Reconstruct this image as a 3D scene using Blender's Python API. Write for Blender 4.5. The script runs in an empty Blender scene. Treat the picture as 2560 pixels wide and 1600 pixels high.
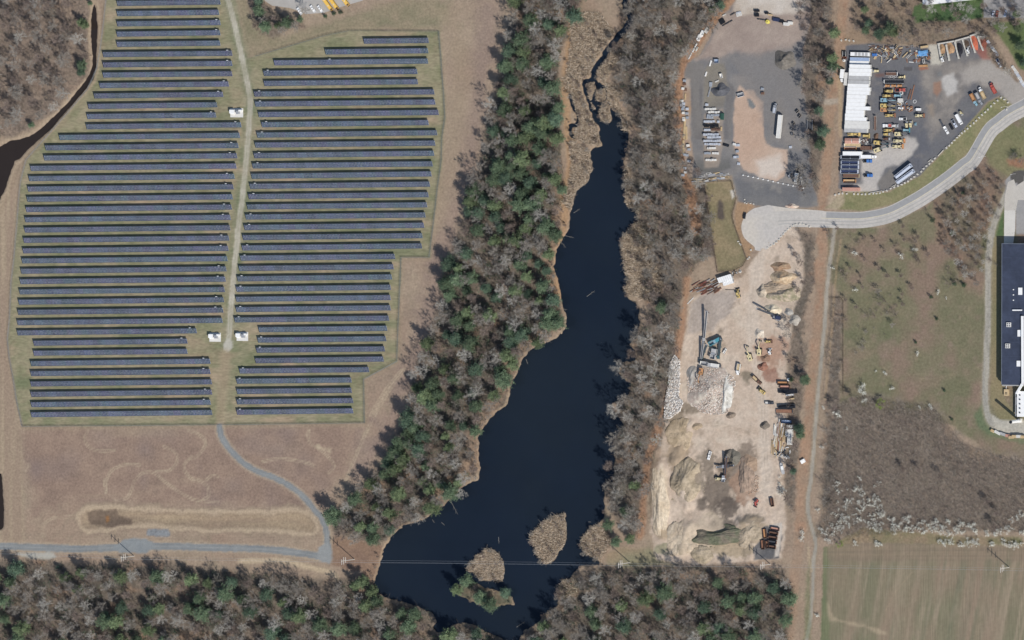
import bpy, math, random
import numpy as np
from mathutils import Matrix, Vector
random.seed(7)
R = math.radians
sc = bpy.context.scene
COL = sc.collection

# ------------------------------------------------------------------ camera
# survey aircraft about 4.9 km up, well to the east, long lens, looking down at the site
CAMP = np.array([2078.0, 200.0, 4860.0])
FW = -CAMP / np.linalg.norm(CAMP)
RT = np.cross(FW, [0, 1, 0]); RT /= np.linalg.norm(RT)
UP = np.cross(RT, FW)
LENS = 36 * np.linalg.norm(CAMP) / 716.8
cd = bpy.data.cameras.new('camera')
cd.lens = LENS; cd.sensor_width = 36; cd.sensor_fit = 'HORIZONTAL'
cd.clip_start = 10; cd.clip_end = 60000
cam = bpy.data.objects.new('camera', cd); COL.objects.link(cam)
cam.matrix_world = Matrix(((RT[0], UP[0], -FW[0], CAMP[0]), (RT[1], UP[1], -FW[1], CAMP[1]),
                           (RT[2], UP[2], -FW[2], CAMP[2]), (0, 0, 0, 1)))
sc.camera = cam

# ------------------------------------------------------------------ light
SUN_EL, SUN_AZ = R(42.4), R(128)          # azimuth clockwise from north (+y)
w = bpy.data.worlds.new('World'); sc.world = w; w.use_nodes = True
nt = w.node_tree; bg = nt.nodes['Background']
sky = nt.nodes.new('ShaderNodeTexSky'); sky.sky_type = 'NISHITA'; sky.sun_disc = False
sky.sun_elevation = SUN_EL; sky.sun_rotation = SUN_AZ
sky.air_density = 1.0; sky.dust_density = 0.6
nt.links.new(sky.outputs[0], bg.inputs[0]); bg.inputs[1].default_value = 0.1
sl = bpy.data.lights.new('sun', 'SUN'); sl.energy = 3.75; sl.angle = R(0.53); sl.color = (1, .97, .92)
so = bpy.data.objects.new('sun', sl); COL.objects.link(so)
sd = Vector((math.sin(SUN_AZ) * math.cos(SUN_EL), math.cos(SUN_AZ) * math.cos(SUN_EL), math.sin(SUN_EL)))
so.rotation_euler = sd.to_track_quat('Z', 'Y').to_euler(); so.location = sd * 800
vs = sc.view_settings
vs.view_transform = 'Standard'; vs.look = 'None'; vs.exposure = 0.0; vs.gamma = 1.0; vs.use_curve_mapping = False

# ------------------------------------------------------------------ pixel -> place
def G(px, py, h=0.0):
    """where the sight line through photo pixel (px,py) meets height h"""
    px = np.asarray(px, float); py = np.asarray(py, float)
    u = (px / 2560 - .5) * 36 / LENS; v = (.5 - py / 1600) * 22.5 / LENS
    d = [FW[i] + RT[i] * u + UP[i] * v for i in range(3)]
    t = (h - CAMP[2]) / d[2]
    return CAMP[0] + d[0] * t, CAMP[1] + d[1] * t
def W(px, py, h=0.0):
    x, y = G(px, py, h); return float(x), float(y)
def pts(s, ox=0, oy=0, k=3.78):
    """'x y x y' read off an enlarged crop -> list of photo pixels"""
    a = [float(t) for t in s.split()]
    return [(ox + a[i] / k, oy + a[i + 1] / k) for i in range(0, len(a), 2)]
def heading(p, q):
    a = W(*p); b = W(*q); return math.atan2(b[1] - a[1], b[0] - a[0])
def lin(c):
    c = c / 255.0
    return c / 12.92 if c <= .04045 else ((c + .055) / 1.055) ** 2.4
DESAT = .13                                # air haze put into the colours: each one mixed towards grey
def S(r, g, b):
    c = np.array([lin(r), lin(g), lin(b)]); y = c @ (.2126, .7152, .0722)
    return tuple(float(v) for v in (c + (y - c) * DESAT) * 1.05)

# ------------------------------------------------------------------ materials
MATS = {}
def mat(name, col, rough=.8, var=.12, scale=.6, spec=.25, metal=0, objvar=0, bump=0, stretch=None, attr=None, col2=None, cscale=.12):
    if name in MATS: return MATS[name]
    m = bpy.data.materials.new(name); m.use_nodes = True; MATS[name] = m
    t = m.node_tree; b = t.nodes['Principled BSDF']; L = t.links.new
    b.inputs['Roughness'].default_value = rough; b.inputs['Metallic'].default_value = metal
    b.inputs['Specular IOR Level'].default_value = spec
    if attr:
        c = t.nodes.new('ShaderNodeAttribute'); c.attribute_name = attr; cur = c.outputs['Color']
    else:
        c = t.nodes.new('ShaderNodeRGB'); c.outputs[0].default_value = (*col, 1); cur = c.outputs[0]
    g = t.nodes.new('ShaderNodeNewGeometry'); pos = g.outputs['Position']
    if stretch:
        mp = t.nodes.new('ShaderNodeMapping'); mp.inputs['Rotation'].default_value = (0, 0, stretch[2])
        mp.inputs['Scale'].default_value = (stretch[0], stretch[1], 1); L(pos, mp.inputs[0])
        mp.vector_type = 'POINT'; pos = mp.outputs[0]
    def noise(s, det=4, r=.6):
        n = t.nodes.new('ShaderNodeTexNoise'); n.inputs['Scale'].default_value = s
        n.inputs['Detail'].default_value = det; n.inputs['Roughness'].default_value = r
        L(pos, n.inputs['Vector']); return n
    if col2:
        n = noise(cscale); rp = t.nodes.new('ShaderNodeMapRange')
        rp.inputs[1].default_value = .4; rp.inputs[2].default_value = .6; L(n.outputs[0], rp.inputs[0])
        mx = t.nodes.new('ShaderNodeMixRGB'); mx.inputs[2].default_value = (*col2, 1)
        L(rp.outputs[0], mx.inputs[0]); L(cur, mx.inputs[1]); cur = mx.outputs[0]
    def mul(cur, fac, a, bb, lo=.3, hi=.7):
        rp = t.nodes.new('ShaderNodeMapRange'); rp.inputs[1].default_value = lo; rp.inputs[2].default_value = hi
        rp.inputs[3].default_value = a; rp.inputs[4].default_value = bb; L(fac, rp.inputs[0])
        mx = t.nodes.new('ShaderNodeMixRGB'); mx.blend_type = 'MULTIPLY'; mx.inputs[0].default_value = 1
        L(cur, mx.inputs[1]); L(rp.outputs[0], mx.inputs[2]); return mx.outputs[0]
    if var:
        n = noise(scale); cur = mul(cur, n.outputs[0], 1 - var, 1 + var)
        if bump:
            bp = t.nodes.new('ShaderNodeBump'); bp.inputs['Strength'].default_value = bump
            bp.inputs['Distance'].default_value = .4; L(n.outputs[0], bp.inputs['Height']); L(bp.outputs[0], b.inputs['Normal'])
    if objvar:
        o = t.nodes.new('ShaderNodeObjectInfo'); cur = mul(cur, o.outputs['Random'], 1 - objvar, 1 + objvar, 0, 1)
    L(cur, b.inputs['Base Color'])
    return m
def M(key):
    """plain paints and metals by name"""
    return mat(key, *PAL[key])
PAL = {
 'white': (S(236, 234, 230), .5, .06, .5), 'offwhite': (S(214, 210, 202), .6, .08, .5), 'greyroof': (S(176, 174, 172), .6, .12, .5),
 'concrete': (S(196, 190, 178), .9, .1, .5), 'yellow': (S(206, 178, 104), .5, .12, .9), 'paleyellow': (S(216, 200, 152), .5, .12, .9),
 'busyellow': (S(238, 186, 56), .4, .03, .5), 'orange': (S(190, 138, 88), .6, .15, .7), 'rust': (S(146, 104, 80), .9, .2, .8),
 'brown': (S(112, 84, 70), .9, .18, .8), 'salmon': (S(196, 146, 126), .7, .1, .6), 'red': (S(186, 86, 74), .5, .1, .6),
 'blue': (S(64, 120, 190), .45, .1, .6), 'lightblue': (S(134, 172, 186), .5, .1, .6), 'teal': (S(70, 150, 165), .5, .12, .6),
 'darkteal': (S(60, 92, 98), .6, .15, .6), 'black': (S(38, 40, 46), .5, .1, .6), 'tyre': (S(30, 31, 34), .9, .05, .6),
 'glass': (S(28, 34, 44), .1, 0, 1, .5), 'steel': (S(150, 152, 156), .45, .12, .7), 'darksteel': (S(76, 78, 84), .6, .15, .7),
 'silver': (S(196, 202, 214), .35, .06, .5), 'tan': (S(198, 172, 128), .9, .15, .6), 'lamp': (S(240, 238, 225), .2, 0, 1),
 'wood': (S(176, 152, 118), .9, .15, .7), 'navy': (S(52, 62, 92), .5, .1, .6), 'green': (S(52, 92, 80), .6, .1, .6),
 'greyblock': (S(186, 190, 198), .9, .1, .7), 'greyblock2': (S(150, 156, 164), .9, .1, .7), 'tarp': (S(96, 156, 208), .5, .15, .6), 'tank': (S(226, 206, 70), .5, .05, .6),
 'bluegrey': (S(150, 170, 200), .6, .1, .6), 'darkred': (S(132, 78, 66), .8, .1, .6),
}

# ------------------------------------------------------------------ mesh helpers
class MB:
    def __init__(s): s.v = []; s.f = []
    def quadbox(s, b, t):
        i = len(s.v); s.v += list(b) + list(t)
        s.f += [(i+3, i+2, i+1, i), (i+4, i+5, i+6, i+7)] + [(i+k, i+(k+1) % 4, i+4+(k+1) % 4, i+4+k) for k in range(4)]
    def box(s, cx, cy, z0, sx, sy, sz, tx=1, ty=1, dx=0, rz=0):
        c, n = math.cos(rz), math.sin(rz)
        def q(kx, ky, ox, z): return [(cx + (a*kx*sx/2+ox)*c - b*ky*sy/2*n, cy + (a*kx*sx/2+ox)*n + b*ky*sy/2*c, z) for a, b in ((-1,-1),(1,-1),(1,1),(-1,1))]
        s.quadbox(q(1, 1, 0, z0), q(tx, ty, dx, z0+sz)); return s
    def tube(s, p0, p1, r0, r1=None, n=6, cap=True):
        r1 = r0 if r1 is None else r1
        p0 = Vector(p0); p1 = Vector(p1); d = (p1-p0).normalized()
        a = d.orthogonal().normalized(); b = d.cross(a); i = len(s.v)
        for p, r in ((p0, r0), (p1, r1)):
            for k in range(n):
                t = 2*math.pi*k/n; s.v.append(tuple(p + a*math.cos(t)*r + b*math.sin(t)*r))
        s.f += [(i+k, i+(k+1) % n, i+n+(k+1) % n, i+n+k) for k in range(n)]
        if cap: s.f += [tuple(range(i+n-1, i-1, -1)), tuple(range(i+n, i+2*n))]
        return s
    def beam(s, p0, p1, wd, ht):
        """rectangular bar between two points"""
        p0 = Vector(p0); p1 = Vector(p1); d = (p1-p0).normalized()
        a = d.cross(Vector((0, 0, 1)))
        a = Vector((1, 0, 0)) if a.length < 1e-4 else a.normalized()
        b = a.cross(d).normalized(); a *= wd/2; b *= ht/2
        s.quadbox([tuple(p0+x) for x in (-a-b, a-b, a+b, -a+b)], [tuple(p1+x) for x in (-a-b, a-b, a+b, -a+b)]); return s
    def prism(s, poly, z0, z1):
        n = len(poly); i = len(s.v)
        ar = sum(poly[k][0]*poly[(k+1) % n][1]-poly[(k+1) % n][0]*poly[k][1] for k in range(n))
        if ar < 0: poly = poly[::-1]
        s.v += [(x, y, z0) for x, y in poly] + [(x, y, z1) for x, y in poly]
        s.f += [tuple(range(i+n-1, i-1, -1)), tuple(range(i+n, i+2*n))] + [(i+k, i+(k+1) % n, i+n+(k+1) % n, i+n+k) for k in range(n)]
        return s
    def mesh(s, name, m):
        me = bpy.data.meshes.new(name); me.from_pydata(s.v, [], s.f); me.materials.append(m); return me
def link(name, data, parent=None):
    o = bpy.data.objects.new(name, data); COL.objects.link(o)
    if parent: o.parent = parent
    return o
def tag(o, label=None, cat=None, group=None, kind=None):
    if label: o['label'] = label
    if cat: o['category'] = cat
    if group: o['group'] = group
    if kind: o['kind'] = kind
    return o
def thing(name, label, cat, loc, rz=0, group=None, scale=1):
    o = link(name, None); o.empty_display_size = .5
    o.location = loc; o.rotation_euler = (0, 0, rz); o.scale = (scale,)*3
    return tag(o, label, cat, group)
def npmesh(name, V, F, m, smooth=False, attrs=None):
    """V (n,3), F (m,k) uniform face size"""
    V = np.ascontiguousarray(V, np.float32); F = np.ascontiguousarray(F, np.int32); k = F.shape[1]
    me = bpy.data.meshes.new(name)
    me.vertices.add(len(V)); me.vertices.foreach_set('co', V.ravel())
    me.loops.add(F.size); me.loops.foreach_set('vertex_index', F.ravel())
    me.polygons.add(len(F)); me.polygons.foreach_set('loop_start', np.arange(0, F.size, k, dtype=np.int32))
    me.update(calc_edges=True)
    if smooth: me.shade_smooth()
    for an, arr in (attrs or {}).items():
        a = me.attributes.new(an, 'FLOAT_COLOR', 'POINT')
        c = np.ones((len(V), 4), np.float32); c[:, :3] = arr; a.data.foreach_set('color', c.ravel())
    me.materials.append(m); return me
def nth(n):
    return f"{n}{'th' if 10 <= n % 100 <= 20 else {1:'st',2:'nd',3:'rd'}.get(n % 10,'th')}"

# ================================================================== SETTING: ground
ST = 3.5
gx = np.arange(-150, 2711, ST); gy = np.arange(-150, 1751, ST)
X, Y = np.meshgrid(gx, gy); NY, NX = X.shape
def vnoise(sx, sy, seed, rot=0):
    """smooth value noise on the ground, -1..1, feature size in photo pixels"""
    rg = np.random.default_rng(seed); c, s = math.cos(rot), math.sin(rot)
    U = ((X*c + Y*s) / sx) + 200; V = ((-X*s + Y*c) / sy) + 200
    T = rg.uniform(-1, 1, (256, 256)); i = np.floor(U).astype(int); j = np.floor(V).astype(int)
    u = U-i; v = V-j; u = u*u*(3-2*u); v = v*v*(3-2*v); i &= 255; j &= 255; i1 = (i+1) & 255; j1 = (j+1) & 255
    return (T[j, i]*(1-u)+T[j, i1]*u)*(1-v)+(T[j1, i]*(1-u)+T[j1, i1]*u)*v
def fbm(s, seed, asp=1, rot=0, oct=3):
    r = 0; a = 1
    for k in range(oct): r = r + a*vnoise(s*asp/2**k, s/2**k, seed+k*17, rot); a *= .55
    return r / 1.6
def sdf(poly, margin=120, A=None, B=None):
    """signed distance in photo pixels, negative inside"""
    A = X if A is None else A; B = Y if B is None else B
    p = np.array(poly, float); out = np.full(A.shape, 999.)
    m = (A > p[:, 0].min()-margin) & (A < p[:, 0].max()+margin) & (B > p[:, 1].min()-margin) & (B < p[:, 1].max()+margin)
    a = A[m]; b = B[m]; d = np.full(a.shape, 1e9); ins = np.zeros(a.shape, bool)
    for k in range(len(p)):
        x0, y0 = p[k]; x1, y1 = p[(k+1) % len(p)]; ex, ey = x1-x0, y1-y0
        t = np.clip(((a-x0)*ex+(b-y0)*ey)/(ex*ex+ey*ey+1e-9), 0, 1)
        d = np.minimum(d, (a-x0-t*ex)**2+(b-y0-t*ey)**2)
        if ey != 0:
            cr = ((y0 <= b) & (b < y1)) | ((y1 <= b) & (b < y0)); ins ^= cr & (a < x0+(b-y0)/ey*ex)
    d = np.sqrt(d); d[ins] *= -1; out[m] = d; return out
def pdist(line, margin=60):
    """distance to an open polyline, minus nothing"""
    p = np.array(line, float); out = np.full(X.shape, 999.)
    m = (X > p[:, 0].min()-margin) & (X < p[:, 0].max()+margin) & (Y > p[:, 1].min()-margin) & (Y < p[:, 1].max()+margin)
    a = X[m]; b = Y[m]; d = np.full(a.shape, 1e9)
    for k in range(len(p)-1):
        x0, y0 = p[k]; x1, y1 = p[k+1]; ex, ey = x1-x0, y1-y0
        t = np.clip(((a-x0)*ex+(b-y0)*ey)/(ex*ex+ey*ey+1e-9), 0, 1)
        d = np.minimum(d, (a-x0-t*ex)**2+(b-y0-t*ey)**2)
    out[m] = np.sqrt(d); return out
def smooth_line(p, n=6):
    p = [np.array(q, float) for q in p]; out = []
    for k in range(len(p)-1):
        a = p[max(k-1, 0)]; b = p[k]; c = p[k+1]; d = p[min(k+2, len(p)-1)]
        for i in range(n):
            t = i/n; out.append(tuple(.5*((2*b)+(-a+c)*t+(2*a-5*b+4*c-d)*t*t+(-a+3*b-3*c+d)*t**3)))
    out.append(tuple(p[-1])); return out
def sstep(d, wd):           # 1 inside, 0 outside, soft over +-wd
    t = np.clip(.5 - d/(2*wd), 0, 1); return t*t*(3-2*t)

N1 = fbm(90, 1); N2 = fbm(30, 2); N3 = fbm(12, 3); N4 = vnoise(5, 5, 4); NH = fbm(40, 5, 6)
C = np.zeros(X.shape+(3,)); ZID = np.zeros(X.shape, int); H = N2*.02
ZN = ['meadow']
def paint(m, col, col2=None, n=None):
    c = np.array(S(*col))
    if col2 is not None:
        k = np.clip(.5+n*.9, 0, 1)[..., None]; c = c*(1-k)+np.array(S(*col2))*k
    C[:] = C*(1-m[..., None]) + c*m[..., None]
def zone(name, m):
    if name not in ZN: ZN.append(name)
    ZID[m > .5] = ZN.index(name)
def rag(d, a=6, b=3): return d + N2*a + N3*b

# ---- outlines read off the photograph
SOLAR = (pts('1010 -40 985 200 950 480 920 640 880 740 830 840 640 1070 400 1340 250 1510') + pts('200 200 185 330 165 600 135 950 110 1150 95 1500', 0, 400)
  + pts('75 180 95 370 125 520 160 750 215 1005 2100 990', 0, 800) + pts('1030 972 1022 560 1335 390 1340 240 1350 0', 640, 800)
  + pts('1375 920 1640 920 1680 600 1720 250 1755 0', 640, 400) + pts('1760 1300 1790 1100 1775 850 1750 520 1730 295 880 290 640 340 0 530', 640, 0) + pts('2330 555 2260 200 2215 -40'))
RES_L = (pts('690 740 655 800 690 900 730 1020 770 1120 820 1190 830 1290 850 1380 770 1400 740 1430 750 1512', 1280, 0)
  + pts('765 90 740 130 720 210 680 240 620 290 590 340 580 420 550 480 545 570 530 680 490 720 450 790 415 850 410 950 395 1010 415 1080 445 1180 460 1280 475 1380 500 1450 510 1512', 1280, 400)
  + pts('515 60 480 110 420 170 330 210 230 250 150 310 100 370 75 430 50 500 0 600', 1280, 800)
  + pts('2390 700 2375 800 2290 860 2200 950 2130 1050 2100 1120 2110 1200 2105 1300 2120 1400 2100 1512', 640, 800)
  + pts('2030 30 1960 60 1920 110 1870 160 1790 230 1690 300 1640 340 1520 400 1400 430 1330 480 1290 520 1250 590 1215 640 1190 720 1170 800 1150 870 1125 950 1110 990 1140 1050 1200 1100 1350 1140 1480 1180 1640 1240 1690 1290 1700 1340 1670 1400 1720 1440 1800 1420 1850 1380 1950 1350 2050 1360 2150 1420 2300 1490 2419 1530', 640, 1200))
RES_R = (pts('60 1530 110 1430 260 1330 330 1240 430 1180 420 1080 430 1000 470 950 560 920 600 850 650 810 720 800 850 800 780 740 690 700 650 640 640 580 680 520 740 450 830 400 870 340 870 260 860 180 870 90 920 30 960 0', 1280, 1200)
  + pts('960 1400 970 1300 950 1130 1020 1070 1060 1020 1020 930 960 880 930 790 1000 760 1100 700 1120 600 1060 570 1010 510 1000 470 1050 390 1170 390 1160 300 1110 230 1170 160 1205 50 1215 0', 1280, 800)
  + pts('1190 1500 1200 1420 1160 1350 1100 1310 1060 1250 1040 1200 1080 1180 1090 1130 1060 1060 1045 950 1030 830 1020 760 1070 680 1150 600 1190 550 1170 470 1090 440 1060 390 1070 300 1060 200 1060 100 1050 0', 1280, 400)
  + pts('1060 1480 1090 1400 1100 1260 1040 1230 1040 1110 990 1070 940 1040 920 960 895 960 895 820 830 790 790 740', 1280, 0))
CHAN = smooth_line(pts('770 760 770 690 800 620 850 560 890 490 940 420 1010 340 1070 270 1120 180 1075 90 1065 0 1090 -80', 1280, 0))
CHAN2 = smooth_line(pts('545 890 560 960 590 1040 620 1100 615 1170 555 1190 550 1260 590 1300', 1280, 0))
ISLES = [pts('2070 720 2180 640 2290 680 2340 780 2350 850 2330 960 2220 950 2120 950 2060 880 1975 850 2000 800 2060 760', 640, 1200),
  pts('400 330 500 315 515 440 520 550 480 640 430 710 380 770 320 800 270 770 230 720 205 630 150 550 220 460 310 380', 1280, 1200),
  pts('850 970 890 960 920 1000 945 1120 930 1170 870 1160 820 1120 830 1040', 1280, 0),
  pts('700 780 780 770 790 830 740 960 780 1000 790 1050 750 1010 715 880', 1280, 0),
  pts('790 850 880 830 890 920 860 960 800 950', 1280, 0),
  pts('1900 990 2050 960 2150 1010 2330 1060 2420 1100 2440 1180 2330 1190 2200 1210 2080 1170 1960 1120 1880 1070', 640, 1200)]
DITCH = (pts('885 40 862 180 860 330 868 430 875 520 875 620 850 700 790 790 630 985 490 1120 370 1230 280 1290 180 1322 90 1335 0 1385 -60 1420', 0, 0)
  + pts('-60 500 0 350 35 300 90 130 140 0', 0, 400) + pts('180 1505 250 1420 340 1340 480 1215 560 1120 700 960 800 850 870 755 905 640 905 520 912 380 915 250 905 120 895 45', 0, 0))
SLIVER = pts('-80 -60 10 -60 22 120 32 300 28 440 10 470 -80 470', 0, 1200)
WOODS = {
 'nw': [(-150, -150), (212, -150), (216, 0), (222, 60), (220, 190), (190, 215), (130, 280), (60, 330), (0, 345), (-150, 420)],
 'mid': [(1290, -150), (1282, 0), (1272, 60), (1250, 180), (1230, 260), (1210, 340), (1195, 430), (1170, 490), (1152, 560), (1130, 620), (1105, 700), (1100, 760), (1075, 830), (1045, 900), (1030, 960), (1022, 1040), (985, 1110), (945, 1170), (880, 1230), (830, 1290), (835, 1330), (880, 1345), (950, 1362)]
        + pts('1330 480 1520 400 1690 300 1870 160 1960 60', 640, 1200) + pts('2120 1400 2105 1300 2100 1120 2200 950 2375 800 2390 700', 640, 800) + [(1300, 905), (1330, 870), (1395, 828), (1406, 800), (1400, 750), (1385, 690), (1388, 640), (1400, 570), (1405, 520), (1415, 450), (1400, 380), (1400, 300), (1395, 200), (1400, 130), (1430, 60), (1455, 0), (1460, -150)],
 'east': [(1565, -150), (1560, 0), (1545, 60), (1540, 120), (1530, 200), (1560, 260), (1582, 330), (1570, 400), (1570, 480), (1600, 545), (1570, 600), (1630, 660), (1610, 720), (1610, 760), (1612, 800), (1565, 880), (1535, 960), (1545, 1060), (1520, 1130), (1515, 1240), (1540, 1300), (1590, 1345), (1605, 1340), (1620, 1240), (1630, 1160), (1660, 1080), (1675, 1000), (1690, 900), (1700, 800), (1715, 700), (1760, 650), (1790, 640), (1780, 540), (1765, 450), (1715, 400), (1700, 300), (1698, 200), (1728, 140), (1780, 70), (1835, -20), (1850, -150)],
 'south': [(-150, 1400), (100, 1403), (250, 1410), (400, 1405), (560, 1425), (700, 1435), (810, 1450), (860, 1445), (905, 1440), (935, 1465), (960, 1495), (1060, 1515), (1086, 1545), (1082, 1585), (1130, 1560), (1200, 1565), (1290, 1605), (1300, 1750), (-150, 1750)],
 'southeast': [(1300, 1750), (1310, 1590), (1350, 1550), (1395, 1510), (1395, 1460), (1430, 1435), (1500, 1420), (1600, 1415), (1750, 1412), (1850, 1415), (1960, 1425), (1985, 1480), (1975, 1600), (1970, 1750)],
 'yardside': [(2005, -150), (2085, -150), (2085, 0), (2070, 60), (2085, 100), (2088, 190), (2070, 230), (2050, 290), (2065, 330), (2050, 400), (2045, 480), (2000, 500), (1985, 450), (2010, 380), (2020, 300), (2005, 220), (2010, 120), (2000, 60)],
 'northeast': [(2130, -150), (2560, -150), (2710, 30), (2560, 60), (2480, 90), (2500, 130), (2540, 200), (2480, 150), (2450, 85), (2340, 110), (2260, 112), (2180, 108), (2130, 70)],
 'roadside': [(2330, 500), (2400, 440), (2430, 410), (2480, 420), (2505, 450), (2480, 520), (2465, 580), (2455, 650), (2440, 690), (2400, 690), (2380, 640), (2350, 600)],
 'pathside': [(2075, 740), (2105, 745), (2108, 900), (2105, 1000), (2098, 1100), (2090, 1270), (2050, 1280), (2060, 1100), (2070, 950)],
 'thicket': [(2090, 1015), (2150, 990), (2200, 1000), (2330, 1015), (2370, 1060), (2400, 1105), (2480, 1135), (2560, 1155), (2710, 1180), (2710, 1335), (2350, 1325), (2110, 1345), (2040, 1345), (2060, 1270)],
 'pitside': [(1975, 560), (2035, 590), (2040, 700), (2010, 800), (2015, 900), (2005, 1000), (1995, 1130), (1985, 1280), (1960, 1250), (1965, 1130), (1975, 900), (1955, 850), (1975, 760), (1990, 660)],
 'busside': [(620, -150), (800, -150), (700, -20), (640, -10), (660, 10), (720, 40), (760, 65), (735, 72), (680, 90), (650, 80), (625, 40)],
}
REEDS = [pts('560 180 700 110 850 130 900 220 970 290 930 370 870 450 790 560 760 690 660 740 640 830 690 960 730 1060 800 1190 830 1290 840 1380 720 1370 580 1310 640 1130 560 900 480 790 530 640 560 420', 1280, 0),
  pts('1000 420 950 500 860 600 800 680 850 760 900 820 900 950 960 1030 1040 1110 1050 1230 1110 1260 1090 1130 1000 960 1050 900 990 800 880 780 960 620 1040 560', 1280, 0),
  pts('590 1330 740 1430 750 1512 560 1512 540 1350', 1280, 0), pts('570 0 745 0 765 90 740 130 720 210 680 240 590 340 560 480 480 400 540 240', 1280, 400),
  pts('1020 760 1150 600 1260 580 1300 700 1290 800 1330 950 1420 1100 1430 1220 1300 1330 1180 1300 1080 1260 1060 1210 1095 1130 1060 1060 1045 950 1030 830', 1280, 400),
  pts('1090 440 1170 470 1190 550 1240 500 1150 400 1110 50 1060 100 1070 300', 1280, 400),
  pts('700 700 650 640 640 580 680 520 740 450 830 400 900 480 940 560 890 690 830 760 760 740', 1280, 1200), pts('420 1030 480 950 580 930 640 1000 600 1090 430 1120', 1280, 1200)] + ISLES[:5]
# ---- base: dry tan meadow
paint(np.ones(X.shape), (154, 130, 109), (161, 140, 117), N1)
paint(sstep(np.abs(N2+.15)-.12, .25)*.35, (132, 118, 98))
paint(np.clip(N3*.8-.15, 0, 1)*.4, (168, 150, 122)); paint(np.clip(fbm(60, 161)*1.5-.35, 0, 1)*.5, (136, 117, 100)); paint(np.clip(fbm(24, 163, 2.2, 1.35)*1.4-.4, 0, 1)*.45, (132, 122, 96))
# mauve meadow south of the panels
MV = pts('190 1050 215 1020 1000 1010 2080 1010 2419 1000', 0, 800) + pts('1040 980 1080 1000 900 1300 850 1512', 640, 800) + pts('760 60 600 240 200 290', 640, 1200) + pts('1500 250 800 200 350 300 300 0', 0, 1200)
m = sstep(rag(sdf(MV), 18, 8), 22)
paint(m, (142, 118, 101), (154, 129, 109), N2+NH*.5); zone('meadow', m)
paint(m*np.clip(NH*1.1-.2, 0, 1)*.55, (160, 141, 114)); paint(m*np.clip(N1-.1, 0, 1)*.6, (128, 112, 106)); paint(m*np.clip(fbm(22, 151, 2)*1.5-.4, 0, 1)*.55, (124, 104, 90))
paint(np.clip(N2*1.2-.55, 0, 1)*m*.6, (108, 92, 82))
# east strip of the meadow: mauve streak
m = sstep(rag(pdist(smooth_line([(1225, 20), (1190, 260), (1150, 480), (1110, 620), (1085, 720), (1050, 850), (1000, 1000), (900, 1180)]), 140), 25, 8)-26, 26)
paint(m*.65, (141, 120, 108), (150, 126, 112), N2)
m = sstep(rag(pdist([(1130, 40), (1160, 200), (1130, 420), (1090, 560)], 140), 20, 8)-22, 22); paint(m*.4, (156, 136, 108))
# ploughed strip far left
m = sstep(rag(sdf([(-150, 500), (35, 420), (45, 560), (25, 800), (35, 1000), (50, 1080), (60, 1380), (-150, 1390)]), 6, 3), 8)
paint(m*.8, (152, 130, 108), (166, 146, 118), vnoise(7, 160, 31)*1.2); zone('meadow', m)
# grass by the bus lot
m = sstep(rag(sdf([(590, -60), (640, 60), (700, 95), (830, 50), (1000, 0), (1120, 0), (1100, 75), (900, 78), (800, 95), (640, 140), (600, 120)]), 14, 6), 16)
paint(m*.8, (146, 132, 104), (120, 118, 88), N2)
# ---- solar field grass
dS = sdf(SOLAR)
m = sstep(rag(dS, 3, 2), 4); zone('solar_field_grass', m)
paint(m, (152, 140, 110), (128, 126, 92), N2*.9+NH*.6)
paint(m*np.clip(fbm(34, 41, 3.5)*1.6-.2, 0, 1)*.8, (112, 118, 84)); paint(m*np.clip(fbm(30, 43, 3)*1.5-.25, 0, 1)*.75, (170, 145, 118)); paint(m*np.clip(fbm(16, 45, 2)*1.5-.45, 0, 1)*.6, (128, 112, 88))
paint(m*np.clip(N3*1.2-.3, 0, 1)*.4, (112, 116, 82))
FL = sstep(np.abs(dS+1)-1.5, 3.5); paint(FL*(.45+.3*N1), (104, 114, 92)); paint(sstep(np.abs(dS-7)-2, 4)*.35, (158, 140, 110))
# ---- meadow tyre tracks
TR = [('830 1050 805 1100 815 1170 870 1220 960 1240 1080 1230', 0, 800), ('1780 1045 1880 1080 1940 1150 1920 1220 1860 1290 1790 1310', 0, 800), ('1550 1195 1640 1240 1680 1300 1650 1380 1580 1430 1480 1430', 0, 800),
 ('990 1560 1040 1440 1120 1385 1200 1365 1320 1370', 0, 800), ('1280 1512 1340 1450 1420 1435 1480 1460 1560 1530 1720 1640 1850 1700 2060 1725', 0, 800), ('1810 1290 1740 1370 1760 1450 1830 1512', 0, 800),
 ('500 1050 490 1100 520 1170 600 1220 670 1280 730 1360 730 1400 690 1440', 640, 800), ('60 1340 180 1315 330 1320 480 1350 540 1380', 640, 800), ('410 530 410 440 460 380 560 350 730 350', 0, 1200),
 ('990 0 1000 120', 0, 1200), ('1270 10 1230 120 1180 180 1080 200', 0, 1200), ('2060 -30 2000 -40 1950 0', 0, 1200), ('1870 0 1960 60 1970 150 1930 180', 0, 1200), ('1400 470 1250 680 1110 920 980 1200 850 1512', 640, 800), ('1370 480 1220 670 1080 900', 640, 800)]
for s, ox, oy in TR:
    d = pdist(smooth_line(pts(s, ox, oy))); paint(sstep(np.abs(d-2.5)-1.0, 2.0)*np.clip(.7+N2*.5, .3, .9), (180, 160, 131))
m = sstep(rag(pdist(pts('600 1205 690 1240', 640, 800))-4, 7, 5), 5); paint(m*.8, (182, 162, 132))
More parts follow.
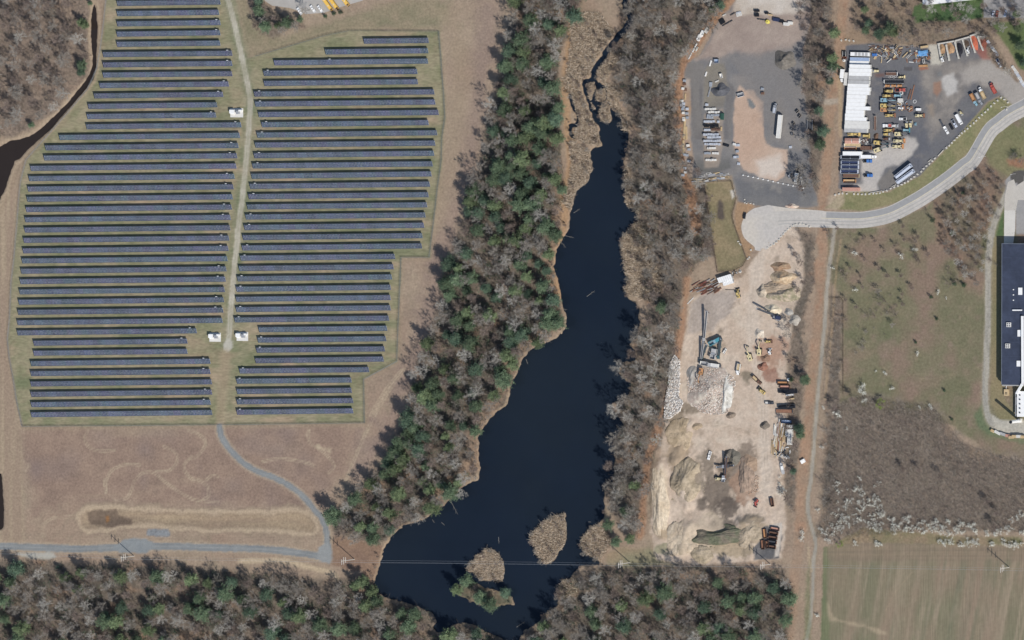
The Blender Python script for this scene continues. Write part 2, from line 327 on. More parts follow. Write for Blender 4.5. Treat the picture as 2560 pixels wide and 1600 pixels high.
# ---- dry basin in the south-west
BAS = smooth_line(pts('740 330 800 285 900 265 1300 275 2000 300', 0, 1200) + pts('100 300 350 285 500 330 580 420 560 500 420 505 200 470', 640, 1200) + pts('1900 470 1300 430 900 490 790 465 745 420 740 330', 0, 1200), 3)
dB = sdf(BAS)+N2*7+N3*3
m = sstep(dB+4, 8); paint(m*.85, (164, 142, 112), (150, 128, 104), fbm(20, 51, 5)); H -= np.clip(-dB/26, 0, 1)*.9
paint(sstep(np.abs(dB-2)-6+N3*3+N2*4, 6)*.7, (184, 162, 132)); paint(sstep(np.abs(dB-9)-3+N2*3, 4)*.5, (132, 114, 96)); paint(sstep(np.abs(dB+9)-2+N3*2, 3)*.5, (138, 120, 98))
m = sstep(rag(sdf(pts('820 310 900 290 1100 280 1120 330 1250 380 1240 430 1050 450 860 420 830 380', 0, 1200)), 4, 3), 3); paint(m*.85, (116, 98, 82), (100, 84, 72), N2)
m = sstep(sdf(pts('995 340 1025 340 1030 390 1000 405', 0, 1200)), 3); paint(m*.8, (146, 100, 52))
m = sstep(rag(sdf(pts('1390 460 1590 465 1600 520 1480 540 1390 530', 0, 1200)), 3, 3), 2); paint(m, (140, 142, 142), (118, 120, 122), N4)
# ---- gravel tracks and access road
TRK = smooth_line(pts('2130 -80 2155 0 2210 200 2250 380 2290 560 2340 800 2365 950 2355 1150 2345 1300 2325 1512') + pts('2305 200 2285 400 2260 570 2245 700 2240 800 2215 1000 2205 1150 2185 1350 2175 1512', 0, 400) + pts('2165 150 2155 230', 0, 800))
d = pdist(TRK); paint(sstep(d-17+N2*6, 8)*.7, (150, 140, 112), (106, 114, 82), fbm(25, 61)); paint(sstep(pdist(TRK[5:40])-10+N2*2, 3)*.3, (100, 112, 84))
m = sstep(d-6.5+N3*1.2, 2); paint(m*np.clip(.78+N2*.35, .4, .97), (188, 180, 160), (176, 166, 146), N3); paint(sstep(np.abs(d)-1.2, 2.0)*.45*np.clip(.6+N1, 0, 1), (128, 130, 98)); zone('gravel_track', m)
m = sstep(sdf(pts('2110 240 2140 180 2170 165 2200 210 2190 260 2150 300 2115 275', 0, 800))+N3*4, 2.5); paint(m, (178, 172, 155)); zone('gravel_track', m)
d = pdist(smooth_line(pts('2130 320 2110 600 2090 800 2085 990', 0, 800))); paint(sstep(d-12, 8)*.7, (158, 139, 110)); paint(sstep(np.abs(d-4)-1, 2)*.4, (140, 124, 98))
ROADS = [(smooth_line(pts('2075 1005 2095 1110 2180 1230 2300 1350 2419 1425', 0, 800) + pts('150 1480', 640, 800) + pts('220 0 340 70 450 160 540 270 610 350 650 430 668 500 672 580 690 660 660 720', 640, 1200)), 7.2),
         (smooth_line(pts('-260 615 0 625 300 635 700 650 1100 640 1300 630 1700 630 2000 640 2419 650', 0, 1200) + pts('250 670 450 695 600 720 680 710', 640, 1200)), 8.8)]
for p, hw in ROADS:
    d = pdist(p); paint(sstep(d-hw-4+N2*3, 4)*.7, (172, 152, 126)); m = sstep(d-hw+N3*1.6+N4*.8, 2)
    paint(m, (136, 138, 136), (122, 126, 127), fbm(20, 71, 4)+N3*.5); paint(sstep(np.abs(d)-1.5, 2.5)*.45, (158, 156, 150)); paint(sstep(np.abs(d-4)-1, 1.5)*.3, (116, 119, 119)); zone('access_road', m)
m = sstep(sdf(pts('1150 570 1250 550 1380 555 1450 590 1430 660 1380 690 1150 690 1050 660', 0, 1200))+N3*3, 3); paint(m, (128, 133, 134), (142, 144, 142), N2); zone('access_road', m)
m = sstep(sdf(pts('590 640 660 600 720 650 750 690 740 740 690 790 620 770 570 730', 640, 1200))+N3*3, 3); paint(m, (140, 142, 140), (150, 150, 146), N2); zone('access_road', m)
m = sstep(sdf(pts('130 690 320 690 510 690 540 740 420 750 300 740 180 720', 0, 1200))+N2*4+N3*3, 3); paint(m, (172, 166, 152)); zone('access_road', m)
m = sstep(pdist(smooth_line(pts('-150 765 0 765 220 760 400 800 560 840 720 880 780 950', 640, 1200)))-6+N3*3, 5); paint(m*.9, (186, 164, 132))
# ---- banks of the ditch
dD = sdf(DITCH); paint(sstep(np.abs(dD-6)-4+N3*2, 4)*.8, (170, 148, 120)); paint(sstep(np.abs(dD-16)-3+N2*4, 5)*.35, (146, 124, 98))
# ---- woodland floor
WM = np.zeros(X.shape)
for k, p in WOODS.items(): 
    if k in ('thicket', 'roadside', 'northeast'): continue
    WM = np.maximum(WM, sstep(rag(sdf(p), 10, 5), 9))
paint(WM, (126, 111, 96), (104, 95, 84), N2*1.1); paint(WM*np.clip(fbm(36, 81)*1.5-.4, 0, 1)*.8, (164, 130, 102)); paint(WM*np.clip(N3*1.2-.35, 0, 1)*.5, (92, 82, 74))
m = sstep(rag(sdf(WOODS['nw']), 10, 5), 9); paint(m*.7, (150, 130, 112), (134, 116, 102), N2)
m = WM*sstep(rag(pdist(smooth_line([(1410, 420), (1395, 560), (1375, 650), (1375, 760), (1340, 840), (1290, 890), (1262, 970), (1190, 1080), (1180, 1160), (1080, 1245)]), 120)-16, 12, 6), 12); paint(m*.8, (168, 138, 110), (150, 124, 102), N2)
zone('woodland_floor', WM); H += WM*N2*.25
m = sstep(rag(pdist(smooth_line([(1440, 40), (1415, 160), (1418, 300), (1425, 400), (1412, 480), (1412, 560), (1395, 640), (1395, 740)]))-9, 6, 3), 6); paint(m*.7, (176, 138, 98))
m = sstep(rag(pdist(smooth_line([(1830, 0), (1770, 70), (1718, 150), (1700, 230), (1703, 330), (1712, 420), (1730, 500), (1740, 580)]))-12, 6, 3), 6); paint(m*.75, (168, 124, 90))
m = sstep(rag(pdist(smooth_line([(1720, 700), (1700, 850), (1668, 1010), (1625, 1130), (1608, 1260), (1600, 1340)]))-9, 5, 3), 6); paint(m*.7, (170, 126, 92))
m = sstep(rag(sdf(pts('740 520 960 570 1200 620 1180 720 1150 860 1090 960 1040 950 1000 860 860 860 720 800 720 620', 640, 1200)), 4, 3), 5); paint(m, (146, 118, 94), (132, 106, 88), N2); zone('meadow', m)
m = sstep(rag(sdf(pts('880 700 1000 640 1300 640 1420 700 1620 760 1500 800 1100 830 900 790', 1280, 1200)), 5, 3), 6); paint(m*.9, (160, 132, 104), (134, 128, 98), N1); zone('meadow', m)
# ---- reeds and marsh
RM = np.zeros(X.shape)
for p in REEDS: RM = np.maximum(RM, sstep(rag(sdf(p, 60), 3, 2), 3))
paint(RM, (160, 142, 120), (128, 113, 97), N3*1.2+N4*.4); paint(RM*np.clip(N2*1.4-.15, 0, 1)*.6, (118, 108, 92)); zone('marsh', RM)
m = sstep(sdf(ISLES[5])+N3*3, 4); paint(m, (92, 92, 74), (120, 104, 84), N3); zone('woodland_floor', m)
# ---- scrub meadow on the east side
SCR = [(2065, 545), (2200, 570), (2310, 520), (2420, 410), (2500, 300), (2560, 250), (2710, 200), (2710, 1160), (2480, 1135), (2370, 1060), (2100, 1010), (2110, 760), (2075, 700)]
m = sstep(rag(sdf(SCR), 5, 3), 6); zone('scrub_meadow', m)
paint(m, (125, 116, 90), (115, 111, 83), N2); paint(m*np.clip(fbm(70, 91)*1.8, 0, 1)*.85, (138, 114, 98)); paint(m*np.clip(fbm(24, 92)*1.6-.35, 0, 1)*.6, (142, 120, 104)); paint(m*np.clip(N3*1.3-.4, 0, 1)*.45, (150, 132, 102)); paint(m*np.clip(fbm(60, 95)*1.6-.35, 0, 1)*.6, (98, 104, 72))
m = sstep(rag(sdf(pts('2040 720 2000 850 1950 900 1980 1000 2080 1070 2300 1150 2419 1160 2419 1120 2250 1110 2110 1030 2040 900', 1920, 800)), 5, 3), 6); paint(m*.7, (96, 114, 80))
m = sstep(rag(sdf(WOODS['roadside']), 12, 5), 8); paint(m*.75, (140, 112, 94), (116, 104, 88), N2)
m = sstep(rag(sdf([(2450, 340), (2500, 300), (2560, 320), (2710, 330), (2710, 430), (2520, 440), (2470, 410)]), 5, 3), 6); paint(m*.8, (132, 126, 88), (112, 114, 76), N2); 
m = sstep(rag(sdf([(2518, 400), (2560, 395), (2560, 420), (2525, 412)]), 5, 3), 5); paint(m*.6, (164, 104, 84))
m = sstep(rag(sdf(WOODS['thicket']), 30, 10), 22); paint(m*.9, (134, 121, 107), (120, 107, 96), N2); paint(m*np.clip(N3-.2, 0, 1)*.5, (150, 128, 106)); zone('thicket_floor', m)
m = sstep(rag(sdf(pts('700 560 900 450 1500 500 1900 540 2419 530 2419 620 1500 620 700 680', 1920, 1200)), 5, 3), 5); paint(m, (142, 122, 96), (118, 114, 80), N2)
# ---- crop field, drilled rows running north-north-east
m = sstep(rag(sdf([(2058, 1368), (2100, 1362), (2180, 1358), (2560, 1366), (2710, 1366), (2710, 1750), (2050, 1750)]), 2, 2), 3); zone('crop_field', m)
r = R(10.5)
paint(m, (142, 123, 101), (122, 116, 90), vnoise(28, 400, 101, r)*.8+N1*.7); paint(m*np.clip(vnoise(7, 260, 103, r)*1.3-.15, 0, 1)*np.clip(.35+N1*.5, .05, .7), (160, 141, 117)); paint(m*np.clip(vnoise(10, 300, 105, r)*1.2-.2, 0, 1)*np.clip(.4+N2*.4, .1, .6), (106, 109, 86)); paint(m*np.clip(fbm(60, 108, .5, r)*1.4-.2, 0, 1)*.5, (150, 132, 110))
paint(m*sstep(Y-1402+N2*4, 8)*.6, (130, 112, 94), (142, 122, 100), vnoise(300, 5, 107)); paint(m*sstep(rag(pdist(pts('560 1180 600 1310 760 1350 940 1390 1110 1450', 1920, 1200))-3, 5, 3), 5)*.6, (176, 156, 126))
paint(m*sstep(sdf([(2040, 1360), (2072, 1360), (2066, 1480), (2072, 1600), (2080, 1750), (2040, 1750)])+N2*5, 6)*.6, (98, 112, 74)); paint(m*sstep(pdist(pts('1365 870 1200 1060 1110 1240', 1920, 1200))-.6, 2)*.5, (162, 140, 112))
# ---- old railway strip and the service path beside it
RAIL = smooth_line([(2120, -160), (2110, 0), (2105, 60), (2100, 130), (2078, 260), (2072, 380), (2060, 470), (2058, 560), (2050, 700), (2042, 830), (2030, 950), (2018, 1080), (2005, 1230), (2000, 1340), (1985, 1450), (1975, 1600), (1970, 1760)])
d = pdist(RAIL); m = sstep(d-12.5+N2*6+N3*4, 5)*np.where(Y > 1330, .5, 1); paint(m*.92, (168, 134, 106), (152, 126, 102), N2); paint(m*np.clip(N3*1.3-.1, 0, 1)*.6, (152, 110, 84)); paint(m*np.clip(fbm(26, 141)*1.5-.4, 0, 1)*.6, (136, 118, 96)); zone('old_railbed', m)
PATH = smooth_line(pts('640 600 620 700 605 850 585 960 570 1100 555 1250 540 1512', 1920, 400) + pts('520 200 505 380 485 560 465 780 450 980 430 1250 405 1512', 1920, 800) + pts('385 120 375 250 400 400 440 540 450 640 430 760 425 900 420 1050 410 1200 400 1320 370 1480 350 1600', 1920, 1200))
d = pdist(PATH); paint(sstep(d-8+N2*3, 5)*.6, (140, 122, 96)); m = sstep(d-4.6+N3*1, 1.6); paint(m, (166, 155, 138), (150, 142, 128), N2+N3*.5); zone('service_path', m)
d2 = pdist([(q[0]+12, q[1]+2) for q in PATH[:60]]); paint(sstep(d2-2, 2)*.5, (112, 100, 82)); paint(sstep(pdist([(q[0]+19, q[1]+2) for q in PATH[8:60]])-2.5, 2)*.6, (164, 138, 104))
d = pdist(smooth_line(pts('380 640 390 760 410 860', 1920, 1200))); paint(sstep(d-3, 2)*.8, (172, 150, 120))
paint(sstep(sdf([(2015, 1430), (2025, 1400), (2028, 1600), (2010, 1600)])+N3*5, 6)*.5, (96, 112, 72))
# ---- block yard (yard A)
YA = [(1850, -150), (1840, 0), (1790, 62), (1770, 100), (1745, 145), (1728, 150), (1712, 170), (1708, 200), (1712, 250), (1712, 300), (1712, 400), (1720, 440), (1735, 450), (1830, 438), (1840, 480), (1846, 510), (1905, 515), (1980, 520), (2045, 515), (2035, 470), (2025, 400), (2025, 300), (2005, 220), (2010, 120), (2025, 50), (2030, -150)]
m = sstep(rag(sdf(YA), 4, 2), 4); zone('gravel_yard', m); YAM = m
paint(m, (132, 127, 122), (116, 114, 114), N2); paint(m*np.clip(fbm(50, 111)*1.4-.2, 0, 1)*.7, (146, 136, 126)); paint(m*np.clip(fbm(18, 112)*1.4-.4, 0, 1)*.5, (112, 110, 112))
mm = m*sstep(rag(sdf([(1850, -150), (1840, 0), (1740, 150), (1790, 150), (1830, 130), (1900, 140), (1960, 125), (2000, 100), (2030, 60), (2030, -150)]), 10, 5), 10); paint(mm, (166, 148, 134), (152, 134, 122), N2)
mm = m*sstep(rag(sdf([(1850, -150), (1830, 30), (1860, 40), (2010, 30), (2030, -150)]), 6, 4), 6); paint(mm, (196, 184, 170), (180, 164, 146), N2)
mm = m*sstep(rag(sdf(pts('1100 920 1120 700 1200 480 1270 520 1310 570 1480 560 1530 680 1650 800 1650 1100 1660 1400 1700 1590 1800 1640 2060 1690 2110 1700 2110 2000 2050 2200 1880 2300 1700 2240 1500 2160 1300 2080 1180 1900 1100 1600 1080 1100', 1690, 150, 7.56)), 2, 2), 2.5); paint(mm, (184, 152, 128), (190, 164, 142), N1); paint(mm*np.clip(N3-.3, 0, 1)*.5, (150, 122, 98))
mm = m*sstep(sdf([(1885, 400), (1950, 385), (1960, 420), (1940, 445), (1900, 440)])+N2*8, 10); paint(mm, (202, 186, 170))
mm = sstep(sdf(pts('1330 720 1400 720 1500 880 1460 920 1400 900', 1690, 150, 7.56))+N3*2, 2); paint(mm, (120, 122, 120))
for s in ('210 60 520 60 520 500 480 900 540 1500 330 1500 280 900 290 500 160 300', '980 420 1120 560 1080 800 1060 1100 1050 1500 880 1500 920 1000 940 700'):
    mm = m*sstep(sdf(pts(s, 1690, 150, 7.56))+N2*3, 3); paint(mm, (112, 108, 106), (124, 119, 114), vnoise(8, 60, 115))
mm = m*sstep(sdf([(1735, 345), (1820, 345), (1828, 420), (1790, 432), (1740, 430)])+N2*3, 4)*sstep(400-Y, 20); paint(mm, (106, 104, 100))
mm = m*sstep(sdf(pts('100 330 270 350 270 900 280 1500 330 1900 300 2300 100 2300 60 1000', 1690, 150, 7.56))+N2*3, 3); paint(mm, (162, 134, 108), (168, 154, 142), N2)
mm = m*sstep(sdf(pts('590 100 900 60 960 200 960 420 980 560 930 700 900 900 540 900 530 500 560 200', 1690, 150, 7.56))+N2*3, 4); paint(mm*.7, (136, 126, 108), (124, 116, 104), N2)
mm = m*sstep(sdf(pts('520 1020 900 900 900 1500 840 1900 800 2030 540 2040 520 1500', 1690, 150, 7.56))+N2*2, 3); paint(mm*.7, (158, 142, 126))
mm = m*sstep(rag(sdf([(1840, 450), (1870, 455), (2050, 470), (2045, 515), (1905, 518), (1850, 510)]), 6, 3), 6); paint(mm, (120, 117, 114), (108, 107, 108), N2); paint(mm*np.clip(fbm(30, 117)*1.5-.5, 0, 1)*.8, (160, 150, 136))
mm = sstep(rag(sdf([(1830, 140), (1960, 120), (2000, 180), (2000, 330), (1910, 310), (1890, 260), (1870, 230), (1850, 210)]), 10, 5), 12)*m; paint(mm*.6, (122, 118, 116), (134, 127, 120), N2)
# fenced grass plot south of the yard
PLOT = pts('540 870 1050 850 1140 1180 1060 1500', 1690, 340, 7.56) + pts('2100 600 2220 930 2180 1000 2100 1040 1945 1060 1880 640', 1280, 400)
m = sstep(rag(sdf(PLOT), 2, 2), 3); paint(m, (148, 130, 98), (126, 116, 84), N2); zone('grass_plot', m); paint(sstep(np.abs(sdf(PLOT))-.6, 1.6)*.7, (92, 78, 66))
mm = sstep(sdf(pts('1940 430 1960 380 2000 400 2010 550 1980 570 1935 550', 1280, 400))+N3*3, 4); paint(mm, (92, 82, 74)); mm = sstep(sdf(pts('2060 290 2100 280 2110 340 2080 370 2070 320', 1280, 400)), 2); paint(mm, (196, 186, 170))
m = sstep(rag(sdf(pts('2130 390 2290 430 2200 520 2165 640 2190 740 2290 820 2240 920 2210 920 2110 640 2100 480', 1280, 400)), 3, 2), 3); paint(m, (172, 134, 98), (158, 128, 96), N2); zone('bare_earth', m)
# ---- plant yard (yard B)
YB = [(2115, 115), (2180, 105), (2290, 118), (2340, 112), (2440, 85), (2470, 95), (2500, 140), (2530, 180), (2560, 210), (2620, 240), (2560, 290), (2530, 270), (2500, 240), (2470, 255), (2400, 335), (2300, 440), (2220, 478), (2120, 482), (2095, 470), (2105, 330)]
m = sstep(rag(sdf(YB), 2, 1.5), 2.5); zone('plant_yard', m)
paint(m, (100, 100, 105), (112, 110, 110), N2); paint(m*np.clip(fbm(26, 119)*1.5-.45, 0, 1)*.6, (134, 126, 118)); paint(m*np.clip(fbm(14, 120)*1.5-.5, 0, 1)*.5, (90, 90, 95))
mm = m*sstep(rag(sdf([(2300, 160), (2350, 150), (2480, 140), (2620, 230), (2560, 280), (2500, 235), (2430, 200), (2380, 300), (2330, 350), (2315, 290)]), 8, 5), 12); paint(mm, (146, 137, 127), (122, 116, 111), N2+N3*.6)
mm = m*sstep(rag(sdf([(2480, 150), (2540, 190), (2620, 240), (2560, 290), (2500, 235), (2450, 200), (2400, 215), (2400, 180)]), 8, 4), 10); paint(mm*.8, (166, 157, 147))
mm = m*sstep(rag(sdf(pts('560 740 1000 560 1350 380 1560 420 1610 560 1500 740 1300 900 1000 1000 860 1290 900 1440 0 1480 100 1400 560 1290', 2080, 290, 7.56)), 4, 3), 5); paint(mm, (186, 177, 166), (176, 168, 160), N2)
mm = m*sstep(sdf(pts('1100 980 1180 1060 1250 1260 1150 1330 920 1420 860 1290 940 1180 1040 1050', 2080, 290, 7.56))+N3*4, 3); paint(mm, (122, 116, 110))
mm = m*sstep(rag(sdf(pts('1640 730 1750 700 1800 770 1790 870 1700 900 1650 830', 1920)), 4, 3), 5); paint(mm*.8, (190, 184, 176)); mm = m*sstep(rag(sdf(pts('1570 780 1630 770 1640 850 1600 930 1560 880', 1920)), 4, 2), 4); paint(mm*.7, (156, 112, 84))
mm = m*sstep(rag(sdf(pts('1590 680 1640 670 1650 720 1600 730', 1920)), 2, 2), 3); paint(mm*.8, (118, 118, 116)); mm = m*sstep(rag(sdf(pts('1500 1000 1560 960 1580 1040 1560 1100 1520 1080', 1920)), 5, 3), 7); paint(mm*.7, (152, 134, 114))
mm = m*sstep(sdf(pts('1420 640 1510 630 1520 655 1440 665', 1920))+N3*2, 2); paint(mm*.8, (166, 96, 58)); mm = m*sstep(sdf(pts('1010 700 1100 690 1100 725 1010 725', 1920))+N3*2, 3); paint(mm*.6, (120, 84, 70))
mm = m*sstep(rag(sdf(pts('1970 470 2060 450 2130 500 2100 560 2010 550', 1920)), 4, 2), 4); paint(mm*.6, (164, 86, 62)); paint(sstep(sdf(pts('1285 635 1360 635 1360 668 1285 665', 1920)), 1)*.8, (88, 84, 84))
mm = sstep(sdf(pts('1820 90 1990 85 2060 460 1880 460', 2080, 100, 7.56))+N3*2, 2); paint(mm, (192, 184, 166), (178, 170, 154), N2)
# gravel lane west of the trailers
m = sstep(pdist(smooth_line(pts('670 640 680 860 685 1040 680 1200 690 1280', 1920)))-4+N3*2, 4); paint(m*.7, (180, 154, 118)); m = sstep(sdf(pts('530 940 660 930 660 980 530 990', 1920))+N3*3, 3); paint(m*.7, (172, 160, 142))
m = sstep(sdf(pts('970 0 830 20 760 300 690 400 960 420 1000 330 980 100', 1920))+N2*5, 6); paint(m*.7, (152, 128, 100), (140, 116, 92), N2)
# ---- top right: scrub, lawns, car park
m = sstep(rag(sdf(WOODS['northeast']), 8, 4), 6); paint(m, (136, 116, 96), (126, 112, 94), N2); zone('woodland_floor', m)
m = sstep(sdf(pts('1380 60 1470 20 1470 -100 2030 -100 2030 170 1700 205 1500 190 1400 220 1360 150', 1920))+N3*2, 3); paint(m, (66, 92, 56), (84, 104, 62), N2*1.2); zone('lawn', m)
m = sstep(sdf([(2478, 58), (2560, 50), (2710, 40), (2710, 200), (2575, 190), (2545, 165), (2510, 110)])+N2*4, 4); paint(m, (88, 104, 62), (102, 110, 68), N2); zone('lawn', m)
m = sstep(sdf([(2455, -150), (2710, -150), (2710, 40), (2560, 46), (2460, 44)])+N3*1.5, 1.5); paint(m, (152, 148, 146), (142, 140, 140), N2); zone('car_park', m)
m = sstep(rag(sdf([(2540, 170), (2560, 180), (2710, 230), (2710, 260), (2570, 225)]), 4, 3), 4); paint(m, (150, 128, 106))
# verge between the yard and the road
VG = [(2060, 520), (2085, 500), (2110, 480), (2220, 480), (2300, 440), (2400, 335), (2470, 255), (2505, 240), (2530, 262), (2525, 285), (2480, 320), (2400, 400), (2330, 460), (2250, 505), (2160, 528)]
m = sstep(rag(sdf(VG), 2, 1.5), 2.5); paint(m, (139, 130, 92), (120, 121, 80), N2); paint(m*np.clip(N3-.25, 0, 1)*.5, (166, 148, 112)); zone('grass_verge', m)
m = sstep(rag(sdf([(2065, 525), (2070, 490), (2110, 480), (2110, 505), (2090, 528)]), 4, 3), 5); paint(m*.7, (176, 156, 130))
# ---- east works: drive, grass, gravel loop
LOOP = smooth_line([(2560, 440), (2520, 480), (2510, 500), (2490, 545), (2478, 590), (2472, 640), (2470, 700), (2470, 790), (2468, 850), (2465, 930), (2463, 990), (2470, 1040), (2490, 1068), (2530, 1078), (2600, 1075)])
m = sstep(sdf([(2480, 560), (2505, 520), (2512, 600), (2510, 990), (2545, 1050), (2500, 1050), (2475, 1010), (2478, 800)])+N3*3, 4); paint(m, (146, 128, 96), (126, 120, 84), N1); zone('lawn', m)
m = sstep(sdf([(2488, 560), (2510, 520), (2510, 590), (2488, 592)])+N3*3, 3); paint(m, (84, 104, 64))
d = pdist(LOOP); paint(sstep(d-11+N2*3, 4)*.5, (152, 140, 112)); m = sstep(d-7.5+N3*1.2, 1.8); paint(m, (172, 164, 148), (156, 150, 138), vnoise(6, 40, 121)); paint(sstep(np.abs(d)-.8, 1.8)*.4, (140, 136, 118)); zone('gravel_loop', m)
m = sstep(sdf([(2478, 1035), (2500, 1050), (2535, 1052), (2710, 1050), (2710, 1092), (2530, 1094), (2490, 1078)])+N3*1.5, 2); paint(m, (184, 176, 158), (172, 166, 152), N2); zone('gravel_loop', m)
m = sstep(sdf([(2514, 450), (2528, 435), (2560, 440), (2710, 440), (2710, 585), (2540, 585), (2538, 520), (2512, 525)])+N3, 1.2); paint(m, (156, 152, 148), (146, 144, 142), N2); zone('car_park', m)
m = sstep(sdf([(2525, 437), (2535, 428), (2560, 425), (2710, 420), (2710, 445), (2545, 460), (2528, 452)]), 1); paint(m, (92, 88, 84)); 
# ---- sand and aggregate pit
PIT = [(1905, 560), (1915, 600), (1890, 640), (1855, 690), (1790, 720), (1735, 740), (1718, 760), (1716, 830), (1700, 900), (1672, 960), (1665, 1060), (1650, 1130), (1638, 1200), (1628, 1330), (1640, 1400), (1720, 1410), (1800, 1408), (1900, 1402), (1955, 1395), (1965, 1300), (1960, 1230), (1962, 1120), (1968, 1000), (1965, 900), (1985, 780), (2010, 700), (2012, 620), (1985, 560), (1945, 600), (1925, 605)]
m = sstep(rag(sdf(PIT), 5, 3), 5); zone('sand_pit', m); PM = m
paint(m, (200, 179, 157), (188, 165, 142), N2); paint(m*np.clip(fbm(46, 131)*1.5-.25, 0, 1)*.6, (196, 180, 158)); paint(m*np.clip(fbm(24, 133)*1.6-.6, 0, 1)*.9, (132, 116, 98)); paint(m*np.clip(fbm(11, 134)*1.5-.45, 0, 1)*.5, (150, 134, 114)); paint(m*np.clip(fbm(13, 135, 3, .6)*1.5-.45, 0, 1)*.5, (208, 192, 170))
mm = m*sstep(rag(sdf([(1725, 760), (1760, 730), (1840, 725), (1830, 780), (1800, 800), (1780, 830), (1720, 830)]), 5, 3), 6); paint(mm*.8, (172, 158, 146), (150, 138, 128), N2)
mm = m*sstep(rag(pdist(smooth_line([(1915, 560), (1895, 660), (1885, 740), (1880, 850), (1900, 950), (1910, 1050), (1912, 1150), (1920, 1240)]))-14, 4, 2), 8); paint(mm*.8, (198, 180, 160))
for cx, cy, rx, ry, c in [(1835, 1165, 45, 30, (120, 104, 88)), (1800, 1230, 42, 46, (104, 92, 80)), (1815, 1265, 28, 26, (92, 82, 74)), (1805, 1310, 34, 14, (88, 80, 74)), (1835, 1345, 30, 12, (112, 114, 84)), (1880, 1300, 30, 14, (110, 102, 90)), (1755, 1262, 14, 16, (96, 86, 76)), (1770, 1160, 14, 40, (128, 114, 98)), (1745, 1190, 14, 50, (140, 126, 108)), (1870, 1150, 25, 40, (128, 112, 96)), (1845, 1180, 16, 40, (132, 118, 104)), (1700, 1360, 14, 26, (150, 136, 112)), (1665, 1370, 30, 14, (140, 136, 106)), (1860, 1210, 30, 40, (160, 128, 104)), (1930, 880, 40, 40, (168, 130, 106)), (1925, 940, 20, 15, (150, 108, 88)), (1695, 1120, 30, 60, (158, 136, 108)), (1690, 1040, 25, 20, (124, 110, 90)), (1720, 1020, 30, 14, (122, 108, 90)), (1870, 940, 20, 16, (118, 108, 90)), (1750, 1340, 60, 50, (190, 170, 144)), (1840, 1370, 60, 20, (168, 148, 118)), (1880, 1330, 40, 30, (160, 140, 114))]:
    d = np.hypot((X-cx)/rx, (Y-cy)/ry)-1+N2*.4+N3*.35+N4*.15; paint(PM*sstep(d, .25)*.8, c)
mm = sstep(sdf(pts('2380 440 2440 440 2560 520 2520 740 2290 760 2290 640 2360 560', 1280, 1200))+N3*2, 2); paint(mm, (92, 92, 94), (108, 104, 102), N2); zone('sand_pit', mm)
mm = sstep(sdf(pts('0 430 130 400 140 440 100 720 60 730 80 500', 1920, 1200)), 2); paint(mm, (190, 178, 164))
# bench, ridges and cuts of the pit
def ridge(line, hw, h, sharp=1.0):
    global H
    d = pdist(smooth_line(line), 90)+N2*6+N3*5+N4*1.5; H = H+np.clip(1-d/hw, 0, 1)**.75*h
for ln, hw, h in [([(1650, 1165), (1645, 1230), (1650, 1300), (1660, 1345)], 24, 2.0), ([(1690, 1160), (1720, 1215)], 26, 1.5), ([(1720, 1320), (1706, 1370)], 24, 2.6),
                  ([(1745, 1310), (1780, 1325), (1820, 1335), (1865, 1300)], 22, 1.2), ([(1860, 1310), (1885, 1320), (1880, 1390)], 22, 2.0), ([(1690, 1150), (1710, 1100), (1725, 1060)], 16, 1.4), ([(1710, 1230), (1720, 1260)], 18, 2.2)]: ridge(ln, hw, h)
for cx, cy, rx, ry, c in [(1660, 1330, 22, 20, (168, 146, 114)), (1655, 1230, 16, 70, (196, 176, 148))]:
    d = np.hypot((X-cx)/rx, (Y-cy)/ry)-1+N2*.3; paint(PM*sstep(d, .3)*.7, c)
paint(PM*sstep(pdist(smooth_line([(1656, 1160), (1652, 1210), (1655, 1300)]))-3, 3)*.6, (206, 190, 166))
for s_ in ('1905 590 1890 700 1880 800 1890 900 1905 1000 1912 1100 1918 1200', '1760 840 1740 900 1720 1000 1735 1060 1790 1060 1860 1080 1900 1120', '1800 780 1840 760 1880 740', '1735 780 1740 850 1725 950'):
    d = pdist(smooth_line(pts(s_, 0, 0, 1))); paint(PM*sstep(np.abs(d-3.5)-.8, 1.6)*np.clip(.4+N2*.5, 0, .6), (160, 140, 118)); paint(PM*sstep(np.abs(d-9)-.8, 1.6)*np.clip(.3+N3*.5, 0, .5), (206, 188, 166))
H += PM*(N3*.35+N4*.12)*(1-sstep(Y-1130, 40)*.6)
# ---- Deer Park road ground edge
# ---- hollow the ditch and the reservoir
RES = RES_L + RES_R
dR = sdf(RES, 160); dR = np.minimum(dR, np.minimum(pdist(CHAN)-6.5, pdist(CHAN2)-3.6))
for p in ISLES: dR = np.maximum(dR, -sdf(p, 90))
dR = dR + N3*2.2 + vnoise(6, 6, 201)*1.6 + N4*1.2
paint(sstep(np.abs(dR-3)-2, 3)*np.clip(.35+N1*.6, 0, .6)*(1-RM), (164, 136, 104)); paint(sstep(dR, 3), (46, 50, 46))
dD2 = np.minimum(dD, sdf(SLIVER))+N4*1.0+N3*.8; paint(sstep(dD2, 2), (60, 50, 42))
dw = np.minimum(dR, dD2)
flat = np.clip(dw/14, 0, 1); H = H*flat + np.where(dw < 14, np.clip(dw*.16-.55, -2.5, 0), 0)*(dw < 3.45)
zone('reservoir_bed', sstep(dR+4, 1)); zone('ditch_bed', sstep(dD2+3, 1))
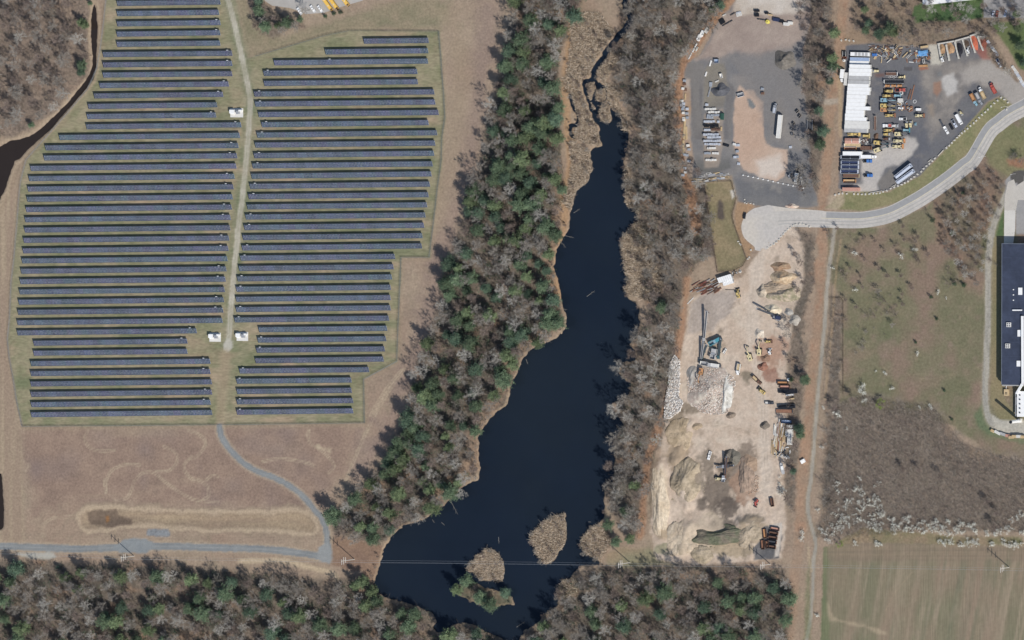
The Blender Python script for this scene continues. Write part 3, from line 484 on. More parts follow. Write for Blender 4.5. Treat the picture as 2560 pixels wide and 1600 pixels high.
# ---- build the ground, one object for each kind of surface
C *= (1+N4*.05+vnoise(3.7, 3.7, 9)*.04)[..., None]; C = np.clip(C, .003, .9)
GXw, GYw = G(X, Y, 0.0); VV = np.stack([GXw, GYw, H], -1).reshape(-1, 3); CC = C.reshape(-1, 3)
idx = np.arange(NY*NX).reshape(NY, NX)
F = np.stack([idx[1:, :-1], idx[1:, 1:], idx[:-1, 1:], idx[:-1, :-1]], -1).reshape(-1, 4)
FZ = ZID[:-1, :-1].reshape(-1)
GM = {'crop_field': dict(scale=.5, var=.13, stretch=(2.2, .12, R(-10.5))), 'solar_field_grass': dict(scale=.7, var=.2, stretch=(.35, 1, 0)), 'gravel_yard': dict(scale=1, var=.1), 'plant_yard': dict(scale=.8, var=.08), 'gravel_track': dict(scale=.8, var=.1),
      'sand_pit': dict(scale=.5, var=.12, bump=.5), 'woodland_floor': dict(scale=.45, var=.3, bump=.6), 'thicket_floor': dict(scale=.5, var=.3, bump=.6), 'marsh': dict(scale=.7, var=.25, bump=.5), 'access_road': dict(scale=1, var=.07), 'service_path': dict(scale=1, var=.08), 'car_park': dict(scale=1, var=.05), 'lawn': dict(scale=.7, var=.15)}
GL = {'meadow': 'dry tan meadow around the fenced solar field', 'solar_field_grass': 'patchy green and straw grass beneath the solar panel rows', 'gravel_track': 'pale gravel track running north to south between the panel blocks', 'access_road': 'blue grey gravel access road curving to the solar field gate',
      'woodland_floor': 'brown leaf litter on the woodland floor', 'marsh': 'tan marshy ground under the reeds by the water', 'scrub_meadow': 'green brown rough scrub meadow west of the dark roofed works', 'thicket_floor': 'brown ground beneath the dense bare thicket', 'crop_field': 'drilled crop field with pale rows at the lower right',
      'old_railbed': 'straight rust brown strip of an old railbed', 'service_path': 'narrow grey path beside the old railbed', 'gravel_yard': 'grey and salmon gravel yard with block pallets', 'grass_plot': 'small fenced plot of yellowed grass by the turning circle', 'bare_earth': 'bare orange earth beside the turning circle',
      'plant_yard': 'dark paved yard holding parked machinery', 'lawn': 'mown green grass by the works and car park', 'car_park': 'pale grey paved parking area', 'grass_verge': 'grass verge between machinery yard and road', 'gravel_loop': 'pale gravel lane looping past the dark roofed works', 'sand_pit': 'beige sandy floor of the aggregate pit', 'reservoir_bed': 'dark bed under the reservoir water', 'ditch_bed': 'brown bed of the drainage ditch'}
for zi, zn in enumerate(ZN):
    f = F[FZ == zi]
    if not len(f): continue
    u, inv = np.unique(f, return_inverse=True)
    kw = dict(scale=.6, var=.17, bump=.35); kw.update(GM.get(zn, {}))
    me = npmesh(zn, VV[u], inv.reshape(-1, 4), mat('ground_'+zn, (0, 0, 0), rough=.95, spec=.1, attr='Col', **kw), smooth=True, attrs={'Col': CC[u]})
    tag(link(zn, me), GL[zn], 'ground', kind='structure')
# surrounding land out to the horizon
ax0, ay0 = W(gx[0], gy[0]); ax1, ay1 = W(gx[-1], gy[-1]); e = 9000
rim = MB(); rim.v = [(-e, -e, -.05), (e, -e, -.05), (e, e, -.05), (-e, e, -.05), (ax0+3, ay1+3, -.05), (ax1-3, ay1+3, -.05), (ax1-3, ay0-3, -.05), (ax0+3, ay0-3, -.05)]
rim.f = [(0, 1, 5, 4), (1, 2, 6, 5), (2, 3, 7, 6), (3, 0, 4, 7)]
tag(link('ground', rim.mesh('ground', mat('ground_far', S(132, 116, 96), .95, .25, .02, .1, col2=S(104, 104, 82), cscale=.01))), 'open land stretching away beyond the site', 'ground', kind='structure')
def hz(px, py):
    i = min(max(int(round((py-gy[0])/ST)), 0), NY-1); j = min(max(int(round((px-gx[0])/ST)), 0), NX-1); return float(H[i, j])
def at(px, py, h=0):
    x, y = W(px, py, h); return (x, y, hz(px, py))
def dwat(px, py):
    i = min(max(int(round((py-gy[0])/ST)), 0), NY-1); j = min(max(int(round((px-gx[0])/ST)), 0), NX-1); return float(dw[i, j])
# ---- water
def water(name, poly, z, m, label):
    mb = MB(); mb.v = [(*W(*p), z) for p in poly]; mb.f = [tuple(range(len(poly)))]
    me = mb.mesh(name, m); me.update()
    if me.polygons[0].normal.z < 0: me.flip_normals()
    tag(link(name, me), label, 'water', kind='structure')
WM1 = mat('reservoir_water', S(26, 36, 49), .12, .1, .012, .3, col2=S(29, 38, 48), cscale=.008); WM2 = mat('ditch_water', S(50, 42, 38), .15, .05, .1, .3)
water('reservoir', [(1000, 1180), (1250, 860), (1370, 600), (1390, 300), (1420, -150), (1620, -150), (1620, 400), (1640, 700), (1610, 1000), (1560, 1300), (1560, 1440), (1420, 1560), (1320, 1650), (1200, 1650), (1050, 1580), (860, 1500), (840, 1330)], -.5, WM1, 'dark still reservoir winding between the wooded banks')
water('ditch', [(-160, 380), (0, 330), (110, 300), (215, 200), (215, 0), (250, 0), (255, 190), (150, 310), (60, 410), (0, 520), (-160, 560)], -.45, WM2, 'dark brown drainage ditch beside the upper left wood')
water('pond', [(-160, 1170), (30, 1170), (30, 1350), (-160, 1350)], -.45, WM2, 'sliver of dark water at the left edge below the panels')
# ---- asphalt road with its turning circle
RD = smooth_line(pts('-40 570 150 545 400 545 600 550 800 555 950 545 1150 500 1350 400 1500 310 1700 170 1850 50 1930 -20', 1920, 400) + pts('2080 1240 2180 1150 2280 1075 2419 1000', 1920, 0) + [(2600, 240), (2720, 190)], 8)
def strip(name, line, w0, w1, z, m, label, kind='structure', cat='road', off0=None):
    P = [np.array(W(*p)) for p in line]; n = len(P); V = []; Fc = []
    for i in range(n):
        t = P[min(i+1, n-1)]-P[max(i-1, 0)]; t /= np.linalg.norm(t); nn = np.array([-t[1], t[0]])
        for o in (w0, w1): q = P[i]+nn*o; V.append((q[0], q[1], z))
    for i in range(n-1): Fc.append((2*i, 2*i+2, 2*i+3, 2*i+1))
    mb = MB(); mb.v = V; mb.f = Fc; me = mb.mesh(name, m); me.update()
    if me.polygons[0].normal.z < 0: me.flip_normals()
    o = link(name, me)
    return tag(o, label, cat, kind=kind) if label else o
ASPH = mat('road_asphalt', S(182, 175, 166), .9, .11, .5, .2, col2=S(190, 182, 172), cscale=.05)
road = strip('road', RD, -6.6, 4.6, .06, ASPH, 'pale worn two lane road sweeping to the turning circle')
for k_, (w0_, w1_) in enumerate(((-4.6, -3.9), (-2.4, -1.7))):
    tw_ = strip('tyre_wear', RD[6:], w0_, w1_, .07+.004*k_, mat('road_wear', S(170, 165, 158), .9, .12, .2, .2), None); tw_.parent = road
lane = strip('lane_patch', RD[22:-8], .2, 4.0, .075, mat('road_lane', S(154, 152, 150), .9, .07, .4, .2), None); lane.parent = road
cl = strip('centre_line', RD[20:], -.3, .05, .09, mat('road_line', S(206, 194, 160), .8, .1, .6), None); cl.parent = road
cul = MB(); cp = smooth_line(pts('2290 455 2215 510 2175 590 2170 660 2200 740 2290 820 2297 850 2360 860', 1280, 400) + pts('0 835 80 770 150 700 200 650 260 610 340 595 520 600 600 560 560 490 400 470 200 455 0 425', 1920, 400), 4)
cul.v = [(*W(*p), .045) for p in cp]; cul.f = [tuple(range(len(cp)))]
me = cul.mesh('turning_circle', mat('turning', S(188, 180, 171), .9, .1, .5, .2, col2=S(196, 186, 172), cscale=.04)); me.update()
if me.polygons[0].normal.z < 0: me.flip_normals()
tag(link('turning_circle', me), 'pale paved turning circle at the end of the road', 'road', kind='structure')
# ================================================================== SOLAR FIELD
rowsL = '''1105 -8 2080 -22|1105 88 2075 75|1105 185 2080 172|1103 282 2078 268|1103 378 2078 366|972 475 2192 462|972 572 2190 558|972 668 2192 655|940 767 2155 752|888 866 2113 850|832 965 2045 948|822 1060 2035 1045|815 1157 2275 1138|560 1258 2262 1237|428 1356 2252 1333|415 1452 2243 1430|288 1550 2232 1527|272 1647 2220 1625|262 1745 2208 1723|255 1842 2198 1818|246 1939 2190 1915|236 2035 2182 2012|232 2133 2177 2110|222 2230 2167 2208|216 2329 2160 2305|207 2424 2150 2402|198 2522 2142 2499|190 2620 2133 2596|183 2717 2128 2694|175 2814 2120 2790|168 2910 2113 2888|163 3008 2105 2985|163 3104 1863 3084|317 3202 1773 3181|317 3296 1775 3278|290 3394 1992 3371|290 3489 1993 3468|291 3587 1995 3566|292 3685 1995 3663|294 3782 1996 3759|294 3877 1997 3856'''
rowsR = '''1017 348 1625 341|653 450 1625 438|170 553 1628 536|70 652 1527 634|75 748 1530 731|-19 848 1677 827|-10 943 1695 923|22 1042 1725 1021|52 1138 1632 1117|8 1236 1705 1213|-10 1330 1690 1311|-20 1430 1677 1407|-34 1527 1667 1507|-44 1625 1660 1602|-59 1720 1643 1699|-72 1817 1630 1798|-84 1914 1615 1894|-99 2010 1602 1990|-112 2109 1588 2087|-126 2204 1577 2185|-132 2302 1568 2282|-149 2398 1310 2382|-162 2496 1297 2479|-177 2594 1280 2575|-187 2692 1277 2673|-189 2787 1270 2770|-189 2884 1270 2867|-204 2982 1255 2965|25 3074 1240 3061|15 3172 1230 3159|3 3268 1217 3255|-7 3367 1210 3351|-157 3464 1060 3451|-184 3561 905 3549|-182 3658 908 3646|-182 3756 912 3743|-182 3854 912 3840'''
M_MOD = mat('solar_glass', (0, 0, 0), .22, .06, .25, .5, attr='Col')
M_FRM = mat('panel_frame', S(168, 174, 182), .45, .05, .5, .4, metal=.0)
M_POST = mat('galvanised_post', S(120, 124, 126), .5, .1, .5)
TILT = R(24); MW, ML, GAP = 1.06, 1.98, .075
rgm = np.random.default_rng(3)
tints = np.array([S(76, 85, 104), S(78, 85, 105), S(75, 87, 103), S(78, 88, 107), S(74, 82, 100)])  # module blues lifted so the base colour carries reflected sky
hues = np.array([(1, 1, 1), (1.08, .96, 1.06), (.93, 1.05, .98), (1, 1, 1.08), (.95, 1, 1)])
def solar_row(xl, yl, xr, yr, label, group, inv_end):
    # the shadow band starts 1.3 m north of the raised edge; the low edge is the anchor
    ax, ay = W(xl+2.6, yl+17.4); bx, by = W(xr+2.6, yr+17.4)
    L = math.hypot(bx-ax, by-ay); rz = math.atan2(by-ay, bx-ax)
    t = thing('solar_panel_row', label, 'solar panels', (ax, ay, .02), rz, group)
    n = int(round(L/(MW+GAP))); L = n*(MW+GAP)-GAP+.03; z0 = .72; c, s = math.cos(TILT), math.sin(TILT)
    V = []; Cc = []
    k = np.arange(n); base = tints[rgm.integers(0, 5)]
    # slow drift of tint along the row, module to module jitter
    dr = np.repeat(rgm.uniform(-.16, .16, n//6+2), 6)[:n]
    for tier in (0, 1):
        d0 = tier*(ML+.13); d1 = d0+ML
        for (ka, dd, up) in ((0, d0, .04), (1, d0, .04), (1, d1, .04), (0, d1, .04), (0, d0, 0), (1, d0, 0), (1, d1, 0), (0, d1, 0)):
            x = k*(MW+GAP)+ka*MW; V.append(np.stack([x, np.full(n, dd*c-up*s), np.full(n, z0+dd*s+up*c)], -1))
    V = np.array(V).reshape(2, 8, n, 3).transpose(0, 2, 1, 3).reshape(-1, 3)
    o = np.arange(2*n)[:, None, None]*8
    Fq = (np.array([[0, 1, 2, 3], [4, 5, 1, 0], [5, 6, 2, 1], [6, 7, 3, 2], [7, 4, 0, 3]])[None]+o).reshape(-1, 4)
    cc = base[None]*(1+dr+rgm.uniform(-.1, .1, n))[:, None]; cc = cc*np.repeat(hues[rgm.integers(0, 5, n//5+2)], 5, 0)[:n]*(1+rgm.uniform(-.06, .06, (n, 3)))
    cc = np.tile(cc, (2, 1)).repeat(8, 0)
    p = link('panel_modules', npmesh('panel_modules', V, Fq, M_MOD, attrs={'Col': cc}), t); p['kind'] = 'stuff'
    D = 2*ML+.13
    fr = MB(); fr.quadbox([(-.04, -.04, z0-.10), (L, -.04, z0-.10), (L, D*c+.04, z0+D*s-.10), (-.04, D*c+.04, z0+D*s-.10)], [(-.04, -.04, z0-.005), (L, -.04, z0-.005), (L, D*c+.04, z0+D*s-.005), (-.04, D*c+.04, z0+D*s-.005)])
    link('frame', fr.mesh('frame', M_FRM), t)
    ps = MB()
    for q in np.arange(1.2, L, 4.2):
        ps.box(q, D*c*.28, -.02, .12, .12, z0+D*s*.28-.1); ps.box(q, D*c*.78, -.02, .12, .12, z0+D*s*.78-.1)
    link('posts', ps.mesh('posts', M_POST), t)['kind'] = 'stuff'
    if inv_end is not None:
        x = inv_end*L; b = MB(); b.box(x, D*c+.25, 1.25, 1.3, .5, .95); b.box(x-.4, D*c+.25, -.02, .1, .1, 1.27); b.box(x+.4, D*c+.25, -.02, .1, .1, 1.27)
        link('inverter_box', b.mesh('inverter_box', M('white')), t)
for side, txt, ox in (('west', rowsL, 0), ('east', rowsR, 640)):
    rr = txt.split('|')
    for i, r_ in enumerate(rr):
        q = pts(r_, ox, 0)
        inv = (.965 if side == 'west' else .03) if (i % 3 != 1) else None
        if side == 'east' and i < 2: inv = None
        if side == 'east' and i == 2: inv = .365
        solar_row(*q[0], *q[1], f'{nth(i+1)} row of blue solar panels from the north in the {side} block', f'{side} block of solar panel rows', inv)
# fence round the field
def fence(name, line, label, step=3.2, h=2.1, post=M_POST, rail=.045, cat='fence', group=None):
    P = [Vector((*W(*p), 0)) for p in line]
    t = thing(name, label, cat, P[0], 0, group); o = P[0]; po = MB(); ra = MB(); wi = MB()
    for a, b in zip(P[:-1], P[1:]):
        n = max(1, int((b-a).length/step))
        for k in range(n):
            q = a+(b-a)*k/n-o; po.tube(q+Vector((0, 0, -.1)), q+Vector((0, 0, h)), .05, n=4)
        for z in (h-.05, h*.5, .15): ra.tube(a-o+Vector((0, 0, z)), b-o+Vector((0, 0, z)), rail, n=3, cap=False)
        for z in np.arange(.3, h, .22): wi.tube(a-o+Vector((0, 0, z)), b-o+Vector((0, 0, z)), .012, n=3, cap=False)
    link('posts', po.mesh('posts', post), t)['kind'] = 'stuff'; link('rails', ra.mesh('rails', post), t); link('wire_mesh', wi.mesh('wire_mesh', post), t)['kind'] = 'stuff'
    return t
fence('perimeter_fence', SOLAR[:-3]+[], 'wire perimeter fence enclosing the whole solar field')
fence('plot_fence', PLOT+[PLOT[0]], 'brown wire fence round the small yellowed grass plot', post=mat('fence_brown', S(80, 66, 56), .8))
# transformer pads
def pad(px, py, wd, label, flip=1):
    x, y, z = at(px, py); t = thing('transformer_pad', label, 'transformer', (x, y, 0), 0, 'transformer pads in the solar field')
    link('pad', MB().box(0, 0, -.1, wd, 6.4, .28).mesh('pad', M('offwhite')), t)
    a = link('transformer', MB().box(-wd*.27, .9, .18, wd*.36, 2.6, 2.9).box(-wd*.27, -.7, .18, wd*.3, .5, 1.9).mesh('transformer', M('white')), t)
    link('inverter_cabinet', MB().box(wd*.16, .4, .18, 2.2, 2.6, 3.0, .9, .9).mesh('inverter_cabinet', M('steel')), t)
    link('switch_cabinet', MB().box(wd*.36, 1.6, .18, 2.2, 1.2, 2.6).mesh('switch_cabinet', M('white')), t)
pad(592, 282, 10, 'white transformer pad north of the others, west of the gravel track')
pad(538, 843, 9, 'white transformer pad at the south end, west of the gravel track')
pad(606, 841, 9, 'white transformer pad at the south end, east of the gravel track')

# ================================================================== POWER LINE
M_POLE = mat('weathered_pole', S(206, 198, 186), .8, .1, .6)
POLES = [(335, 1390, 21.5, 'leftmost, by the widened gravel road'), (886, 1398, 22.5, 'standing at the water edge by the road junction'), (1575, 1406, 22, 'on the peninsula right of the reservoir'), (1926, 1410, 19.5, 'beside the rusty open skips'), (2523, 1418, 18.5, 'standing alone in the crop field')]
TOPS = []
for px, py, h, wh in POLES:
    x, y, z = at(px, py); t = thing('utility_pole', f'tall pale utility pole with three crossarms, {wh}', 'pole', (x, y, z-.05), 0, 'poles of the power line')
    link('pole', MB().tube((0, 0, -.6), (0, 0, h), .3, .2, 8).mesh('pole', M_POLE), t)
    tp = []
    for k, (dz, a0, a1) in enumerate(((.4, -2.6, 1.2), (3.6, -2.4, 2.6), (6.8, -1.6, 2.4))):
        ar = link('crossarm', MB().beam((.18, a0, h-dz), (.18, a1, h-dz), .26, .26).mesh('crossarm', M_POLE), t)
        for yy in (a0+.1, a1-.1):
            link('insulator', MB().tube((.2, yy, h-dz+.12), (.2, yy, h-dz+.55), .13, .09, 6).mesh('insulator', M('offwhite')), ar)
        link('brace', MB().tube((.18, 0, h-dz-1), (.18, a1*.8, h-dz-.1), .05, n=4).mesh('brace', M_POLE), ar)
        tp += [(x+.2, y-.9, z+h-dz+.3), (x+.2, y+.7, z+h-dz+.3)]
    TOPS.append(tp)
M_WIRE = mat('wire_aluminium', S(150, 154, 158), .4, 0, 1, .4)
for wi, nm in ((0, 'southern of the top pair'), (1, 'northern of the top pair'), (2, 'lower single one')):
    A = [TOPS[0][wi], *[T[wi] for T in TOPS], TOPS[-1][wi]]
    A[0] = (A[0][0]-190, A[0][1]+2, A[0][2]); A[-1] = (A[-1][0]+90, A[-1][1]-1, A[-1][2])
    mb = MB()
    for a, b in zip(A[:-1], A[1:]):
        a = Vector(a); b = Vector(b); L = (b-a).length; sag = (L/200)**2*3.2
        q = [a+(b-a)*u/12-Vector((0, 0, 4*sag*(u/12)*(1-u/12))) for u in range(13)]
        for i in range(12): mb.tube(q[i], q[i+1], .03, n=3, cap=False)
    tag(link('power_line_wire', mb.mesh('power_line_wire', M_WIRE)), f'thin overhead wire crossing the reservoir, {nm}', 'wire', 'wires of the power line')

# ================================================================== VEHICLES AND MACHINES  (x forward, metres)
def B(*a, **k): return ('b', a, k)
def T(*a, **k): return ('t', a, k)
def E(*a, **k): return ('e', a, k)
def wheels(xs, y, r, w, col='tyre'):
    return [('wheel', col, [T((x, sgn*(y-w/2), r), (x, sgn*(y+w/2), r), r, n=10)], [('rim', 'steel', [T((x, sgn*(y+w/2), r), (x, sgn*(y+w/2+.03), r), r*.5, n=8)])]) for x in xs for sgn in (-1, 1)]
def windows(n, x0, dx, y, z0, h, w): return [('window', 'glass', [B(x0+i*dx, s*y, z0, w, .06, h)]) for i in range(n) for s in (-1, 1)]
K = {}
K['car'] = [('body', '1', [B(0, 0, .28, 4.5, 1.8, .42, .98, .97), B(0, 0, .70, 4.3, 1.72, .2, .92, .9)]), ('windows', 'glass', [B(-.25, 0, .88, 2.7, 1.55, .45, .68, .82)]), ('roof', '1', [B(-.3, 0, 1.331, 1.7, 1.24, .05)]),
  ('headlight', 'lamp', [B(2.2, .6, .55, .12, .35, .15)]), ('headlight', 'lamp', [B(2.2, -.6, .55, .12, .35, .15)])] + wheels((-1.35, 1.4), .8, .32, .2)
K['pickup'] = [('body', '1', [B(.05, 0, .42, 5.5, 1.9, .4)]), ('hood', '1', [B(1.95, 0, .82, 1.6, 1.8, .28, .9, .9, -.05)]), ('cab', '1', [B(.35, 0, .82, 1.7, 1.8, .34)]), ('cab_windows', 'glass', [B(.35, 0, 1.16, 1.9, 1.7, .5, .75, .85, -.1)]), ('cab_roof', '1', [B(.25, 0, 1.661, 1.35, 1.42, .06)]),
  ('bed', '1', [B(-1.7, .88, .82, 2.2, .1, .5), B(-1.7, -.88, .82, 2.2, .1, .5), B(-2.75, 0, .82, .1, 1.66, .5)]), ('bed_floor', '2', [B(-1.66, 0, .82, 2.08, 1.66, .08)]),
  ('headlight', 'lamp', [B(2.8, .7, .6, .1, .3, .2)]), ('headlight', 'lamp', [B(2.8, -.7, .6, .1, .3, .2)])] + wheels((-1.8, 1.8), .85, .38, .26)
K['van'] = [('body', '1', [B(-.5, 0, .4, 5.2, 2.1, 1.9, .97, .92)]), ('hood', '1', [B(2.5, 0, .4, .9, 2.0, .8, .8, .9)]), ('windscreen', 'glass', [B(2.1, 0, 1.2, .5, 1.8, .8, .3, .9, -.15)]), ('headlight', 'lamp', [B(2.93, .7, .6, .08, .3, .2)]), ('headlight', 'lamp', [B(2.93, -.7, .6, .08, .3, .2)])] + wheels((-2, 1.7), .9, .38, .26)
K['boxtruck'] = [('cargo_box', '1', [B(-1.2, 0, .95, 6.2, 2.45, 2.5)]), ('chassis', 'darksteel', [B(0, 0, .6, 8.4, 1.0, .33)]), ('cab', '2', [B(3.1, 0, .6, 1.8, 2.1, 1.0), B(2.9, 0, 1.6, 1.4, 2.0, .12)]), ('cab_windows', 'glass', [B(2.95, 0, 1.72, 1.4, 1.95, .6, .8, .9)]), ('cab_roof', '2', [B(2.95, 0, 2.33, 1.15, 1.75, .1)]), ('hood', '2', [B(4.3, 0, .6, .8, 1.7, .7, .8, .9)])] + wheels((-3, 3.3), .95, .48, .3)
K['trailer'] = [('box', '1', [B(0, 0, 1.1, 16, 2.6, 2.75)]), ('roof_rail', '2', [B(0, 1.27, 3.851, 16, .08, .07), B(0, -1.27, 3.851, 16, .08, .07)]), ('door', '2', [B(-8.05, .64, 1.2, .1, 1.2, 2.5)]), ('door', '2', [B(-8.05, -.64, 1.2, .1, 1.2, 2.5)]), ('landing_gear', 'darksteel', [B(4.8, .7, 0, .2, .2, 1.1), B(4.8, -.7, 0, .2, .2, 1.1)]), ('bogie', 'darksteel', [B(-5.6, 0, .6, 3, 1.2, .5)])] + wheels((-6.3, -5.0), 1.0, .5, .5)
def ribbed(L):
    return [B(-L/2+.3+i*.6, 0, 2.601, .3, 2.2, .06) for i in range(int(L/.6))]
K['container'] = [('box', '1', [B(0, 0, .1, 12.2, 2.44, 2.5)]), ('roof_ribs', '1', ribbed(12.2)), ('corner_post', '2', [B(sx*6.04, sy*1.16, 0, .18, .18, 2.66) for sx in (-1, 1) for sy in (-1, 1)]), ('door', '2', [B(-6.12, .6, .2, .1, 1.1, 2.3)]), ('door', '2', [B(-6.12, -.6, .2, .1, 1.1, 2.3)])]
K['hopper'] = [('body', '1', [B(0, 1.2, 1.2, 12.5, .16, 2.1), B(0, -1.2, 1.2, 12.5, .16, 2.1), B(6.2, 0, 1.2, .2, 2.24, 2.1), B(-6.2, 0, 1.2, .2, 2.24, 2.1)]), ('floor', '2', [B(0, 0, 1.25, 12.2, 2.24, .5)]), ('tarp', '3', [B(-.2, -.25, 3.2, 11.4, 1.5, .16, 1, .6)]), ('crossbar', '1', [B(0, 0, 3.17, .16, 2.24, .12)]), ('chassis', 'darksteel', [B(0, 0, .75, 12, 1.1, .45)]), ('landing_gear', 'darksteel', [B(4.2, .6, 0, .2, .2, 1), B(4.2, -.6, 0, .2, .2, 1)])] + wheels((-5.0, -3.8), 1.0, .5, .4)
K['flatbed'] = [('deck', '1', [B(0, 0, 1.05, 12, 2.5, .2)]), ('headboard', '2', [B(5.95, 0, 1.25, .15, 2.4, 1.1)]), ('chassis', 'darksteel', [B(0, 0, .7, 11.6, 1.0, .34)]), ('side_rail', '2', [B(0, 1.2, 1.25, 12, .1, .12), B(0, -1.2, 1.25, 12, .1, .12)]), ('landing_gear', 'darksteel', [B(4, .6, 0, .2, .2, 1), B(4, -.6, 0, .2, .2, 1)])] + wheels((-5.0, -3.8), 1.0, .48, .4)
K['tractor'] = [('chassis', 'darksteel', [B(-.6, 0, .6, 6, 1.0, .35)]), ('cab', '1', [B(.9, 0, .95, 2.1, 2.3, 1.1)]), ('cab_windows', 'glass', [B(.95, 0, 2.05, 2.0, 2.2, .7, .85, .9)]), ('cab_roof', '1', [B(.85, 0, 2.751, 1.75, 2.05, .2, .9, .9)]), ('hood', '1', [B(2.7, 0, .95, 1.6, 1.8, .95, .92, .85)]), ('fender', '1', [B(2.6, 1.0, .5, 1.3, .4, .55), B(2.6, -1.0, .5, 1.3, .4, .55)]), ('fuel_tank', 'steel', [T((-.4, 1.0, .7), (.8, 1.0, .7), .3), T((-.4, -1.0, .7), (.8, -1.0, .7), .3)]), ('exhaust', 'steel', [T((-.3, .95, 1), (-.3, .95, 3.4), .09), T((-.3, -.95, 1), (-.3, -.95, 3.4), .09)]), ('coupling', 'black', [B(-2, 0, .95, 1.2, 1.0, .15)])] + wheels((-2.7, -1.4, 2.6), .95, .5, .4)
K['dump'] = [('chassis', 'darksteel', [B(-.3, 0, .7, 7.4, 1.0, .35)]), ('dump_body', '1', [B(-1.4, 1.1, 1.1, 4.8, .14, 1.5), B(-1.4, -1.1, 1.1, 4.8, .14, 1.5), B(1.0, 0, 1.1, .14, 2.06, 1.9), B(-3.75, 0, 1.1, .14, 2.06, 1.4)]), ('load', '3', [B(-1.4, 0, 1.1, 4.6, 2.04, 1.15, .9, .8)]), ('cab', '2', [B(1.9, 0, .95, 1.5, 2.2, 1.0)]), ('cab_windows', 'glass', [B(1.95, 0, 1.95, 1.45, 2.1, .65, .85, .9)]), ('cab_roof', '2', [B(1.9, 0, 2.601, 1.3, 1.95, .14)]), ('hood', '2', [B(3.35, 0, .95, 1.4, 1.7, .8, .92, .85)])] + wheels((-2.9, -1.7, 3.2), .95, .52, .4)
K['bus'] = [('body', '1', [B(-.6, 0, .6, 10.6, 2.4, 1.9), B(-.6, 0, 2.5, 10.6, 2.4, .35, .985, .8)]), ('hood', '1', [B(5.3, 0, .6, 1.5, 2.0, .95, .9, .88)]), ('windscreen', 'glass', [B(4.72, 0, 1.6, .1, 2.1, .85)]), ('roof_hatch', 'offwhite', [B(1.8, 0, 2.851, .7, .7, .1)]), ('roof_hatch', 'offwhite', [B(-3.2, 0, 2.851, .7, .7, .1)]), ('grille', 'black', [B(6.05, 0, .7, .08, 1.5, .6)]), ('hood_panel', 'brown', [B(5.25, 0, 1.556, 1.1, 1.5, .03)]), ('bumper', 'black', [B(6.15, 0, .5, .15, 2.3, .25)])] + windows(8, -5, 1.2, 1.2, 1.6, .7, .9) + wheels((-3.6, 4.6), 1.05, .5, .3)
K['excavator'] = [('track', 'black', [B(0, 1.2, .05, 4.4, .7, .95, .88, 1)]), ('track', 'black', [B(0, -1.2, .05, 4.4, .7, .95, .88, 1)]), ('undercarriage', 'darksteel', [B(0, 0, .4, 2, 1.7, .6)]), ('house', '1', [B(-.7, 0, 1.05, 4.0, 2.7, 1.05), B(-.9, -.4, 2.1, 2.6, 1.5, .35, .9, .9)], [('engine_grille', 'darksteel', [B(-1.6, -.35, 2.46, 1.0, 1.1, .03)])]), ('counterweight', '1', [B(-2.75, 0, 1.05, .9, 2.6, 1.2, .9, .95)]), ('cab', '1', [B(.5, .85, 2.1, 1.5, .95, .3)]), ('cab_windows', 'glass', [B(.5, .85, 2.4, 1.45, .9, .62)]), ('cab_roof', '1', [B(.5, .85, 3.02, 1.5, 1.0, .1)]),
  ('boom', '2', [E((1.0, -.15, 1.7), (3.6, -.15, 4.2), .5, .6), E((3.5, -.15, 4.25), (6.0, -.15, 3.6), .5, .5)]), ('stick', '2', [E((5.9, -.15, 3.75), (7.3, -.15, 1.2), .4, .42)]), ('bucket', 'darksteel', [B(7.0, -.15, .1, 1.1, 1.3, 1.1, .7, 1, -.15)]), ('hydraulic_ram', 'steel', [T((3.6, -.15, 4.75), (5.8, -.15, 4.2), .09)])]
K['loader'] = [('rear_body', '1', [B(-1.7, 0, .8, 2.8, 1.9, 1.1), B(-2.0, 0, 1.9, 2.0, 1.6, .35, .85, .85)], [('engine_grille', 'darksteel', [B(-2.2, 0, 2.26, .9, 1.0, .03)])]), ('front_frame', '1', [B(1.2, 0, .7, 1.6, 1.3, .9)]), ('cab', 'darksteel', [B(-.1, 0, 1.5, 1.4, 1.5, .5)]), ('cab_windows', 'glass', [B(-.1, 0, 2.0, 1.4, 1.5, .85)]), ('cab_roof', '1', [B(-.1, 0, 2.86, 1.7, 1.7, .14)]), ('lift_arm', '1', [E((.9, .55, 1.5), (3.2, .55, .7), .25, .35)]), ('lift_arm', '1', [E((.9, -.55, 1.5), (3.2, -.55, .7), .25, .35)]), ('bucket', '2', [B(3.75, 0, .1, 1.0, 2.9, .12), B(3.3, 0, .2, .12, 2.9, 1.1), B(3.7, 1.42, .2, .9, .08, .9, .6), B(3.7, -1.42, .2, .9, .08, .9, .6)])] + wheels((-1.7, 1.5), 1.05, .72, .55)
K['roller'] = [('frame', '1', [B(-1.1, 0, .9, 2.3, 1.6, .8, .9, .95)]), ('drum_yoke', '1', [B(1.3, .95, .5, 1.9, .16, .5), B(1.3, -.95, .5, 1.9, .16, .5), B(.4, 0, .6, .3, 1.9, .5)]), ('drum', 'steel', [T((1.5, -.85, .72), (1.5, .85, .72), .72, n=14)]), ('seat', 'black', [B(-.1, 0, 1.5, .6, .6, .5)]), ('canopy', '1', [B(-.2, 0, 2.55, 1.5, 1.5, .1)]), ('canopy_post', 'darksteel', [B(-.85, sy*.62, 1.6, .08, .08, .95) for sy in (-1, 1)] + [B(.45, sy*.62, 1.0, .08, .08, 1.55) for sy in (-1, 1)]), ('hood', '1', [B(-1.7, 0, 1.7, 1.2, 1.4, .3, .85, .85)])] + wheels((-1.5,), .85, .7, .5)
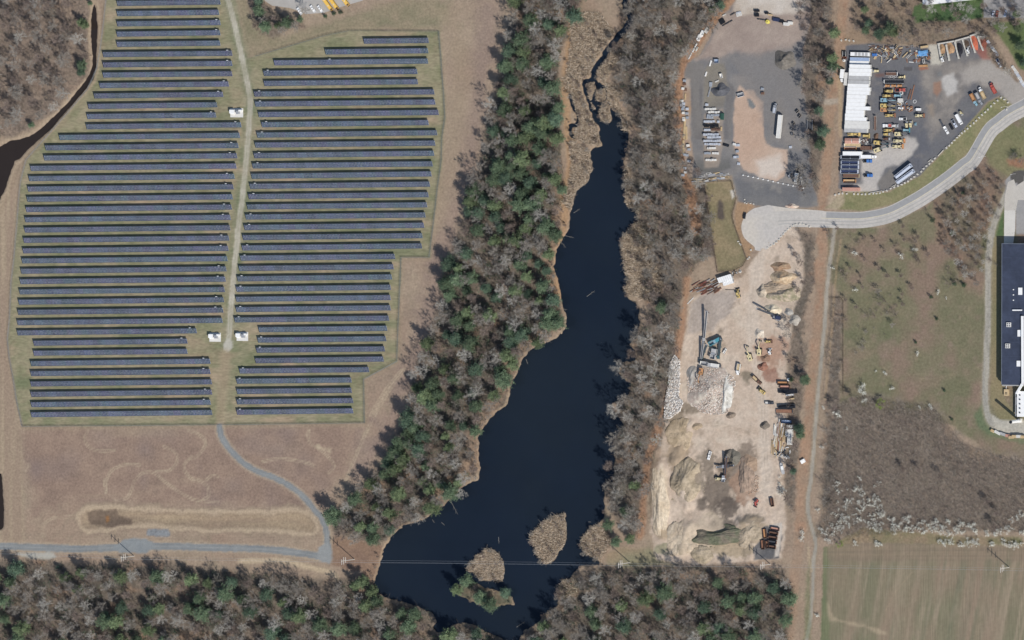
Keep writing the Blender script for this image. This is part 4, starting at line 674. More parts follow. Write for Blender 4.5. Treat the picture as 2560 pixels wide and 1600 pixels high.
K['skip'] = [('wall', '1', [B(0, 1.14, .25, 6.4, .12, 1.5)]), ('wall', '1', [B(0, -1.14, .25, 6.4, .12, 1.5)]), ('end_wall', '1', [B(3.14, 0, .25, .12, 2.16, 1.5)]), ('end_wall', '1', [B(-3.14, 0, .25, .12, 2.16, 1.5)]), ('floor', '2', [B(0, 0, .2, 6.1, 2.16, .25)]), ('skid', 'darksteel', [B(0, .7, 0, 6.3, .18, .22), B(0, -.7, 0, 6.3, .18, .22)]), ('rim', '3', [B(0, 1.14, 1.75, 6.5, .2, .12), B(0, -1.14, 1.75, 6.5, .2, .12)])]
K['crate'] = [('pallet', 'wood', [B(0, y, 0, 1.25, .12, .12) for y in (-.5, 0, .5)] + [B(0, 0, .12, 1.25, 1.15, .04)]), ('block_stack', '1', [B(-.31, -.29, .16, .58, .54, 1.05), B(.31, -.29, .16, .58, .54, 1.0), B(-.31, .29, .16, .58, .54, 1.0), B(.31, .29, .16, .58, .54, 1.05)]), ('strap', '2', [B(0, 0, 1.2, 1.22, .06, .03), B(0, 0, .5, 1.25, .06, .03)])]
K['bundle'] = [('bearer', 'wood', [B(-1.3, 0, 0, .12, 1.3, .12), B(1.3, 0, 0, .12, 1.3, .12)]), ('boards', '1', [B(0, -.5+.25*i, .12, 4.0+.15*(i % 3), .2, .5+.1*(i % 2)) for i in range(5)]), ('strap', '2', [B(-1, 0, .72, .06, 1.25, .03), B(1, 0, .72, .06, 1.25, .03)])]
K['dozer'] = [('track', 'black', [B(0, 1.0, .05, 3.6, .5, .95, .85, 1)]), ('track', 'black', [B(0, -1.0, .05, 3.6, .5, .95, .85, 1)]), ('hood', '1', [B(.8, 0, .8, 2.2, 1.3, 1.0, .95, .9)]), ('body', '1', [B(-.9, 0, .8, 1.6, 1.5, .9)]), ('cab_windows', 'glass', [B(-.8, 0, 1.7, 1.3, 1.3, .8)]), ('cab_roof', '1', [B(-.8, 0, 2.5, 1.6, 1.6, .12)]), ('blade', '2', [B(2.5, 0, .1, .25, 3.2, 1.2, 1.3)]), ('push_arm', '1', [E((.2, 1.35, .6), (2.4, 1.35, .5), .18, .25), E((.2, -1.35, .6), (2.4, -1.35, .5), .18, .25)])]
MC = {}
def prim(lst):
    m = MB()
    for k, a, kw in lst: (m.box if k == 'b' else m.tube if k == 't' else m.beam)(*a, **kw)
    return m
NAMES = {'car': ('parked_car', 'car'), 'pickup': ('pickup_truck', 'pickup'), 'van': ('delivery_van', 'van'), 'boxtruck': ('box_truck', 'truck'), 'trailer': ('box_trailer', 'trailer'), 'container': ('shipping_container', 'container'), 'hopper': ('hopper_trailer', 'trailer'), 'flatbed': ('flatbed_trailer', 'trailer'), 'tractor': ('truck_tractor', 'truck'), 'dump': ('dump_truck', 'dump truck'), 'bus': ('school_bus', 'bus'), 'excavator': ('excavator', 'excavator'), 'loader': ('wheel_loader', 'loader'), 'roller': ('road_roller', 'roller'), 'skip': ('open_skip', 'skip'), 'crate': ('block_pallet', 'pallet'), 'bundle': ('board_bundle', 'boards'), 'dozer': ('bulldozer', 'bulldozer')}
def make(kind, px, py, rz, cols, label, group=None, sx=1, sy=1, h=1.0, sz=1, z=None):
    x, y = W(px, py, h); nm, cat = NAMES[kind]
    t = thing(nm, label, cat, (x, y, (hz(px, py) if z is None else z)+.01), rz, group); t.scale = (sx, sy, sz)
    def build(parts, par, pre):
        for i, p in enumerate(parts):
            key = (kind, pre, i, cols)
            if key not in MC:
                c = p[1]; c = cols[min(int(c)-1, len(cols)-1)] if c.isdigit() else c
                MC[key] = prim(p[2]).mesh(p[0], M(c))
            o = link(p[0], MC[key], par)
            if len(p) > 3: build(p[3], o, pre+(i,))
    build(K[kind], t, ()); return t
def tk(kind, x, y, ox, oy, k, a, cols, label, **kw):
    """a = image direction of travel in degrees (0 = right, 90 = up the photo)"""
    return make(kind, ox+x/k, oy+y/k, R(a), cols, label, **kw)
T8 = (2080, 100, 7.56); T9 = (2080, 290, 7.56)
# -- long row of white storage trailers, west side of the machinery yard
rows = [(210, 328, 348, 705, 'white', 'grey panelled'), (334, 398, 340, 700, 'bluegrey', 'blue roofed'), (402, 458, 332, 690, 'white', 'south of blue roof'), (465, 535, 328, 720, 'white', ''), (540, 608, 320, 735, 'white', ''), (612, 680, 315, 725, 'white', ''), (684, 756, 308, 700, 'greyroof', 'grey roofed'), (762, 834, 300, 700, 'greyroof', 'second grey roof'), (836, 890, 295, 690, 'white', ''), (895, 962, 290, 715, 'white', ''), (966, 1035, 283, 700, 'white', ''), (1040, 1108, 278, 640, 'white', ''), (1112, 1180, 275, 630, 'white', ''), (1184, 1250, 270, 620, 'white', ''), (1255, 1323, 262, 710, 'white', ''), (1328, 1395, 258, 600, 'white', ''), (1400, 1455, 245, 600, 'white', ''), (1460, 1526, 243, 645, 'white', ''), (1538, 1598, 240, 685, 'offwhite', ''), (1604, 1676, 232, 685, 'offwhite', ''), (1680, 1745, 228, 660, 'greyroof', 'last of the row')]
for i, (y0, y1, x0, x1, c, ex) in enumerate(rows):
    xc, yc = (x0+x1)/2, (y0+y1)/2; hgt = 2.2 if i < 3 else 3.85
    a = np.array(W(2080+x0/7.56, 100+yc/7.56, hgt)); b = np.array(W(2080+x1/7.56, 100+(yc+8)/7.56, hgt)); L = np.linalg.norm(b-a)
    t = tk('trailer', xc, yc, *T8, 180-1.2, (c, 'offwhite'), f'{nth(i+1)} storage trailer from the north in the long white row'+(', '+ex if ex else ''), group='row of white storage trailers', h=hgt, sx=L/16, sy=.94 if y1-y0 < 60 else 1.0, sz=hgt/3.9)
    if i == 0:
        for k in range(4): link('roof_panel', MB().box(-5.5+k*2.9, 0, 3.93, 2.2, 2.2, .05).mesh('roof_panel', M('greyroof')), t)
V = tk
V('boxtruck', 183, 670, *T8, -96, ('white', 'white'), 'white box truck parked west of the trailer row', h=3)
V('container', 257, 735, *T8, 85, ('offwhite', 'offwhite'), 'grey white container between the box truck and the trailer row', sx=.72, h=2.6)
V('skip', 236, 265, *T8, 88, ('black', 'darksteel', 'offwhite'), 'small dark skip on the orange strip north west of trailers', sx=.55)
V('skip', 240, 335, *T8, 2, ('darkred', 'rust', 'rust'), 'small red skip just south of the dark one', sx=.38, sy=.6)
TAN = ('yellow', 'yellow'); PY = ('paleyellow', 'paleyellow')
for kind, x, y, a, c, lab, kw in [
 ('roller', 825, 585, 180, PY, 'small pale roller alone beside the trailer row', {}),
 ('flatbed', 1130, 640, 0, ('brown', 'white'), 'brown decked flatbed at the head of the machine row', dict(sx=.72)),
 ('loader', 1310, 700, 0, PY, 'pale loader behind the brown flatbed', dict(sx=.6, sy=.7)),
 ('flatbed', 1175, 785, 180, ('black', 'white'), 'long black flatbed with white ends', dict(sx=1.18)),
 ('roller', 1030, 865, 180, ('orange', 'orange'), 'first of three orange rollers parked end to end', {}),
 ('roller', 1150, 865, 180, ('orange', 'orange'), 'middle of three orange rollers parked end to end', {}),
 ('roller', 1265, 865, 180, ('orange', 'orange'), 'last of three orange rollers parked end to end', {}),
 ('loader', 1070, 965, 180, ('yellow', 'black'), 'yellow loader with black bucket facing the trailers', {}),
 ('pickup', 1290, 942, 0, ('red', 'black'), 'red cab truck with a black bed in the machine row', dict(sx=1.25, sy=1.2)),
 ('loader', 1045, 1055, 0, ('yellow', 'brown'), 'yellow loader next to the light blue machine', {}),
 ('dozer', 1230, 1050, 0, ('lightblue', 'lightblue'), 'light blue tracked machine in the yard', {}),
 ('excavator', 1010, 1135, 0, ('lightblue', 'lightblue'), 'light blue excavator with its boom pointing east', {}),
 ('excavator', 1005, 1240, 0, TAN, 'yellow excavator just south of the light blue one', {}),
 ('excavator', 1005, 1320, 0, ('orange', 'yellow'), 'orange yellow excavator, third in the excavator row', {}),
 ('loader', 1090, 1425, 0, ('yellow', 'rust'), 'yellow loader with a rusty bucket south of the excavators', {}),
 ('container', 1295, 1140, 0, ('offwhite', 'steel'), 'small square white tank unit near the beams', dict(sx=.26, sy=1.1)),
 ('pickup', 1300, 1290, 0, ('white', 'white'), 'small white vehicle by the rusty buckets', dict(sx=.6, sy=.7)),
 ('boxtruck', 1620, 1312, 180, ('white', 'steel'), 'white tank trailer east of the rusty buckets', dict(sx=.55, sy=.7, sz=.5)),
 ('loader', 1650, 1430, 0, ('paleyellow', 'rust'), 'pale loader with rusty bucket at the east of the machines', dict(sx=.9)),
 ('flatbed', 1720, 490, 3, ('orange', 'yellow'), 'orange plough frame lying by the stone pad', dict(sx=.55, sy=.6, sz=.5))]:
    V(kind, x, y, *T8, a, c, lab, **kw)
for kind, x, y, a, c, lab, kw in [
 ('loader', 400, 345, 0, ('yellow', 'yellow'), 'yellow loader at the south end of the trailer row', dict(sx=1.2)), ('dozer', 640, 375, 0, TAN, 'yellow bulldozer beside the loader south of the trailers', {}),
 ('flatbed', 390, 555, 180, ('tan', 'offwhite'), 'beige flatbed south of the orange roofed bunkers', dict(sx=.98)), ('skip', 350, 615, 0, ('orange', 'rust', 'offwhite'), 'orange skip between beige flatbed and white trailer', dict(sx=1.35)),
 ('flatbed', 645, 605, 0, ('brown', 'rust'), 'brown flatbed east of the orange skip', dict(sx=.72)), ('trailer', 408, 705, 180, ('white', 'offwhite'), 'white box trailer south of the orange skip', dict(sx=.86)),
 ('hopper', 365, 777, 180, ('silver', 'black', 'black'), 'silver hopper trailer filled with dark load', dict(sx=1.1)), ('boxtruck', 680, 770, 0, ('white', 'white'), 'white box truck facing east across the pale apron', dict(h=2.5, sx=1.2)),
 ('hopper', 352, 880, 180, ('silver', 'navy', 'navy'), 'northern of three silver hoppers with navy covers', {}), ('hopper', 352, 962, 180, ('silver', 'navy', 'navy'), 'middle of three silver hoppers with navy covers', {}), ('hopper', 342, 1048, 180, ('silver', 'navy', 'navy'), 'southern of three silver hoppers with navy covers', {}),
 ('tractor', 670, 850, 0, ('blue', 'blue'), 'bright blue tractor unit ahead of the northern hopper', {}), ('tractor', 682, 1120, 0, ('blue', 'blue'), 'bright blue tractor unit hitched to the brown flatbed', {}),
 ('flatbed', 365, 1130, 0, ('brown', 'tan'), 'brown flatbed behind the southern blue tractor', {}), ('skip', 335, 1228, 0, ('orange', 'tan', 'black'), 'orange skip south of the brown flatbed', dict(sx=1.4)),
 ('container', 367, 1385, 0, ('salmon', 'salmon'), 'salmon pink container at the south end of the yard', {}),
 ('hopper', 1365, 1040, 37, ('silver', 'silver', 'silver'), 'northern of two long silver trailers parked at a slant', dict(sx=1.15)), ('hopper', 1400, 1142, 34, ('silver', 'silver', 'silver'), 'southern of two long silver trailers parked at a slant', dict(sx=1.2)),
 ('flatbed', 818, 135, 90, ('brown', 'offwhite'), 'narrow brown trailer standing north to south by the trailers', dict(sx=.82, sy=.7)),
 ('pickup', 1045, 182, 180, ('white', 'red'), 'white truck with a red bed in the machine rows', dict(sx=1.25, sy=1.3)), ('roller', 1195, 185, 0, ('offwhite', 'paleyellow'), 'pale roller east of the white and red truck', {}),
 ('roller', 1415, 155, 90, PY, 'western of two pale yellow rollers side by side', {}), ('roller', 1490, 150, 90, PY, 'eastern of two pale yellow rollers side by side', {}), ('car', 1575, 152, 90, ('lightblue', 'lightblue'), 'tiny bright blue machine beside the two rollers', dict(sx=.45, sy=.8)),
 ('loader', 1065, 270, 0, ('yellow', 'rust'), 'yellow loader south of the white and red truck', {}), ('dozer', 1400, 265, 0, ('lightblue', 'teal'), 'teal tracked machine near the slanted car row', {}),
 ('roller', 1040, 345, 0, ('yellow', 'yellow'), 'small yellow roller at the edge of the pale apron', {}), ('roller', 1040, 432, 0, ('brown', 'brown'), 'brown rusted roller on the pale apron', {}),
 ('excavator', 1275, 340, 0, ('paleyellow', 'darksteel'), 'pale excavator with a dark boom pointing east', {}), ('excavator', 880, 505, -5, ('yellow', 'darkteal'), 'northern of two excavators with dark booms on pale apron', {}), ('excavator', 880, 635, 18, ('paleyellow', 'darkteal'), 'southern of two excavators with dark booms on pale apron', {}),
 ('loader', 1255, 470, 0, ('paleyellow', 'orange'), 'northern of two loaders with big rusty buckets', dict(sx=1.15, sy=1.1)), ('loader', 1230, 575, 0, ('paleyellow', 'orange'), 'southern of two loaders with big rusty buckets', dict(sx=1.1, sy=1.1)),
 ('pickup', 1335, 55, 180, ('white', 'black'), 'white pickup among machines east of the excavators', {})]:
    V(kind, x, y, *T9, a, c, lab, **kw)
# -- vehicles near the road side of the yard
T4 = (1920, 0, 3.78)
for kind, x, y, a, c, lab, kw in [
 ('dump', 2130, 835, 118, ('red', 'red', 'red'), 'red dump truck nearest the yard entrance', {}), ('dump', 2027, 880, 118, ('tan', 'white', 'tan'), 'tan dump truck loaded with sand in the slanted row', dict(sx=1.1)), ('dump', 1996, 930, 298, ('steel', 'steel', 'greyroof'), 'grey dump truck in the middle of the slanted row', dict(sx=1.15)), ('dump', 1948, 940, 298, ('orange', 'lightblue', 'orange'), 'orange dump truck with a light blue cab', dict(sx=1.15)),
 ('pickup', 1683, 1230, 300, ('white', 'white'), 'white pickup at the south end of the slanted parking row', {}), ('car', 1730, 1197, 300, ('black', 'black'), 'black car in the slanted parking row', {}), ('pickup', 1762, 1168, 300, ('silver', 'black'), 'silver pickup with black bed in the slanted parking row', {}), ('van', 1806, 1128, 300, ('white', 'white'), 'long white van in the slanted parking row', dict(sx=1.25, sy=1.1)),
 ('roller', 1828, 1070, 300, PY, 'pale roller at the north end of the slanted parking row', dict(sx=.7, sy=.7)), ('flatbed', 1640, 1165, 300, ('darksteel', 'steel'), 'empty dark frame trailer ahead of the white pickup', dict(sx=.45, sy=.6, sz=.6)),
 ('pickup', 2182, 595, 298, ('white', 'navy'), 'white and blue pickup by the eastern yard edge', dict(sx=1.1)), ('car', 2128, 130, 80, ('silver', 'white'), 'silver car in the top right car park', {}), ('car', 2163, 130, 80, ('darkred', 'red'), 'dark red car in the top right car park', {}), ('car', 2238, 125, 80, ('bluegrey', 'bluegrey'), 'blue grey car in the top right car park', {}),
 ('loader', 1652, 555, 100, ('white', 'paleyellow'), 'small white loader in front of the first storage bay', dict(sx=.7, sy=.7)), ('loader', 1893, 475, 100, ('white', 'white'), 'small white loader inside the fourth storage bay', dict(sx=.7, sy=.7)),
 ('dump', 68, 1025, 80, ('steel', 'steel', 'greyblock'), 'open grey dump body trailer above the long white trailer', dict(sx=.9)), ('trailer', 116, 1195, 84, ('offwhite', 'white'), 'long white trailer parked alone on the dark gravel', {}),
 ('skip', 398, 1180, 90, ('black', 'darksteel', 'steel'), 'dark slatted rack under the trees beside the dark gravel', dict(sx=1.1, sy=1.6))]:
    V(kind, x, y, *T4, a, c, lab, **kw)
# -- bus lot
T9b = (640, 0, 9.31)
V('bus', 1665, 85, *T9b, -52, ('busyellow', 'busyellow'), 'westernmost of three yellow school buses')
V('bus', 1795, 55, *T9b, -52, ('busyellow', 'busyellow'), 'middle of three yellow school buses')
V('bus', 2045, -25, *T9b, -52, ('busyellow', 'busyellow'), 'easternmost of three yellow school buses')
V('pickup', 1010, 260, *T9b, 128, ('white', 'white'), 'white pickup under the bare tree by the bus lot', sx=1.05); V('pickup', 1320, 205, *T9b, 128, ('white', 'white'), 'white pickup in the middle of three beside the buses', sx=1.05); V('pickup', 1490, 205, *T9b, 128, ('white', 'white'), 'white pickup nearest to the school buses', sx=1.05)
# -- block yard
TC = (1690, 150, 7.56); TD = (1690, 340, 7.56); TP = (1700, 0, 7.56)
V('car', 940, 172, *TD, -15, ('black', 'black'), 'black car on the dark lane between pallets and salmon mound', sx=1.05); V('car', 1290, 1505, *TD, 80, ('black', 'black'), 'dark car at the edge of the turning circle')
V('boxtruck', 2280, 760, *TD, 83, ('offwhite', 'black'), 'truck with a pale flat bed near the east trees', sx=1.2, sz=.6); V('pickup', 2355, 840, *TD, 83, ('offwhite', 'darksteel'), 'smaller pale truck right of the flat bed truck', sx=1.1); V('loader', 2150, 750, *TD, 90, ('steel', 'steel'), 'small grey machine left of the flat bed truck', sx=.6, sy=.7)
V('skip', 1222, 660, *TC, 15, ('steel', 'steel', 'white'), 'grey open concrete washout box beside the salmon mound', sx=.75, sy=1.1); V('skip', 853, 298, *TC, -75, ('offwhite', 'white', 'white'), 'small white open box north of the dark stone heap', sx=.48, sy=.65)
V('container', 877, 1068, *TC, 88, ('green', 'green'), 'dark green container at the east side of the pallets', sx=.36, sy=.75)
V('skip', 766, 20, *TC, 0, ('steel', 'bluegrey', 'steel'), 'grey steel trench plate box by the north lane', sx=.55, sy=1.1)
for i, (x, y, a, c) in enumerate([(2285, 965, 40, 'black'), (2330, 1055, 50, 'black'), (2212, 1195, 45, 'black'), (2180, 1300, 70, 'darksteel'), (2190, 1400, 100, 'darksteel')]):
    V('crate', x, y, *TC, a, (c, 'offwhite'), f'{nth(i+1)} dark crate from the north, right of the long white trailer', sx=2.0 if i < 2 else 1.5, sy=1.4, group='dark crates on the gravel')
rg = random.Random(5)
prow = [(925, 570, 750, 'wg'), (985, 640, 830, 'w'), (1045, 600, 840, 'gg'), (1090, 600, 700, 'gg'), (1160, 540, 720, 'g'), (1165, 795, 835, 'g'), (1240, 555, 620, 'k'), (1243, 660, 820, 'k'), (1322, 545, 650, 'g'), (1315, 690, 820, 'n'), (1408, 540, 820, 'g'), (1460, 615, 845, 'g'), (1525, 545, 845, 'g'), (1590, 560, 845, 'g'), (1665, 605, 760, 'w'), (1760, 550, 660, 'gg'), (1765, 705, 800, 'w'), (1890, 575, 745, 'w')]
for r_, (y, x0, x1, c) in enumerate(prow):
    xs = np.arange(x0, x1+1, 42); 
    for k, x in enumerate(xs):
        cc = {'w': ('offwhite', 'white'), 'g': ('greyblock', 'greyblock2'), 'k': ('black', 'black'), 'n': ('brown', 'darksteel'), 'wg': ('offwhite', 'steel'), 'gg': ('greyblock2', 'greyblock')}[c]
        make('crate', 1690+(x+rg.uniform(-4, 4))/7.56, 150+(y+rg.uniform(-4, 4))/7.56, R(rg.uniform(-3, 3)), cc, f'{nth(k+1)} block pallet from the west in the {nth(r_+1)} row of the big stack', 'block pallets in the central stack', sx=1.2, sy=1.35 if c != 'k' else 1.8, sz=rg.choice((1, 1, 1.7)))
left = [(160, 390, 'gg'), (155, 455, 'n'), (130, 540, 'w'), (172, 560, 'n'), (110, 775, 'w'), (140, 825, 'g'), (105, 850, 'g'), (140, 885, 'gg'), (210, 925, 'g'), (125, 930, 'gg'), (140, 1000, 'w'), (205, 1010, 'gg'), (140, 1105, 'w'), (145, 1135, 'w'), (210, 1090, 'gg'), (160, 1200, 'l'), (150, 1370, 'l'), (190, 1380, 'l'), (225, 1615, 'w'), (240, 1690, 'gg'), (135, 1640, 'l'), (165, 1790, 'gg'), (205, 1800, 'gg'), (245, 1910, 'gg'), (145, 1965, 'n'), (165, 2045, 'g'), (175, 2120, 'w'), (130, 2175, 'gg'), (1145, 1610, 'g'), (1160, 1725, 'gg'), (1155, 1830, 'gg'), (1180, 1960, 'g'), (2160, 1645, 'g'), (1630, 545, 'gg'), (1635, 630, 'n'), (580, 845, 'g'), (655, 440, 'gg'), (650, 480, 'gg'), (1100, 1590, 'w'), (1175, 1610, 'g'), (1115, 1835, 'g')]
for i, (x, y, c) in enumerate(left):
    wh = 'along the west fence of the yard' if x < 300 else 'beside the salmon mound' if 1000 < x < 1400 else 'scattered on the gravel yard'
    if c == 'l': make('bundle', 1690+x/7.56, 150+y/7.56, R(90+rg.uniform(-4, 4)), ('tan', 'wood'), f'bundle of yellow boards {wh}, counted {nth(i+1)} from the north', 'board bundles', sx=2.2, sy=1.1)
    else: make('crate', 1690+x/7.56, 150+y/7.56, R(rg.uniform(-8, 8)), {'w': ('offwhite', 'white'), 'g': ('greyblock', 'greyblock2'), 'gg': ('greyblock2', 'greyblock'), 'n': ('brown', 'rust')}[c], f'single {dict(w="white", g="light grey", gg="grey", n="brown")[c]} pallet {wh}, counted {nth(i+1)} from the north', 'loose pallets in the block yard', sx=1.7, sy=1.5, sz=rg.uniform(.6, 1.3))
for x, y, a, c, s, lab in [(645, 62, 72, 'white', 1, 'white board bundle near the north lane'), (560, 265, 72, 'white', .8, 'thin white boards south of the other white boards'), (168, 690, 88, 'tan', 1, 'yellow board bundle by the west fence'), (625, 600, 74, 'steel', 1.8, 'grey steel beams west of the dark stone heap'), (850, 1300, 88, 'tan', .7, 'orange board bundle at the east side of the pallets'), (770, 400, 20, 'offwhite', .7, 'short white boards north of the dark stone heap')]:
    V('bundle', x, y, *TC, a, (c, 'wood'), lab, sx=s, sy=.8)
for x, y, a, c, sx, sy, lab in [(500, 570, 55, 'offwhite', 1.0, 2.2, 'pale stacked slabs north of the two white boxes'), (270, 905, 62, 'white', 1.7, .7, 'long white boards on the west edge of the yard'), (310, 925, 62, 'offwhite', .8, .9, 'short white boards beside the long ones'), (185, 1060, 60, 'white', 1.1, .5, 'thin white plank by the yard corner'), (1110, 270, 15, 'offwhite', 1.0, 2.2, 'white sheets stacked near the north haul road'), (1100, 240, 10, 'greyblock', .8, 1.2, 'grey sheets next to the white sheets'), (890, 438, 28, 'darksteel', 2.0, .5, 'long dark steel beam on the pale gravel'), (1545, 370, -7, 'darksteel', 1.7, .6, 'dark steel beam left of the yellow tank'), (830, 280, 25, 'offwhite', .6, .7, 'little white stack by the orange bank'), (990, 265, 30, 'darksteel', .9, .5, 'dark bars west of the white sheets')]:
    V('bundle', x, y, *TP, a, (c, 'wood'), lab, sx=sx, sy=sy)
for x, y, a, c, sx, sy, lab in [(415, 630, 62, 'white', .36, .95, 'northern of two white boxes on the yard edge'), (355, 715, 62, 'white', .36, .95, 'southern of two white boxes on the yard edge'), (795, 410, 30, 'black', .3, 1.2, 'black square steel stack on the pale gravel'), (1450, 205, 0, 'black', .3, .6, 'northern of two black boxes on the pale slope'), (1450, 285, 0, 'black', .25, .9, 'southern of two black boxes on the pale slope'), (1635, 245, 0, 'black', .2, .6, 'small black box north of the yellow tank'), (2010, 455, -5, 'offwhite', .35, .9, 'whitish low box at the dark bank'), (2085, 435, -5, 'offwhite', .28, .9, 'whitish box nearest the dark bank'), (1820, 372, -10, 'navy', .42, .95, 'dark navy plate stack right of the yellow tank'), (1915, 405, -8, 'black', .3, .7, 'black box at the end of the navy plates'), (1700, 280, -10, 'tan', .25, .4, 'little tan box north of the yellow tank')]:
    V('container', x, y, *TP, a, (c, 'darksteel'), lab, sx=sx, sy=sy, sz=.55)
def tank(px, py, r, h, c, label, name='storage_tank'):
    x, y, z = at(px, py); t = thing(name, label, 'tank', (x, y, z), 0)
    link('shell', MB().tube((0, 0, 0), (0, 0, h), r, r, 16).mesh('shell', M(c)), t); link('lid', MB().tube((0, 0, h), (0, 0, h+.25), r*.9, r*.35, 16).mesh('lid', M(c)), t); link('hatch', MB().tube((0, 0, h+.24), (0, 0, h+.4), .3, .3, 8).mesh('hatch', M('darksteel')), t)
tank(1700+1668/7.56, 412/7.56, 1.4, 1.6, 'tank', 'round yellow tank on the pale gravel in the north yard'); tank(2080+237/7.56, 100+385/7.56, .95, 1.6, 'offwhite', 'small round white tank south of the red skip')
tank(1700+2070/7.56, 840+822/7.56, 1.1, 1.8, 'white', 'white tank behind the rusty skips in the pit')
# ================================================================== HEAPS
def heap(px, py, rx, ry, h, col, label, name='gravel_heap', rz=0, rough=.25, seed=0, cat='heap', mname=None, col2=None, ring=9, seg=26, flatness=1.25):
    """uneven mound: rx, ry in photo pixels, h in metres"""
    x, y, z = at(px, py); rx *= .305; ry *= .28
    rgn = random.Random(seed or int(px*7+py)); ph = [(rgn.uniform(0, 6.28), rgn.uniform(.4, 1)) for _ in range(6)]
    V = []; F = []
    for i in range(ring+1):
        q = i/ring
        for k in range(seg):
            a = 2*math.pi*k/seg
            w_ = 1+sum(.10*p[1]*math.sin((n+2)*a+p[0]) for n, p in enumerate(ph[:4]))
            r_ = q*w_; zz = h*(1-q)**flatness*(1+rough*math.sin(5*a+ph[4][0]+q*7)*q)+rgn.uniform(-1, 1)*rough*.25*h*(1-q)*min(1, q*3)
            V.append((math.cos(a)*rx*r_, math.sin(a)*ry*r_, -.25 if i == ring else zz))
    for i in range(ring):
        for k in range(seg): F.append((i*seg+k, (i+1)*seg+k, (i+1)*seg+(k+1) % seg, i*seg+(k+1) % seg))
    m = mat(mname or 'heap_%d_%d_%d' % col, S(*col), .95, .22, .6, .1, bump=.5, col2=S(*(col2 or col)), cscale=.25)
    me = npmesh(name, np.array(V), np.array(F), m, smooth=True); o = link(name, me); o.location = (x, y, z); o.rotation_euler[2] = rz
    return tag(o, label, cat)
P1 = (1700, 650, 7.56); P2 = (1700, 840, 7.56); P3 = (1700, 1030, 7.56)
for x, y, rx, ry, h, c, c2, lab in [(1940, 340, 34, 20, 5, (198, 174, 140), (176, 148, 116), 'largest tan sand heap at the north of the pit'), (1980, 640, 44, 21, 5, (140, 132, 104), (186, 166, 142), 'heap half covered with green weeds'), (1560, 590, 15, 17, 3.5, (194, 176, 152), (150, 138, 122), 'pale heap beside the haul road, left of the weedy heap'), (1760, 940, 21, 15, 4, (222, 208, 180), (206, 188, 158), 'cream sand heap under the stacker conveyor'), (1500, 1390, 12, 14, 2.5, (214, 200, 180), (196, 180, 160), 'small cream heap north of the two excavators'), (2170, 1130, 16, 14, 2.5, (160, 152, 140), (178, 168, 154), 'grey stone heap east of the stacker'), (2060, 980, 12, 9, 2, (150, 146, 140), (170, 164, 154), 'grey stone heap north of the other grey heap'), (1900, 120, 26, 12, 2.5, (170, 142, 112), (150, 120, 94), 'low brown heap at the north edge of the pit')]:
    heap(1700+x/7.56, 650+y/7.56, rx, ry, h, c, lab, 'sand_heap', col2=c2, seed=int(x))
for x, y, rx, ry, h, c, c2, lab in [(600, 1000, 56, 62, 5, (196, 184, 166), (176, 158, 144), 'huge broad heap of broken concrete south of the crusher'), (880, 1080, 16, 50, 4, (206, 202, 192), (182, 176, 164), 'long ridge of pale rubble along the broad heap'), (1565, 575, 14, 11, 2.5, (152, 108, 88), (140, 98, 80), 'red brown heap beside the excavators'), (1620, 420, 13, 9, 1.6, (140, 108, 88), (150, 120, 98), 'low brown heap between the excavators'), (230, 740, 14, 26, 2.5, (168, 162, 154), (150, 142, 132), 'grey rubble bank left of the yellow excavator')]:
    heap(1700+x/7.56, 840+y/7.56, rx, ry, h, c, lab, 'rubble_heap', col2=c2, seed=int(x), rough=.4)
for x, y, rx, ry, h, c, lab in [(1605, 250, 11.5, 11.5, 3, (122, 112, 100), 'round grey brown heap beside the haul road'), (915, 800, 12, 14, 3.5, (112, 104, 94), 'dark grey heap at the head of the stacker conveyor'), (1030, 860, 16, 22, 3, (116, 110, 98), 'darker heap east of the stacker conveyor'), (960, 60, 13, 9, 2, (136, 120, 104), 'low brown heap south of the broad rubble'), (1300, 960, 24, 24, 2.5, (160, 134, 110), 'reddish brown heap between the stacker and haul road'), (300, 270, 16, 10, 1.6, (170, 148, 120), 'low tan heap at the west of the pit')]:
    heap(1700+x/7.56, 1030+y/7.56, rx, ry, h, c, lab, 'gravel_heap', seed=int(x)+3)
heap(1690+845/7.56, 150+570/7.56, 23, 17, 3.2, (88, 88, 92), 'dark stone heap in the middle of the block yard', 'stone_heap', col2=(100, 100, 104))
heap(1962, 150, 27, 26, 5.5, (112, 106, 98), 'broad dark earth heap at the east of the block yard', 'earth_heap', col2=(126, 118, 108))
heap(1690+2195/7.56, 340+1325/7.56, 17, 6, 1.6, (206, 190, 170), 'pale rubble heap at the edge of the turning circle', 'rubble_heap', col2=(196, 160, 138), rough=.5)
heap(2080+835/7.56, 290+390/7.56, 6, 11, 1.8, (112, 88, 72), 'brown brush heap on the yard south of trailers', 'brush_heap', rough=.6)
